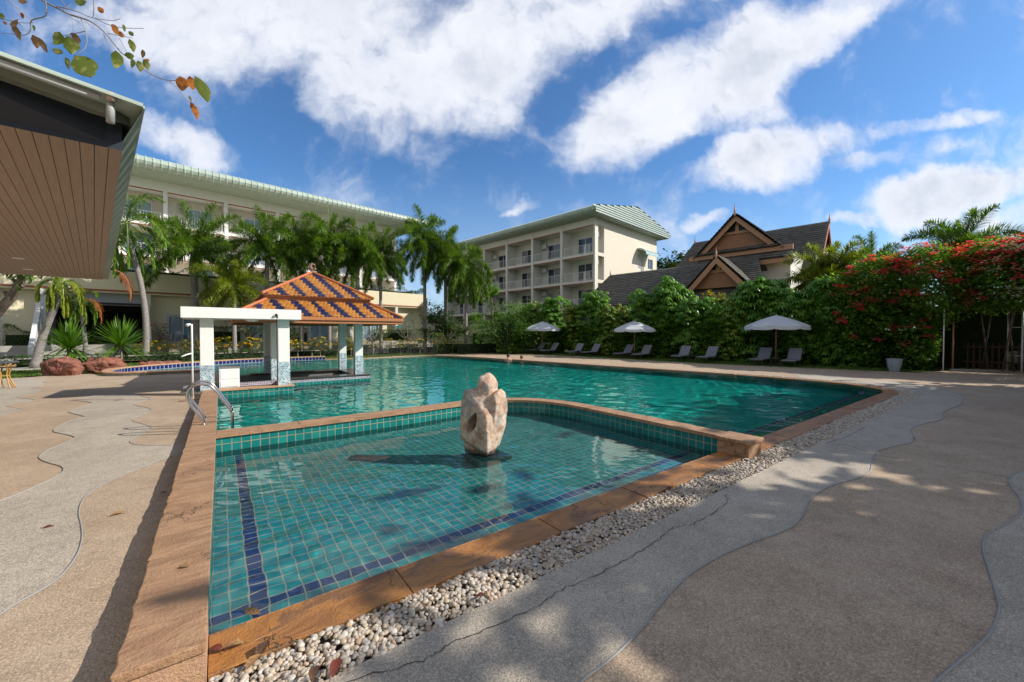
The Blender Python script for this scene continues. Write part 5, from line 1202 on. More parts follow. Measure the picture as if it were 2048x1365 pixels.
# background palms at right
make_palm('dense yellow green palm clump in front of the gabled house wing', 21, 4.9, AB(31.8, 4.0, -.12), .16, .12, 30, 2.9, mode='fox', ll=.72, lw=.055, shaft=.4, droop=.07, lmat=LF_YEL, emin=-20, steps=36, lsag=.14, spear=False)
make_palm('dark green date like palm rising highest behind the red bougainvillea', 22, 6.0, AB(33.5, -1.6, -.12), .2, .16, 30, 3.3, mode='fox', ll=.60, lw=.045, shaft=.4, droop=.07, emin=-20, steps=40, lsag=.1, spear=False)
make_palm('small dark palm behind the orange flowers, left of the taller one', 23, 5.8, AB(34, 2.2, -.12), .16, .12, 20, 2.5, mode='fox', ll=.5, lw=.045, shaft=.4, droop=.08, emin=-10, lsag=.1)

# sword leaved clumps in the lawn by the boulders
def sword(label, seed, loc, Rr, h0, n=210):
    rnd = random.Random(seed); t_ = thing('yucca_plant', label, 'plant', loc); b = MB(); b.tube([V(0, 0, -.02), V(.03, 0, h0*.5), V(0, 0, h0)], [.09, .06, .05], 9); b.build('stem', BK_GREY, t_, smooth=True)
    b = MB()
    for i in range(n):
        az = rnd.uniform(0, 6.283); el = R(rnd.uniform(-28, 88)); L_ = Rr*rnd.uniform(.8, 1.08); leaf(b, (0, 0, h0+rnd.uniform(-.12, .10)), V(math.cos(az)*math.cos(el), math.sin(az)*math.cos(el), math.sin(el)), L_, .075, .05 if el > .3 else .13, 3)
    b.build('leaves', LF_SPK, t_); return t_
sword('round sword leaved yucca standing left of the two, behind the big red boulder', 1, at(140, 746), 1.35, 1.15); sword('round sword leaved yucca on a bare pale stem at the kids pool rim', 2, at(243, 742), 1.42, 1.25)
# boulders
def boulder(label, c0, sx, sy, sz, seed, rz):
    rnd = random.Random(seed); bm = bmesh.new()
    for k in range(13):
        a = k*.483+rnd.uniform(-.2, .2); bm.verts.new((math.cos(a)*sx*rnd.uniform(.62, .92), math.sin(a)*sy*rnd.uniform(.6, .9), 0)); bm.verts.new((math.cos(a)*sx*rnd.uniform(.8, 1.08), math.sin(a)*sy*rnd.uniform(.8, 1.05), sz*rnd.uniform(.35, .75))); bm.verts.new((math.cos(a)*sx*rnd.uniform(.35, .85), math.sin(a)*sy*rnd.uniform(.4, .8), sz*rnd.uniform(.85, 1.08)))
    bmesh.ops.convex_hull(bm, input=bm.verts); me = bpy.data.meshes.new('boulder'); bm.to_mesh(me); bm.free(); o = bpy.data.objects.new('boulder', me); C.objects.link(o); me.materials.append(REDROCK); o.location = c0; o.rotation_euler = (0, 0, rz)
    s1 = o.modifiers.new('cut', 'SUBSURF'); s1.subdivision_type = 'SIMPLE'; s1.levels = s1.render_levels = 4; tx2 = bpy.data.textures.new('rock', 'CLOUDS'); tx2.noise_scale = .45; tx2.noise_depth = 4
    dm2 = o.modifiers.new('rough', 'DISPLACE'); dm2.texture = tx2; dm2.strength = .34; tag(o, label, 'boulder', 'red boulders along the kids pool')
def mid(a, b_): return ((a[0]+b_[0])/2, (a[1]+b_[1])/2)
p1, p2 = G(96, 742), G(176, 756); m1 = mid(p1, p2); boulder('large flat topped red boulder at the edge of the left deck', (m1[0]-.1, m1[1], -.1), 1.3, .6, .72, 5, math.atan2(p2[1]-p1[1], p2[0]-p1[0]))
p1, p2 = G(170, 744), G(216, 742); m1 = mid(p1, p2); boulder('middle red boulder tucked between the large one and the kids pool rim', (m1[0]+.15, m1[1]+.55, -.1), .75, .5, .66, 8, math.atan2(p2[1]-p1[1], p2[0]-p1[0]))
p1, p2 = G(293, 733), G(343, 732); m1 = mid(p1, p2); boulder('low reddish boulder in the grass behind the kids pool rim', (m1[0], m1[1]+.4, -.12), .95, .5, .32, 9, 0.2)

# yellow flowering shrubs, every one with its own little stems
def shrub(label, seed, loc, H=1.1, r=.42, fl=FL_YEL, n=230, nfl=16, lm=LF_GRN, group=None, name='flowering_shrub', cat='shrub', stemh=.45, ls=.12):
    rnd = random.Random(seed); t_ = thing(name, label, cat, loc, rnd.uniform(0, 6), group); b = MB()
    for k in range(3): b.tube([V(rnd.uniform(-.04, .04), rnd.uniform(-.04, .04), 0), V(rnd.uniform(-.08, .08), rnd.uniform(-.08, .08), H*.5), V(rnd.uniform(-.25, .25)*r/.4, rnd.uniform(-.25, .25)*r/.4, H*.85)], [.022, .016, .008], 6)
    b.build('stems', BK_GREY, t_); b = MB(); f_ = MB()
    def rp(lo=.3):
        while True:
            x, y, z = rnd.uniform(-1, 1), rnd.uniform(-1, 1), rnd.uniform(-1, 1); q = x*x+y*y+z*z
            if lo < q < 1: return V(x*r, y*r, stemh+(H-stemh)*(.5+.5*z))
    for k in range(n):
        p = rp(.05); az = rnd.uniform(0, 6.283); leaf(b, p, V(math.cos(az), math.sin(az), rnd.uniform(-.5, .7)), ls*rnd.uniform(.8, 1.5), ls*.5, .15, 2)
    for k in range(nfl):
        p = rp(.75)
        for j in range(6): az = j*1.047; leaf(f_, p, V(math.cos(az), math.sin(az), rnd.uniform(-.4, .5)), .12, .10, .1, 2)
    b.build('leaves', lm, t_)
    if nfl: f_.build('flowers', fl, t_)
    return t_
sh0 = None; GS = 'yellow flowering shrubs in a row along the far lawn'
shx = [285, 305, 322, 343, 363, 383, 412, 435, 450, 480, 500, 514, 552, 566, 580, 593, 625, 640, 676, 690, 700, 735, 748, 775, 800, 822, 838, 868, 885, 905, 920]
protos = [shrub('x', 40+k, (0, 0, 0), 1.25+.12*k, .5, group=GS, nfl=24) for k in range(3)]
for i, x in enumerate(shx):
    y = 721-(x-285)*.020 if x < 720 else 711-(x-720)*.02; lab = ordinal(i)+' yellow flowered shrub from the left in the row behind the pool'
    if i < 3: o = protos[i]; o.location = at(x, y); o['label'] = lab
    else: dup(protos[i % 3], at(x+random.Random(i).uniform(-3, 3), y), i*1.3, lab, GS, .85+.3*random.Random(i*7).random())
# clipped hedges and small bushes by the hotel terrace
def hedge(label, loc, sx, sy, sz, seed, rz=BA, lm=LF_DRK, n=900, ls=.12, name='clipped_hedge', cat='hedge', lumps=0.0, fl=None, nfl=0):
    rnd = random.Random(seed); t_ = thing(name, label, cat, loc, rz); b = MB(); f_ = MB()
    for k in range(n):
        f3_ = rnd.random(); x, y, z = rnd.uniform(-1, 1), rnd.uniform(-1, 1), rnd.uniform(0, 1)
        if f3_ < .45: z = 1-abs(rnd.gauss(0, .06))
        elif f3_ < .86: y = rnd.choice((-1, 1))*(1-abs(rnd.gauss(0, .14)))
        else: x = rnd.choice((-1, 1))*(1-abs(rnd.gauss(0, .06)))
        zz = z*sz*(1+lumps*math.sin(x*sx*2.1+seed)*.5+lumps*math.sin(x*sx*5+seed)*.3); az = rnd.uniform(0, 6.283); leaf(b, V(x*sx, y*sy, zz), V(math.cos(az), math.sin(az), rnd.uniform(-.3, .9)), ls*rnd.uniform(.8, 1.4), ls*.55, .1, 2)
        if fl and k < nfl: leaf(f_, V(x*sx*1.02, y*sy*1.05, zz+.05), V(math.cos(az), math.sin(az), .5), .12, .12, .1, 2)
    c = b.build('foliage', lm, t_); bb = MB(); bb.box(-sx*.93, sx*.93, -sy*.35, sy*.35, 0, sz*.7*(1-lumps*.6)); bb.build('dark_core', mat('dark_hedge_inside', base=(.014, .028, .009), rough=1) if 'dark_hedge_inside' not in bpy.data.materials else bpy.data.materials['dark_hedge_inside'], t_)  # near-black box behind the leaves stands in for the hedge's shaded depth
    if fl: f_.build('flowers', fl, t_)
    return t_
hedge('long low dark hedge behind the row of yellow flowered shrubs', AB(4.5, 33.4, -.12), 9.5, .35, .6, 1, n=5200)
hedge('low dark hedge behind the right end of the yellow shrubs', AB(20.5, 33.2, -.12), 4.0, .35, .7, 2, n=2400)
hedge('clipped green hedge under the hotel window right of the pavilion pillars', AB(20.8, 40.2, .9), 2.2, .5, 1.2, 3, n=1800, lm=LF_GRN)
hedge('rounded clipped hedge under the hotel window behind the canopy', AB(5.8, 40.2, .9), 1.0, .5, 1.35, 4, n=900, lm=LF_GRN)
hedge('clipped hedge between two hotel windows behind the pavilion', AB(10.8, 40.3, .9), 1.3, .5, 1.25, 7, n=900)
hedge('dark bushes beside the left hotel window', AB(-4.7, 40.4, .9), 1.0, .5, 1.3, 5, n=900, lumps=.4)
hedge('trailing green plants along the top of the hotel terrace parapet', AB(3, 40.7, 6.25), 22, .35, .42, 6, n=9000, lumps=.9, ls=.14)
shrub('rose bush with pink flowers beside the stair wall of the hotel', 61, AB(1.6, 39.6, .9), 1.7, .75, fl=FL_RED, n=420, nfl=34, lm=LF_DRK, stemh=.1, name='rose_bush')
# little bare and leafy trees in front of the hotel
def tree(label, loc, H, spread, seed, lm, n=1500, bark=BK_TREE, ls=.16, trunkh=.35, r0=.12, fl=None, nfl=0, gaps=.5, name='broadleaf_tree', cat='tree', cz=1.0, nb=7, group=None, fs=.08):
    rnd = random.Random(seed); t_ = thing(name, label, cat, loc, 0, group); b = MB(); tips = []
    th2 = H*trunkh; top = V(rnd.uniform(-.1, .1)*H*.3, rnd.uniform(-.1, .1)*H*.3, th2); b.tube([V(0, 0, 0), top*.5+V(.02*H, 0, 0), top], [r0*1.25, r0, r0*.85], 9)
    for k in range(nb):
        az = k*2.4+rnd.uniform(-.4, .4); e = rnd.uniform(.35, 1.25); L_ = (H-th2)*rnd.uniform(.55, .95); dv = V(math.cos(az)*math.cos(e)*spread/(H-th2)*1.5, math.sin(az)*math.cos(e)*spread/(H-th2)*1.5, math.sin(e)*cz); p = top.copy(); pts = [p.copy()]
        for s_ in range(5): p = p+dv*L_/5+V(rnd.uniform(-.06, .06), rnd.uniform(-.06, .06), rnd.uniform(-.02, .05))*H*.3; pts.append(p.copy())
        b.tube(pts, [r0*.6*(1-i/5.5) for i in range(6)], 6, cap=False); tips += pts[2:]
        for m_ in range(3):
            q = rnd.choice(pts[2:5]); az2 = rnd.uniform(0, 6.283); dv2 = V(math.cos(az2), math.sin(az2), rnd.uniform(.1, .9)); q2 = q+dv2*L_*.35; b.tube([q, q+dv2*L_*.18, q2], [r0*.22, r0*.15, r0*.07], 5, cap=False); tips += [q2, q+dv2*L_*.2]
    b.build('trunk', bark, t_, smooth=True); b = MB(); f_ = MB()
    for k in range(n):
        c_ = tips[int(rnd.random()*len(tips))]; rr_ = abs(rnd.gauss(0, 1))*spread*.16*gaps*2; az = rnd.uniform(0, 6.283); ze = rnd.uniform(-1, 1); w_ = math.sqrt(1-ze*ze); p = c_+V(math.cos(az)*w_, math.sin(az)*w_, ze*.75)*rr_
        a2 = rnd.uniform(0, 6.283); leaf(b, p, V(math.cos(a2), math.sin(a2), rnd.uniform(-.5, .6)), ls*rnd.uniform(.7, 1.3), ls*.5, .2, 2)
        if fl and k < nfl:
            for j in range(5): leaf(f_, p+V(0, 0, .05), V(math.cos(j*1.26), math.sin(j*1.26), .3), fs, fs, .1, 2)
    b.build('crown', lm, t_)
    if fl: f_.build('flowers', fl, t_)
    return t_
tree('small dark garden tree behind the canopy with forked trunk', at(500, 715), 3.4, 1.5, 3, LF_DRK, 700, r0=.09, trunkh=.4)
tree('spindly little tree behind the pavilion pillars', at(576, 714), 3.2, 1.4, 4, LF_DRK, 260, r0=.07, trunkh=.35)
tree('bare branched small tree right of the pavilion with few leaves', at(745, 711), 3.6, 1.8, 5, LF_GRN, 300, bark=BK_GREY, r0=.07, trunkh=.3)
tree('thin pale stemmed tree by the little covered terrace', at(815, 709), 3.8, 1.5, 6, LF_GRN, 420, bark=BK_GREY, r0=.06, trunkh=.3)
GF = 'white flowering frangipani trees'
tree('frangipani full of white flowers left of the last foxtail palm', AB(21.5, 31.0, -.12), 4.8, 2.2, 7, LF_DRK, 4200, bark=BK_GREY, fl=FL_WHT, nfl=420, ls=.22, trunkh=.2, gaps=.8, group=GF, fs=.11)
tree('wide grey branched frangipani with scattered white flowers beside the first parasol', AB(24.3, 25.6, -.12), 4.9, 2.7, 8, LF_DRK, 5200, bark=BK_GREY, fl=FL_WHT, nfl=170, ls=.24, trunkh=.12, gaps=.8, group=GF, r0=.1, nb=9)
hedge('dark ground level hedge at the far pool corner under the frangipani', AB(22.6, 27.8, -.12), 2.2, .8, 1.5, 11, n=1800, lumps=.3)
hedge('orange and green croton shrubs at the far corner by the path', AB(20.6, 29.6, -.12), 1.5, .6, 1.9, 12, n=1500, lumps=.6, lm=LF_SCY)
shrub('low bright green plants beside the far loungers', 77, AB(23.6, 24.6, -.12), 1.0, .9, fl=FL_YEL, n=700, nfl=0, stemh=.0, ls=.2)

# umbrella trees (schefflera) forming the tall hedge
def schef(label, seed, H, r, n, lm=LF_SCH, z0=.06):
    rnd = random.Random(seed); t_ = thing('umbrella_tree', label, 'tree', (0, 0, 0)); b = MB(); ctr = []
    lobes = [(rnd.uniform(-.45, .45)*r, rnd.uniform(-.35, .35)*r, z0*H+(H*(1-z0))*u, r*rnd.uniform(.42, .62)) for u in (.08, .25, .42, .6, .75, .9) for _ in range(2)]
    lobes.append((0, 0, H*.9, r*.45)); s_ = MB()
    for k in range(4):
        q = lobes[-1-k]; s_.tube([V(rnd.uniform(-.2, .2), rnd.uniform(-.2, .2), 0), V(q[0]*.5, q[1]*.5, H*.4), V(q[0], q[1], q[2])], [.06, .045, .02], 6)
    s_.build('trunk', BK_TREE, t_, smooth=True)
    for k in range(n):
        q = rnd.choice(lobes); az = rnd.uniform(0, 6.283); ze = rnd.uniform(-.5, 1); w_ = math.sqrt(1-ze*ze); rr_ = q[3]*rnd.uniform(.75, 1.1); c_ = V(q[0]+math.cos(az)*w_*rr_, q[1]+math.sin(az)*w_*rr_, q[2]+ze*rr_*1.1)
        ll_ = rnd.uniform(.34, .50); m_ = rnd.choice((7, 8, 9)); tilt = V(math.cos(az)*.35, math.sin(az)*.35, 0); a0 = rnd.uniform(0, 6)
        for j in range(m_): a = a0+j*6.283/m_; leaf(b, c_, V(math.cos(a), math.sin(a), .15)+tilt*.6, ll_, ll_*.30, .55, 3)
    b.build('crown', lm, t_); return t_
sP = [schef('x', 31, 4.6, 1.35, 400), schef('x', 32, 4.6, 1.35, 400, LF_SCY), schef('x', 33, 4.6, 1.45, 420)]
def b_of(px, a): q = (px-CX)/F; return a*(.718-.695*q)/(.718*q+.696)
def z_of(px, py, a): bb = b_of(px, a); return 1.7+(HY-py)/F*(.695*a+.718*bb)
SC = [(1062, 600, 28.2, 1), (1104, 588, 29, 0), (1150, 586, 28.6, 1), (1186, 577, 29.4, 0), (1212, 606, 28.4, 1), (1246, 588, 29.2, 1), (1288, 574, 28.6, 0), (1330, 553, 29.3, 2), (1352, 545, 29.8, 0), (1385, 590, 28.4, 2), (1416, 590, 29.2, 0), (1462, 585, 28.6, 1), (1500, 552, 28.8, 2), (1545, 546, 29.4, 0), (1590, 550, 28.6, 2), (1640, 548, 29.0, 0), (1682, 575, 28.4, 2), (1720, 560, 29.2, 0)]
GSC = 'umbrella trees forming the tall hedge behind the loungers'
ft_ = True
desc = ['behind the far parasol pair', 'yellowing at the tips', 'glossy dark green']
for i, (px, py, a, k) in enumerate(SC):
    H = z_of(px, py, a)+.12; c_ = AB(a, b_of(px, a), -.12); lab = ordinal(i)+' umbrella tree from the left in the hedge behind the loungers'; sc_ = H/5.15*(.86 if i % 3 == 2 else 1.0)
    if i in (0, 1, 7): o = sP[k]; o.location = c_; o['label'] = lab; o['group'] = GSC; o.scale = (min(1.15, sc_), min(1.15, sc_), sc_)
    else: dup(sP[k], c_, i*1.7, lab, GSC, (min(1.2, sc_), min(1.2, sc_), sc_))
# lower dark understorey hedge closing the gaps
hedge('continuous dark shrub belt at the foot of the umbrella trees', AB(28.7, 12.5, -.12), 11.0, .75, 2.4, 21, rz=BA+math.pi/2, n=30000, ls=.26, lumps=.25, lm=LF_BUG)
hedge('belt of orange and yellow flowered shrubs seen through the umbrella trees', AB(31.3, 11.5, -.12), 5.0, .6, 4.4, 22, rz=BA+math.pi/2, n=3800, ls=.18, lumps=.25, lm=LF_SCY, fl=FL_ORG, nfl=700)
tree('leafy green tree filling the gap left of the first umbrella tree', AB(27.0, 28.0, -.12), 5.2, 2.2, 45, LF_BUG, 3800, ls=.24, trunkh=.15, gaps=.9, nb=9)
hedge('tall loose shrubbery before the ground floor of the apartment block', AB(31.5, 33.0, -.12), 5.5, .8, 3.3, 25, n=5200, ls=.26, lumps=.35, lm=LF_BUG)
tree('slim papaya like tree standing above the frangipani', AB(27.5, 31.5, -.12), 7.0, .9, 41, LF_SCH, 500, trunkh=.8, ls=.35, gaps=.7, r0=.09, nb=5)
# bougainvillea mass over the arbour at right
def creeper(label, blobs, seed, n, nfl, loc, flm, lm=LF_BUG, nred=0, white=0, ls=.15):
    rnd = random.Random(seed); t_ = thing('bougainvillea', label, 'bougainvillea', loc, BA); b, fr_2, fo_2, fw_2 = MB(), MB(), MB(), MB(); tot_ = sum(q[3]*q[4]+q[3]*q[5]+q[4]*q[5] for q in blobs)
    for q in blobs:
        m_ = int(n*(q[3]*q[4]+q[3]*q[5]+q[4]*q[5])/tot_)
        for k in range(m_):
            az = rnd.uniform(0, 6.283); ze = rnd.uniform(-.9, 1); w_ = math.sqrt(1-ze*ze); rr_ = rnd.uniform(.72, 1.06)+.08*math.sin(az*5+ze*7+seed)
            p = V(q[0]+math.cos(az)*w_*q[3]*rr_, q[1]+math.sin(az)*w_*q[4]*rr_, max(.02, q[2]+ze*q[5]*rr_)); a2 = rnd.uniform(0, 6.283); leaf(b, p, V(math.cos(a2), math.sin(a2), rnd.uniform(-.7, .5)), ls*rnd.uniform(.7, 1.5), ls*.55, .2, 2)
        for k in range(int(nfl*m_/n)):
            az = rnd.uniform(1.9, 4.4) if rnd.random() < .75 else rnd.uniform(0, 6.283); ze = rnd.uniform(-.5, .8) if rnd.random() < .72 else rnd.uniform(.35, 1); w_ = math.sqrt(max(0, 1-ze*ze)); p = V(q[0]+math.cos(az)*w_*q[3]*1.06, q[1]+math.sin(az)*w_*q[4]*1.06, q[2]+ze*q[5]*1.07)
            if p.z < 1.0 or p.y > 2.9+.5*rnd.random(): continue
            ff_ = fw_2 if rnd.random() < white else (fo_2 if (ze > .55 and p.y > -2 and rnd.random() < .38) else fr_2); rad = rnd.uniform(.06, .22)
            for j in range(int(10+rad*110)):
                a2 = rnd.uniform(0, 6.283); pp = p+V(rnd.gauss(0, rad), rnd.gauss(0, rad), rnd.gauss(0, rad*.5)); leaf(ff_, pp, V(math.cos(a2), math.sin(a2), rnd.uniform(-.3, .6)), .12, .11, .1, 2)
    b.build('foliage', lm, t_)
    s_ = MB()
    for k in range(9):
        q = rnd.choice(blobs); s_.tube([V(q[0]+rnd.uniform(.3, .9), q[1]+rnd.uniform(-.3, .3), 0), V(q[0]+rnd.uniform(-.3, .3), q[1]+rnd.uniform(-.3, .3), q[2]*.6), V(q[0]-q[3]*.3, q[1]+rnd.uniform(-.4, .4), q[2])], [.035, .025, .012], 6)
    s_.build('stems', BK_TREE, t_, smooth=True)
    for m2, nm2, mt2 in ((fr_2, 'crimson_flowers', FL_RED), (fo_2, 'orange_flowers', FL_ORG), (fw_2, 'white_flowers', FL_WHT)):
        if m2.v: m2.build(nm2, mt2, t_)
    return t_
LB = AB(28.6, 0, -.12)
creeper('big bougainvillea mound with crimson and orange flowers over the hedge end', [(0, 2.6, 2.4, 1.4, 1.8, 2.5), (.3, 1.6, 4.2, 1.5, 1.6, 1.8), (.2, -.1, 4.1, 1.6, 1.7, 2.1), (.2, .2, 1.5, 1.2, .9, 1.7), (.6, -2.2, 4.5, 1.6, 1.5, 1.7), (.4, 3.7, 2.9, 1.3, 1.3, 2.2)], 51, 36000, 170, LB, FL_RED, ls=.19)
creeper('bougainvillea with crimson and white flowers hanging over the dark arbour opening', [(.1, -2.9, 4.3, 1.5, 1.4, 1.7), (.6, -4.4, 4.7, 1.6, 1.6, 1.8), (.5, -6.5, 3.8, 1.6, 1.8, 2.4), (-.5, -3.7, 4.9, 1.0, 1.2, .9)], 52, 20000, 260, LB, FL_RED, white=.5, ls=.19)
hedge('dark hedge base under the big bougainvillea', AB(28.9, 2.3, -.12), 2.6, .6, 3.0, 23, rz=BA+math.pi/2, n=5000, ls=.2, lumps=.1)
hedge('tall dark hedge backing the arbour opening at far right', AB(31.6, -4.5, -.12), 5.0, .5, 4.7, 24, rz=BA+math.pi/2, n=3000, ls=.2)
# distant trees
tree('round crowned tree in the gap between apartment block and gabled house', AB(60, 28.5, -.12), 15.5, 6.5, 71, LF_TRE, 9000, ls=.75, trunkh=.35, r0=.4, gaps=.6, nb=11)
for i, (a, b_, H, s_) in enumerate(((44, 66, 9, 5), (36, 72, 8, 5), (30, 62, 7, 4), (52, 3, 9, 5), (56, -9, 9, 6), (48, -16, 8, 5))):
    if i == 0: t0_ = tree('distant tree', AB(a, b_, -.12), H, s_, 80, LF_TRE, 3500, ls=.6, r0=.25, trunkh=.2, gaps=.8, nb=9); t0_['label'] = 'farthest low tree seen between the palms in the gap of the buildings'
    else: dup(t0_, AB(a, b_, -.12), i*1.1, ['', 'dark low tree behind the garden wall in the gap', 'nearest low tree in the gap right of the hotel end', 'far tree behind the right wing of the gabled house', 'far tree behind the tall date like palm', 'far tree behind the right end of the bougainvillea'][i], 'distant trees', H/9)
t0_['group'] = 'distant trees'
w_ = MB(); rnd = random.Random(9)
for k in range(9000):
    an = rnd.uniform(0, 6.283); rr_ = rnd.uniform(120, 150); hh = 7+2.5*math.sin(an*9)+1.5*math.sin(an*23); z = rnd.uniform(0, 1)**.7*hh; a2 = rnd.uniform(0, 6.283); leaf(w_, V(rr_*math.cos(an), rr_*math.sin(an), z), V(math.cos(a2), math.sin(a2), rnd.uniform(-.3, .7)), 3.2, 2.6, .1, 2)
tag(w_.build('distant_woods', LF_TRE), 'distant belt of trees closing the horizon all round the garden', 'woods', kind='stuff')

# trees beyond the right edge of the photo: they shade the right-hand deck
def camp(r, dd, z=-.12): v = RT*r+FW*dd; return V(v.x, v.y, z)
GT = 'tall spreading shade trees at the right end of the deck'
sh1 = tree('broad shade tree on the deck edge, nearest the photographer', camp(13.2, 1.0), 8.6, 3.6, 91, LF_TRE, 11000, ls=.62, trunkh=.33, r0=.28, gaps=.95, nb=12, group=GT, cz=.9)
dup(sh1, camp(17.8, 5.2), 1.3, 'broad shade tree on the deck edge, second from the photographer', GT, 1.0)
dup(sh1, camp(23.0, 9.4), 2.9, 'broad shade tree on the deck edge, farthest from the photographer', GT, 1.1)
# overhanging twig at the upper left ----------------------------------------
tw = thing('tree_branch', 'thin bare branch with a few green and orange leaves reaching in above the restaurant roof', 'branch', DP(100, 60, 2.0))
O_ = tw.location.copy()
def zp(x, y, dd=2.0): return DP(x/4.452, y/4.452, dd)-O_
b = MB(); rnd = random.Random(6)
for pts, r_ in (([(150, -120), (370, 0), (490, 65), (620, 130), (720, 160), (800, 190), (870, 235), (930, 290), (1000, 370), (1080, 470), (1180, 540), (1290, 625), (1400, 690), (1500, 718), (1560, 718), (1640, 700)], 15), ([(1500, 718), (1580, 790), (1655, 885), (1690, 910)], 6), ([(500, 60), (600, 80), (700, 110), (820, 160), (1000, 185), (1075, 165)], 8), ([(850, 165), (960, 220), (1100, 250), (1280, 255)], 7), ([(720, 170), (760, 270), (775, 380), (740, 450), (660, 500)], 7), ([(760, 280), (620, 310), (560, 320)], 6),
                ([(410, 20), (405, 140), (280, 185), (270, 270), (220, 315), (100, 305), (-60, 290)], 9), ([(40, -40), (75, 0), (180, 100), (270, 180)], 8), ([(620, 130), (650, 200), (645, 270)], 5), ([(600, 140), (715, 210)], 5), ([(920, 300), (980, 460)], 5), ([(830, -60), (835, 100), (825, 160)], 7), ([(1060, 340), (1100, 410), (1130, 470)], 5), ([(170, 210), (240, 290)], 5), ([(-60, 150), (60, 180), (190, 205), (300, 205)], 6), ([(770, 200), (840, 260)], 4), ([(960, 300), (1060, 320), (1180, 340)], 5), ([(540, 0), (575, 40), (580, 70)], 6), ([(560, 95), (630, 40)], 4)):
    dz = rnd.uniform(-.08, .08); P = smoothpath([tuple(zp(x, y, 2.0+dz*(i/len(pts)))) for i, (x, y) in enumerate(pts)], 4); n = len(P); b.tube(P, [max(.0012, r_/4.452/790*2.0*.5*(1.15-.8*i/n)) for i in range(n)], 6)
b.build('twigs', BK_GREY, tw, smooth=True)
LBG = leafm('large_leaf_green', (.13, .19, .03), (.22, .27, .05), trans=.45)
def mottle(m, c2, sc=22):
    k = NT(m.node_tree); p = k.N['Principled BSDF']; old = p.inputs['Base Color'].links[0].from_socket; nz = k.noise(WP(k), sc, 5, .65); new = k.mix(k.ss(nz, .5, .62), old, c2); k.L.new(new, p.inputs['Base Color']); tr = [q for q in k.N if q.type == 'BSDF_TRANSLUCENT'][0]; k.L.new(new, tr.inputs[0])
mottle(LBG, (.42, .42, .12)); LBO = leafm('large_leaf_orange', (.55, .17, .03), (.62, .25, .05), trans=.45); LBB = leafm('large_leaf_brown', (.16, .09, .04), (.24, .14, .05), trans=.3)
mottle(LBO, (.25, .07, .02)); mottle(LBB, (.35, .22, .10))
def bigleaf(x, y, s_, ang, m_, el=.55, dd=2.0):
    c_ = zp(x, y, dd+rnd.uniform(-.05, .05)); L_ = s_*2/4.452/790*dd; nn = 9; up = Vector((math.sin(ang), 0, math.cos(ang))); u3 = (RT*math.sin(ang)+V(0, 0, -math.cos(ang))).normalized(); s3 = u3.cross(FW).normalized(); tl = rnd.uniform(-.5, .5); s3 = (s3*math.cos(tl)+FW*math.sin(tl)).normalized(); b = MB(); vs = []
    for i in range(nn+1):
        t2 = i/nn; w_ = L_*el*.5*(math.sin(math.pi*min(1, t2**.75))**.95); m3 = c_+u3*(t2-.5)*L_+FW*(.12*L_*math.sin(t2*3.1)); wv = .022*L_*math.sin(i*2.2); vs += [m3-s3*w_+FW*(wv+.02*L_), m3, m3+s3*w_+FW*(-wv+.03*L_)]
    b.add(vs, [f for i in range(nn) for f in ((3*i, 3*i+1, 3*i+4, 3*i+3), (3*i+1, 3*i+2, 3*i+5, 3*i+4))]); b.build('leaf', m_, tw, smooth=True)
for a_ in ((500, 340, 62, -.5, LBG, .7), (615, 400, 80, .15, LBG, .75), (590, 565, 55, .3, LBG, .7), (735, 590, 120, .6, LBG, .8), (670, 335, 60, .9, LBB, .5), (510, 455, 52, 1.2, LBG, .5), (1022, 530, 78, -.1, LBG, .55), (1150, 492, 45, 1.4, LBG, .6), (1172, 565, 42, -.1, LBG, .65), (1238, 590, 52, .2, LBG, .55), (1295, 575, 52, .4, LBG, .5), (1165, 405, 62, .3, LBG, .4), (1100, 252, 34, .4, LBG, .7), (1165, 300, 30, .8, LBG, .6), (715, 12, 55, 1.5, LBG, .6), (1790, 795, 125, .45, LBG, .38), (1690, 880, 28, .5, LBG, .5),
           (130, 285, 90, .5, LBB, .35), (120, 195, 45, 2.2, LBB, .6), (365, 400, 85, .6, LBB, .35), (305, 370, 65, .3, LBB, .5), (200, 10, 40, 1.3, LBB, .6), (295, 250, 30, .2, LBG, .5), (10, 145, 30, .2, LBG, .7), (1265, 480, 38, .0, LBB, .6), (1020, 262, 55, .7, LBO, .6), (1072, 303, 38, 1.2, LBO, .6), (1610, 745, 66, .1, LBO, .75), (1698, 740, 62, .2, LBO, .55), (1722, 985, 85, .35, LBO, .28), (893, 90, 38, .7, LBO, .6), (190, 140, 32, .4, LBO, .5), (1308, 535, 24, 1.2, LBO, .7), (40, 205, 25, .9, LBO, .5)): bigleaf(*a_)
# bare forked tree at the far left edge
tb_ = thing('pruned_tree', 'pruned bare tree with cut limbs leaning in at the left edge', 'tree', camp(-21.6, 15.3, 0)); p0 = tb_.location.copy()
b = MB(); P = [DP(x, y, 15.3)-p0 for x, y in ((-60, 735), (-40, 670), (-5, 625), (18, 600), (33, 578), (42, 562), (50, 540), (60, 520))]; b.tube(smoothpath([tuple(p) for p in P], 4), [.19-.10*i/28 for i in range(29)], 10)
for q in (((18, 600), (12, 588), (9, 584)), ((36, 572), (29, 562), (25, 559)), ((36, 572), (44, 574), (46, 573))): b.tube([DP(x, y, 15.3)-p0 for x, y in q], [.07, .065, .065], 8)
b.build('trunk', BK_TREE, tb_, smooth=True)
b = MB(); rnd = random.Random(2)
for k in range(500): a2 = rnd.uniform(0, 6.283); leaf(b, DP(rnd.gauss(45, 18), rnd.gauss(528, 14), 15.3+rnd.gauss(0, .4))-p0, V(math.cos(a2), math.sin(a2), -.3), .28, .07, .3, 3)
b.build('crown', LF_GRN, tb_)

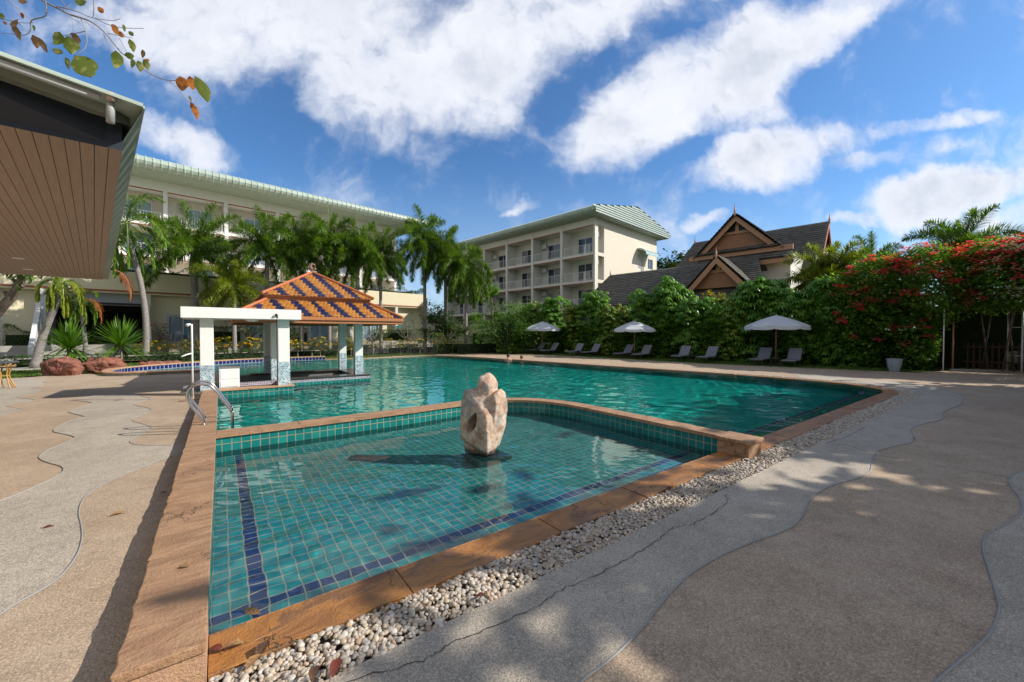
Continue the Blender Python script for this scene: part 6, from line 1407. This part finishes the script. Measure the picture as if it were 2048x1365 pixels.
# ------------------------------------------------------------------ furniture and people
CUSH = mat('grey_sling_fabric', base=(.17, .18, .21), rough=.8); FRM = mat('dark_bronze_frame', base=(.03, .028, .027), rough=.4)
GL = 'grey sun loungers in a row on the lawn under the hedge'
def lounger():
    t_ = thing('sun_lounger', 'x', 'sun lounger', (0, 0, 0), 0, GL)           # foot towards -x
    b = MB(); b.box(-1.0, .35, -.31, .31, .33, .40); b.build('seat', CUSH, t_, bevel=.02)
    M = Matrix.Translation((.35, 0, .36)) @ Matrix.Rotation(R(-48), 4, 'Y'); b = MB(); b.box(0, .82, -.31, .31, -.03, .035, M=M); b.build('backrest', CUSH, t_, bevel=.02)
    b = MB()
    for y in (-.33, .33): b.box(-1.02, .78, y-.02, y+.02, .30, .35); b.box(0, .84, y-.02, y+.02, -.04, .0, M=M)
    b.box(-1.04, -1.02, -.35, .35, .30, .35); b.box(.64, .68, -.31, .31, .305, .345); b.build('frame', FRM, t_)
    for x in (-.85, .6):
        for y in (-.30, .30): b = MB(); b.box(x-.02, x+.02, y-.02, y+.02, 0, .30); b.build('leg', FRM, t_)
    b = MB(); b.tube([(.5, -.28, .33), (.72, -.28, .62)], .012, 6); b.tube([(.5, .28, .33), (.72, .28, .62)], .012, 6); b.build('back_support', FRM, t_)
    return t_
lo = lounger(); LBs = [24.2, 22.7, 19.97, 18.4, 15.5, 14.06, 11.28, 9.61, 6.68, 5.20]
labs = ['grey sun lounger farthest away, left one under the far parasol', 'grey sun lounger second farthest, right one under the far parasol', 'grey sun lounger right of the far parasol, left one of its pair', 'grey sun lounger right of the far parasol, right one of its pair', 'grey sun lounger under the middle parasol, left one', 'grey sun lounger under the middle parasol, right one', 'grey sun lounger left one of the pair between the middle and near parasols', 'grey sun lounger right one of the pair between the middle and near parasols', 'grey sun lounger under the nearest parasol, left of its pole', 'grey sun lounger under the nearest parasol, right of its pole and closest']
for i, bb in enumerate(LBs):
    c_ = AB(25.2+1.04, bb-.33, -.13)
    if i == 0: lo.location = c_; lo.rotation_euler = (0, 0, BA); lo['label'] = labs[0]
    else: dup(lo, c_, BA+random.Random(i).uniform(-.07, .07), labs[i], GL)
st_ = thing('side_table', 'x', 'side table', (0, 0, 0), BA, 'small dark side tables between the loungers')
b = MB(); b.box(-.24, .24, -.24, .24, .40, .43); b.build('table_top', FRM, st_, bevel=.006)
for x in (-.21, .21):
    for y in (-.21, .21): b = MB(); b.box(x-.015, x+.015, y-.015, y+.015, 0, .40); b.build('leg', FRM, st_)
for i, (bb, lab) in enumerate(((23.15, 'under the far parasol'), (18.85, 'between the third and fourth loungers'), (14.45, 'under the middle parasol'), (10.1, 'between the seventh and eighth loungers'), (5.6, 'at the pole of the nearest parasol'))):
    lab = 'small dark side table '+lab; c_ = AB(26.0, bb, -.13)
    if i == 0: st_.location = c_; st_['label'] = lab
    else: dup(st_, c_, BA, lab, 'small dark side tables between the loungers')
def _cloth(k, p): 
    tr = k.n('ShaderNodeBsdfTranslucent'); tr.inputs[0].default_value = (.7, .74, .8, 1); ms = k.n('ShaderNodeMixShader'); ms.inputs[0].default_value = .25; k.L.new(p.outputs[0], ms.inputs[1]); k.L.new(tr.outputs[0], ms.inputs[2]); k.L.new(ms.outputs[0], k.N['Material Output'].inputs[0])
CAN = mat('white_parasol_canvas', _cloth, base=(.66, .69, .74), rough=.8)
GU = 'white parasols over the loungers'
def parasol(seed, pole):
    t_ = thing('parasol', 'x', 'parasol', (0, 0, 0), .3, GU); b = MB(); n = 48; vs = [(0, 0, 2.86)]; prof = [(.25, 2.80), (.6, 2.68), (1.0, 2.52), (1.35, 2.36), (1.58, 2.24)]
    for (r_, z) in prof:
        for k in range(n):
            a = 6.28318*k/n; seg_ = (k % 6)/6; sag = math.sin(seg_*math.pi); vs.append((r_*math.cos(a)*(1-.035*sag), r_*math.sin(a)*(1-.035*sag), z-.05*sag*(r_/1.58)))
    for k in range(n):
        a = 6.28318*k/n; seg_ = (k % 6)/6; sag = math.sin(seg_*math.pi); fl_ = .008*math.sin(k*2.3+seed); vs.append(((1.60+fl_)*math.cos(a)*(1-.035*sag), (1.60+fl_)*math.sin(a)*(1-.035*sag), 2.04-.03*sag+(.03 if k % 6 == 0 else 0)))
    fs = [(0, 1+k, 1+(k+1) % n) for k in range(n)]
    for r_ in range(5): fs += [(1+r_*n+k, 1+(r_+1)*n+k, 1+(r_+1)*n+(k+1) % n, 1+r_*n+(k+1) % n) for k in range(n)]
    b.add(vs, fs); c_ = b.build('canopy', CAN, t_, smooth=False)
    r2_ = MB()
    for k in range(8): a = 6.28318*k/8; r2_.tube([(0, 0, 2.80), (1.56*math.cos(a), 1.56*math.sin(a), 2.20)], .010, 5); r2_.tube([(0, 0, 2.25), (.8*math.cos(a), .8*math.sin(a), 2.50)], .008, 5)
    r2_.build('ribs', pole, t_)
    b = MB(); b.tube([(0, 0, 0), (0, 0, 2.9)], .024, 10); b.build('pole', pole, t_, smooth=True); b = MB(); b.lathe([(0, .0), (.28, 0), (.28, .06), (.05, .09), (.04, .3)], seg=20); b.build('base', FRM, t_); b = MB(); b.lathe([(.03, 2.84), (.045, 2.88), (.02, 2.93), (0, 2.94)], seg=10); b.build('finial', pole, t_)
    return t_
PW = mat('varnished_wood_pole', base=(.38, .20, .12), rough=.5)
u3 = parasol(1, PW); u3.location = AB(26.6, 5.72, -.13); u3['label'] = 'nearest white parasol with a wooden pole between the two closest loungers'
dup(u3, AB(26.6, 14.55, -.13), 1.0, 'middle white parasol standing in front of the tall hedge', GU, .95); dup(u3, AB(26.4, 23.35, -.13), 2.1, 'farthest white parasol in front of the frangipani', GU, 1.0)
# planter pots
PT = mat('pale_blue_grey_glaze', base=(.30, .34, .38), rough=.5)
pt = thing('planter_pot', 'tall pale grey planter pot on the lawn edge below the bougainvillea', 'plant pot', at(1788, 744, -.13))
b = MB(); b.lathe([(0, 0), (.22, 0), (.25, .1), (.33, .45), (.35, .66), (.37, .68), (.37, .72), (.33, .72), (.32, .62), (0, .60)], seg=8); b.build('pot', PT, pt, bevel=.01); pt.scale = (.82, .82, .86); b = MB(); b.lathe([(0, .62), (.32, .62)], seg=8); b.build('soil', GBED, pt)
# arbour posts and frame at far right, low fence behind the opening
ab = thing('arbour', 'white metal arbour posts at the dark opening under the bougainvillea', 'arbour', at(1905, 741, -.12), BA+math.pi/2); o3 = ab.location.copy(); iM = Matrix.Rotation(-(BA+math.pi/2), 3, 'Z')
def ap(px, py, z): x, y = G(px, py, -.12); return iM @ (V(x, y, z)-o3)
for (px, py, r_, m3) in ((1886, 743, .022, 0), (1905, 741, .035, 1), (2014, 742, .03, 0), (2043, 744, .035, 0)):
    p = ap(px, py, -.12); b = MB(); b.tube([p, p+V(0, 0, 3.0)], r_, 8); b.build('post', BARGE if m3 else WPVC, ab, smooth=True)
p, q = ap(2014, 742, -.12), ap(2043, 744, -.12); b = MB()
for z in (.75, 2.1): b.tube([p+V(0, 0, z), q+V(0, 0, z)], .018, 6)
b.build('crossbar', WPVC, ab)
b = MB(); p, q = ap(1900, 743, -.12), ap(2013, 745, -.12); b.tube([p+V(0, 0, .05), q+V(0, 0, .05)], .07, 8); b.build('threshold_log', BK_GREY, ab, smooth=True)
fnc = thing('picket_fence', 'dark brown picket fence seen through the arbour opening', 'fence', AB(30.4, -4.2, -.12), BA+math.pi/2)
b = MB(); 
for k in range(26): b.box(-2.5+k*.2-.03, -2.5+k*.2+.03, -.015, .015, 0, 1.35)
b.build('pickets', mat('dark_red_brown_wood', base=(.055, .02, .014), rough=.7), fnc); b = MB(); b.box(-2.6, 2.7, .016, .05, .35, .43); b.box(-2.6, 2.7, .016, .05, 1.1, 1.18); b.build('rail', bpy.data.materials['dark_red_brown_wood'], fnc)
bd = thing('notice_board', 'olive coloured board standing behind the arbour opening', 'board', AB(30.9, -4.8, -.12), BA+math.pi/2); b = MB(); b.box(-.55, .55, -.02, .02, .75, 2.0); b.build('panel', mat('olive_board', base=(.16, .15, .05), rough=.7), bd, bevel=.01)
for x in (-.5, .5): b = MB(); b.box(x-.03, x+.03, .021, .06, 0, 1.95); b.build('leg', FRM, bd)
ch_ = thing('garden_chair', 'beige round backed chair behind the fence in the arbour opening', 'chair', AB(31.0, -3.3, -.12), BA-math.pi/2)
def chair_parts(t_, m, s=1.0, arms=True):
    b = MB(); b.box(-.25, .25, -.24, .24, .42, .46); b.build('seat', m, t_, bevel=.015)
    b = MB(); prof = [(-.25, .46), (-.25, .82), (-.18, .92), (0, .96), (.18, .92), (.25, .82), (.25, .46)]; b.add([(x, .22, z) for x, z in prof]+[(x, .27, z) for x, z in prof], [tuple(range(7)), tuple(reversed(range(7, 14)))]+[(i, (i+1) % 7, (i+1) % 7+7, i+7) for i in range(7)]); b.build('backrest', m, t_)
    for x in (-.23, .23):
        for y in (-.21, .23): b = MB(); b.tube([(x, y, .43), (x*1.12, y*1.12, 0)], [.022, .016], 8); b.build('leg', m, t_)
    if arms:
        for x in (-.27, .27): b = MB(); b.box(x-.025, x+.025, -.22, .24, .64, .67); b.box(x-.02, x+.02, -.22, -.18, .46, .64); b.build('armrest', m, t_, bevel=.008)
BEI = mat('beige_plastic', base=(.42, .36, .28), rough=.6); chair_parts(ch_, BEI)
# white plastic chairs and tables in front of the hotel windows
PLW = mat('white_plastic', base=(.75, .75, .74), rough=.4); GC = 'white plastic chairs on the hotel terrace'
wc = thing('plastic_chair', 'white plastic armchair right of the round table outside the hotel window', 'chair', AB(3.6, 40.7, .9), BA+R(10), GC); chair_parts(wc, PLW)
for a, bb, rz, lab in ((2.0, 40.6, R(120), 'white plastic armchair beside the rose bush turned to the table'), (7.9, 40.6, R(-60), 'white plastic chair seen left between the canopy pillars, near the curtained window'), (9.4, 40.6, R(70), 'white plastic chair seen right between the canopy pillars, near the curtained window'), (22.8, 40.2, R(40), 'white plastic chair at the far right end of the hotel terrace')):
    dup(wc, AB(a, bb, .9), BA+rz, lab, GC)
wt_ = thing('plastic_table', 'round white plastic table between the two chairs outside the hotel window', 'table', AB(2.8, 40.5, .9), 0, 'white plastic tables on the hotel terrace'); b = MB(); b.lathe([(0, .70), (.42, .70), (.43, .73), (0, .735)], seg=24); b.build('table_top', PLW, wt_)
for k in range(4): a = k*1.571+.7; b = MB(); b.tube([(.25*math.cos(a), .25*math.sin(a), .70), (.34*math.cos(a), .34*math.sin(a), 0)], .02, 6); b.build('leg', PLW, wt_)
dup(wt_, AB(8.65, 40.4, .9), 0, 'round white plastic table seen between the canopy pillars', 'white plastic tables on the hotel terrace')
# bistro chair at the left edge
bc = thing('bistro_stool', 'rattan bistro stool with round dark seat at the left edge of the deck', 'stool', (*G(2, 778), 0)); RAT = mat('varnished_rattan', base=(.42, .24, .07), rough=.4)
b = MB(); b.lathe([(0, .78), (.34, .78), (.37, .80), (.36, .84), (0, .85)], seg=28); b.build('seat', mat('dark_grey_weave', base=(.05, .055, .06), rough=.8), bc, smooth=False)
for k in range(8): a = k*.785; b = MB(); b.tube(smoothpath([(.30*math.cos(a), .30*math.sin(a), .78), (.16*math.cos(a+.3), .16*math.sin(a+.3), .42), (.30*math.cos(a+.1), .30*math.sin(a+.1), 0)], 5), .018, 8); b.build('leg', RAT, bc, smooth=True)
b = MB(); n = 24
for z, r_ in ((.70, .30), (.40, .17)): b.tube([(r_*math.cos(k*6.283/n), r_*math.sin(k*6.283/n), z) for k in range(n+1)], .014, 6)
b.build('hoop', RAT, bc, smooth=True)
# low barrier net/fence at the far lawn
nf_ = thing('net_fence', 'thin low grey metal fence at the far edge of the lawn beyond the pavilion', 'fence', at(745, 717, -.12), BA); b = MB()
for k in range(7): b.box(-.4+k*.95-.015, -.4+k*.95+.015, -.015, .015, 0, 1.15)
b.build('posts', FRM, nf_); b = MB()
for k in range(13): b.tube([(-.4, 0, .08+k*.085), (5.3, 0, .08+k*.085)], .003, 4)
for k in range(60): b.tube([(-.4+k*.095, .004, .06), (-.4+k*.095, .004, 1.12)], .003, 4)
b.build('mesh', mat('thin_wire', base=(.12, .12, .12), rough=.4), nf_)
# swimmers
SKIN = mat('tan_skin', base=(.48, .27, .18), rough=.45); HAIR = mat('dark_hair', base=(.015, .010, .008), rough=.5); SKR = mat('reddish_skin', base=(.55, .30, .20), rough=.45)  # second swimmer's skin is a slightly lighter, redder tone
def person(label, px, py, pose, m, hm, rz, seed):
    x, y = G(px, py, WZ); t_ = thing('person', label, 'person', (x, y, WZ), rz)
    J = pose; vs = [j[:3] for j in J]; es = [(j[3], i) for i, j in enumerate(J) if j[3] >= 0]
    me = bpy.data.meshes.new('body'); me.from_pydata(vs, es, []); o = bpy.data.objects.new('body', me); C.objects.link(o); me.materials.append(m); o.parent = t_
    sk = o.modifiers.new('skin', 'SKIN'); sk.use_smooth_shade = True
    for i, j in enumerate(J): v = me.skin_vertices[0].data[i]; v.radius = j[4]; v.use_root = (i == 0)
    ss_ = o.modifiers.new('sub', 'SUBSURF'); ss_.levels = ss_.render_levels = 2
    hd = Vector(vs[3]); hr_ = MB(); pr2 = [(.0, .125), (.06, .115), (.098, .075), (.112, .02), (.105, -.04), (.085, -.075)]; hr_.lathe(pr2, (hd.x+.012, hd.y+.02, hd.z+.02), 16); hr_.build('hair', hm, t_, smooth=True)
    f_ = MB(); f_.lathe([(0, .02), (.012, .01), (.014, -.01), (0, -.018)], (hd.x-.005, hd.y-.10, hd.z-.01), 8); f_.build('nose', m, t_, smooth=True)
    return t_
torso = [(0, 0, -.45, -1, (.15, .11)), (0, 0, -.15, 0, (.14, .10)), (0, 0, .10, 1, (.16, .11)), (0, -.02, .40, 5, (.088, .10)), (0, 0, .22, 2, (.07, .07)), (0, 0, .27, 4, (.055, .055)), (-.19, 0, .16, 2, (.06, .06)), (.19, 0, .16, 2, (.06, .06)), (-.36, .10, .02, 6, (.045, .045)), (-.52, .16, .06, 8, (.035, .035)), (.34, .12, .03, 7, (.045, .045)), (.52, .20, .08, 10, (.035, .035)), (-.60, .18, .07, 9, (.04, .022)), (.60, .24, .09, 11, (.04, .022))]
person('person with dark hair resting back with arms spread on the far pool edge', 1016, 721, [(a, b_, z-.10, c_, r_) for a, b_, z, c_, r_ in torso], SKIN, HAIR, -.60, 1)
t2_ = [(a, b_, z*.78-.12, c_, r_) for a, b_, z, c_, r_ in torso]
person('person low in the water at the far edge, right of the dark haired one', 1043, 721.5, t2_, SKR, mat('reddish_brown_hair', base=(.13, .04, .02), rough=.5), -.7, 2)
# fallen leaves
LD = [(97, 1056, 0, .07, 'red', 'small red fallen leaf on the pale left deck band'), (236, 1030, 0, .10, 'tan', 'curled yellow fallen leaf on the left tan deck'), (325, 987, 0, .06, 'red', 'dark red fallen leaf in the shadow of the stone wall'), (372, 1134, .16, .06, 'tan', 'small tan fallen leaf on top of the stone wall'),
      (432, 1302, -.08, .09, 'red', 'crumpled red leaf at the corner of the orange coping'), (463, 1296, -.08, .12, 'tan', 'curled tan leaf on the orange coping near the corner'), (525, 1303, -.075, .13, 'brown', 'long brown leaf lying across the coping edge'), (508, 1326, -.06, .10, 'tan', 'tan leaf standing in the first pebbles'), (672, 1338, -.05, .12, 'red', 'big dark red leaf on the pebbles at the bottom'), (628, 1352, -.05, .11, 'brown', 'brown leaf at the lower edge of the pebble band'), (960, 1194, -.06, .07, 'red', 'small dark red leaf among the pebbles'), (1268, 987, -.08, .08, 'brown', 'brown leaf on the orange coping near the end block'), (1143, 1103, -.05, .07, 'brown', 'dark leaf half hidden among the pebbles'),
      (505, 1225, WZ+.006, .13, 'tan', 'brown fallen leaf floating in the shallow pool over the navy line'), (1232, 918, WZ+.006, .10, 'brown', 'brown leaf floating in the shallow pool before the divider wall'), (1827, 878, -.09, .07, 'brown', 'dark dead leaf on the joint of the right deck'), (150, 840, 0, .05, 'brown', 'tiny dark leaf on the far left deck')]
LM = {'red': mat('dry_leaf_red', base=(.22, .035, .015), rough=.55), 'tan': mat('dry_leaf_tan', base=(.42, .24, .09), rough=.6), 'brown': mat('dry_leaf_brown', base=(.13, .06, .03), rough=.6)}
def _lf(c1, c2):
    def fn(k, p):
        n = k.noise(WP(k), 90, 5, .7); k.L.new(k.mix(k.ss(n, .35, .65), c1, c2), p.inputs['Base Color']); bump(k, p, n, .8, .01)
    return fn
LM = {'red': mat('dry_leaf_crimson', _lf((.20, .035, .015), (.09, .02, .01)), rough=.55), 'tan': mat('dry_leaf_ochre', _lf((.40, .22, .08), (.20, .10, .04)), rough=.6), 'brown': mat('dry_leaf_umber', _lf((.16, .075, .035), (.06, .03, .015)), rough=.6)}
rnd = random.Random(21)
for (px, py, z, s_, c_, lab) in LD:
    x, y = G(px, py, z); b = MB(); nn = 8; vs = []; fl_ = 0.08 if z == WZ+.006 else 1.0
    for i in range(nn+1):
        t2 = i/nn; w_ = s_*.24*math.sin(math.pi*min(1, .03+t2**.85*.95))**.8*(1+.12*rnd.uniform(-1, 1)); cu = .35*s_*math.sin(t2*math.pi)*fl_*.35; vs += [((t2-.5)*s_, -w_, cu+w_*.25*fl_+.003), ((t2-.5)*s_, 0.06*s_*math.sin(t2*3), cu*.6+.003+rnd.uniform(0, .03)*s_*fl_), ((t2-.5)*s_, w_, cu+w_*.35*fl_+.003)]
    b.add(vs, [f for i in range(nn) for f in ((3*i, 3*i+1, 3*i+4, 3*i+3), (3*i+1, 3*i+2, 3*i+5, 3*i+4))]); b.tube([((-.5)*s_, 0, .004), (-.75*s_, .01, .006)], .0018, 5)
    o = b.build('fallen_leaf', LM[c_], None, smooth=True, loc=(x, y, z+.004)); o.rotation_euler = (0, 0, rnd.uniform(0, 6.28)); tag(o, lab, 'leaf', 'fallen leaves')
# short grass blades on the visible lawn strips
gr = MB(); rnd = random.Random(31)
def grassin(poly, n, h_, w_, z=-.135):
    xs = [p[0] for p in poly]; ys_ = [p[1] for p in poly]; k = 0
    def inside(x, y):
        c_ = False; j = len(poly)-1
        for i in range(len(poly)):
            if (poly[i][1] > y) != (poly[j][1] > y) and x < (poly[j][0]-poly[i][0])*(y-poly[i][1])/(poly[j][1]-poly[i][1])+poly[i][0]: c_ = not c_
            j = i
        return c_
    while k < n:
        x, y = rnd.uniform(min(xs), max(xs)), rnd.uniform(min(ys_), max(ys_))
        if not inside(x, y): continue
        k += 1; a = rnd.uniform(0, 6.283); hh = h_*rnd.uniform(.5, 1.3); dx, dy = math.cos(a)*w_, math.sin(a)*w_; lx, ly = rnd.gauss(0, hh*.5), rnd.gauss(0, hh*.5); o_ = len(gr.v)
        gr.v += [(x-dx, y-dy, z), (x+dx, y+dy, z), (x+lx, y+ly, z+hh)]; gr.f.append((o_, o_+1, o_+2)); gr.mi.append(0)
ab2 = lambda L_: [tuple(AB(a, b_)[:2]) for a, b_ in L_]
grassin(ab2([(24.6, 1.5), (29, 1.0), (28.6, 26), (23.0, 29), (22.5, 22)]), 26000, .07, .015)
grassin([G(x, y, -.13) for x, y in ((0, 757), (95, 751), (180, 741), (250, 737), (300, 731), (420, 724), (600, 716), (860, 709), (960, 705), (960, 702), (600, 711), (300, 722), (150, 731), (60, 742), (0, 742))], 24000, .08, .018)
tag(gr.build('grass', GBLADE), 'short green grass on the lawn strips around the far side of the pool', 'grass', kind='stuff')
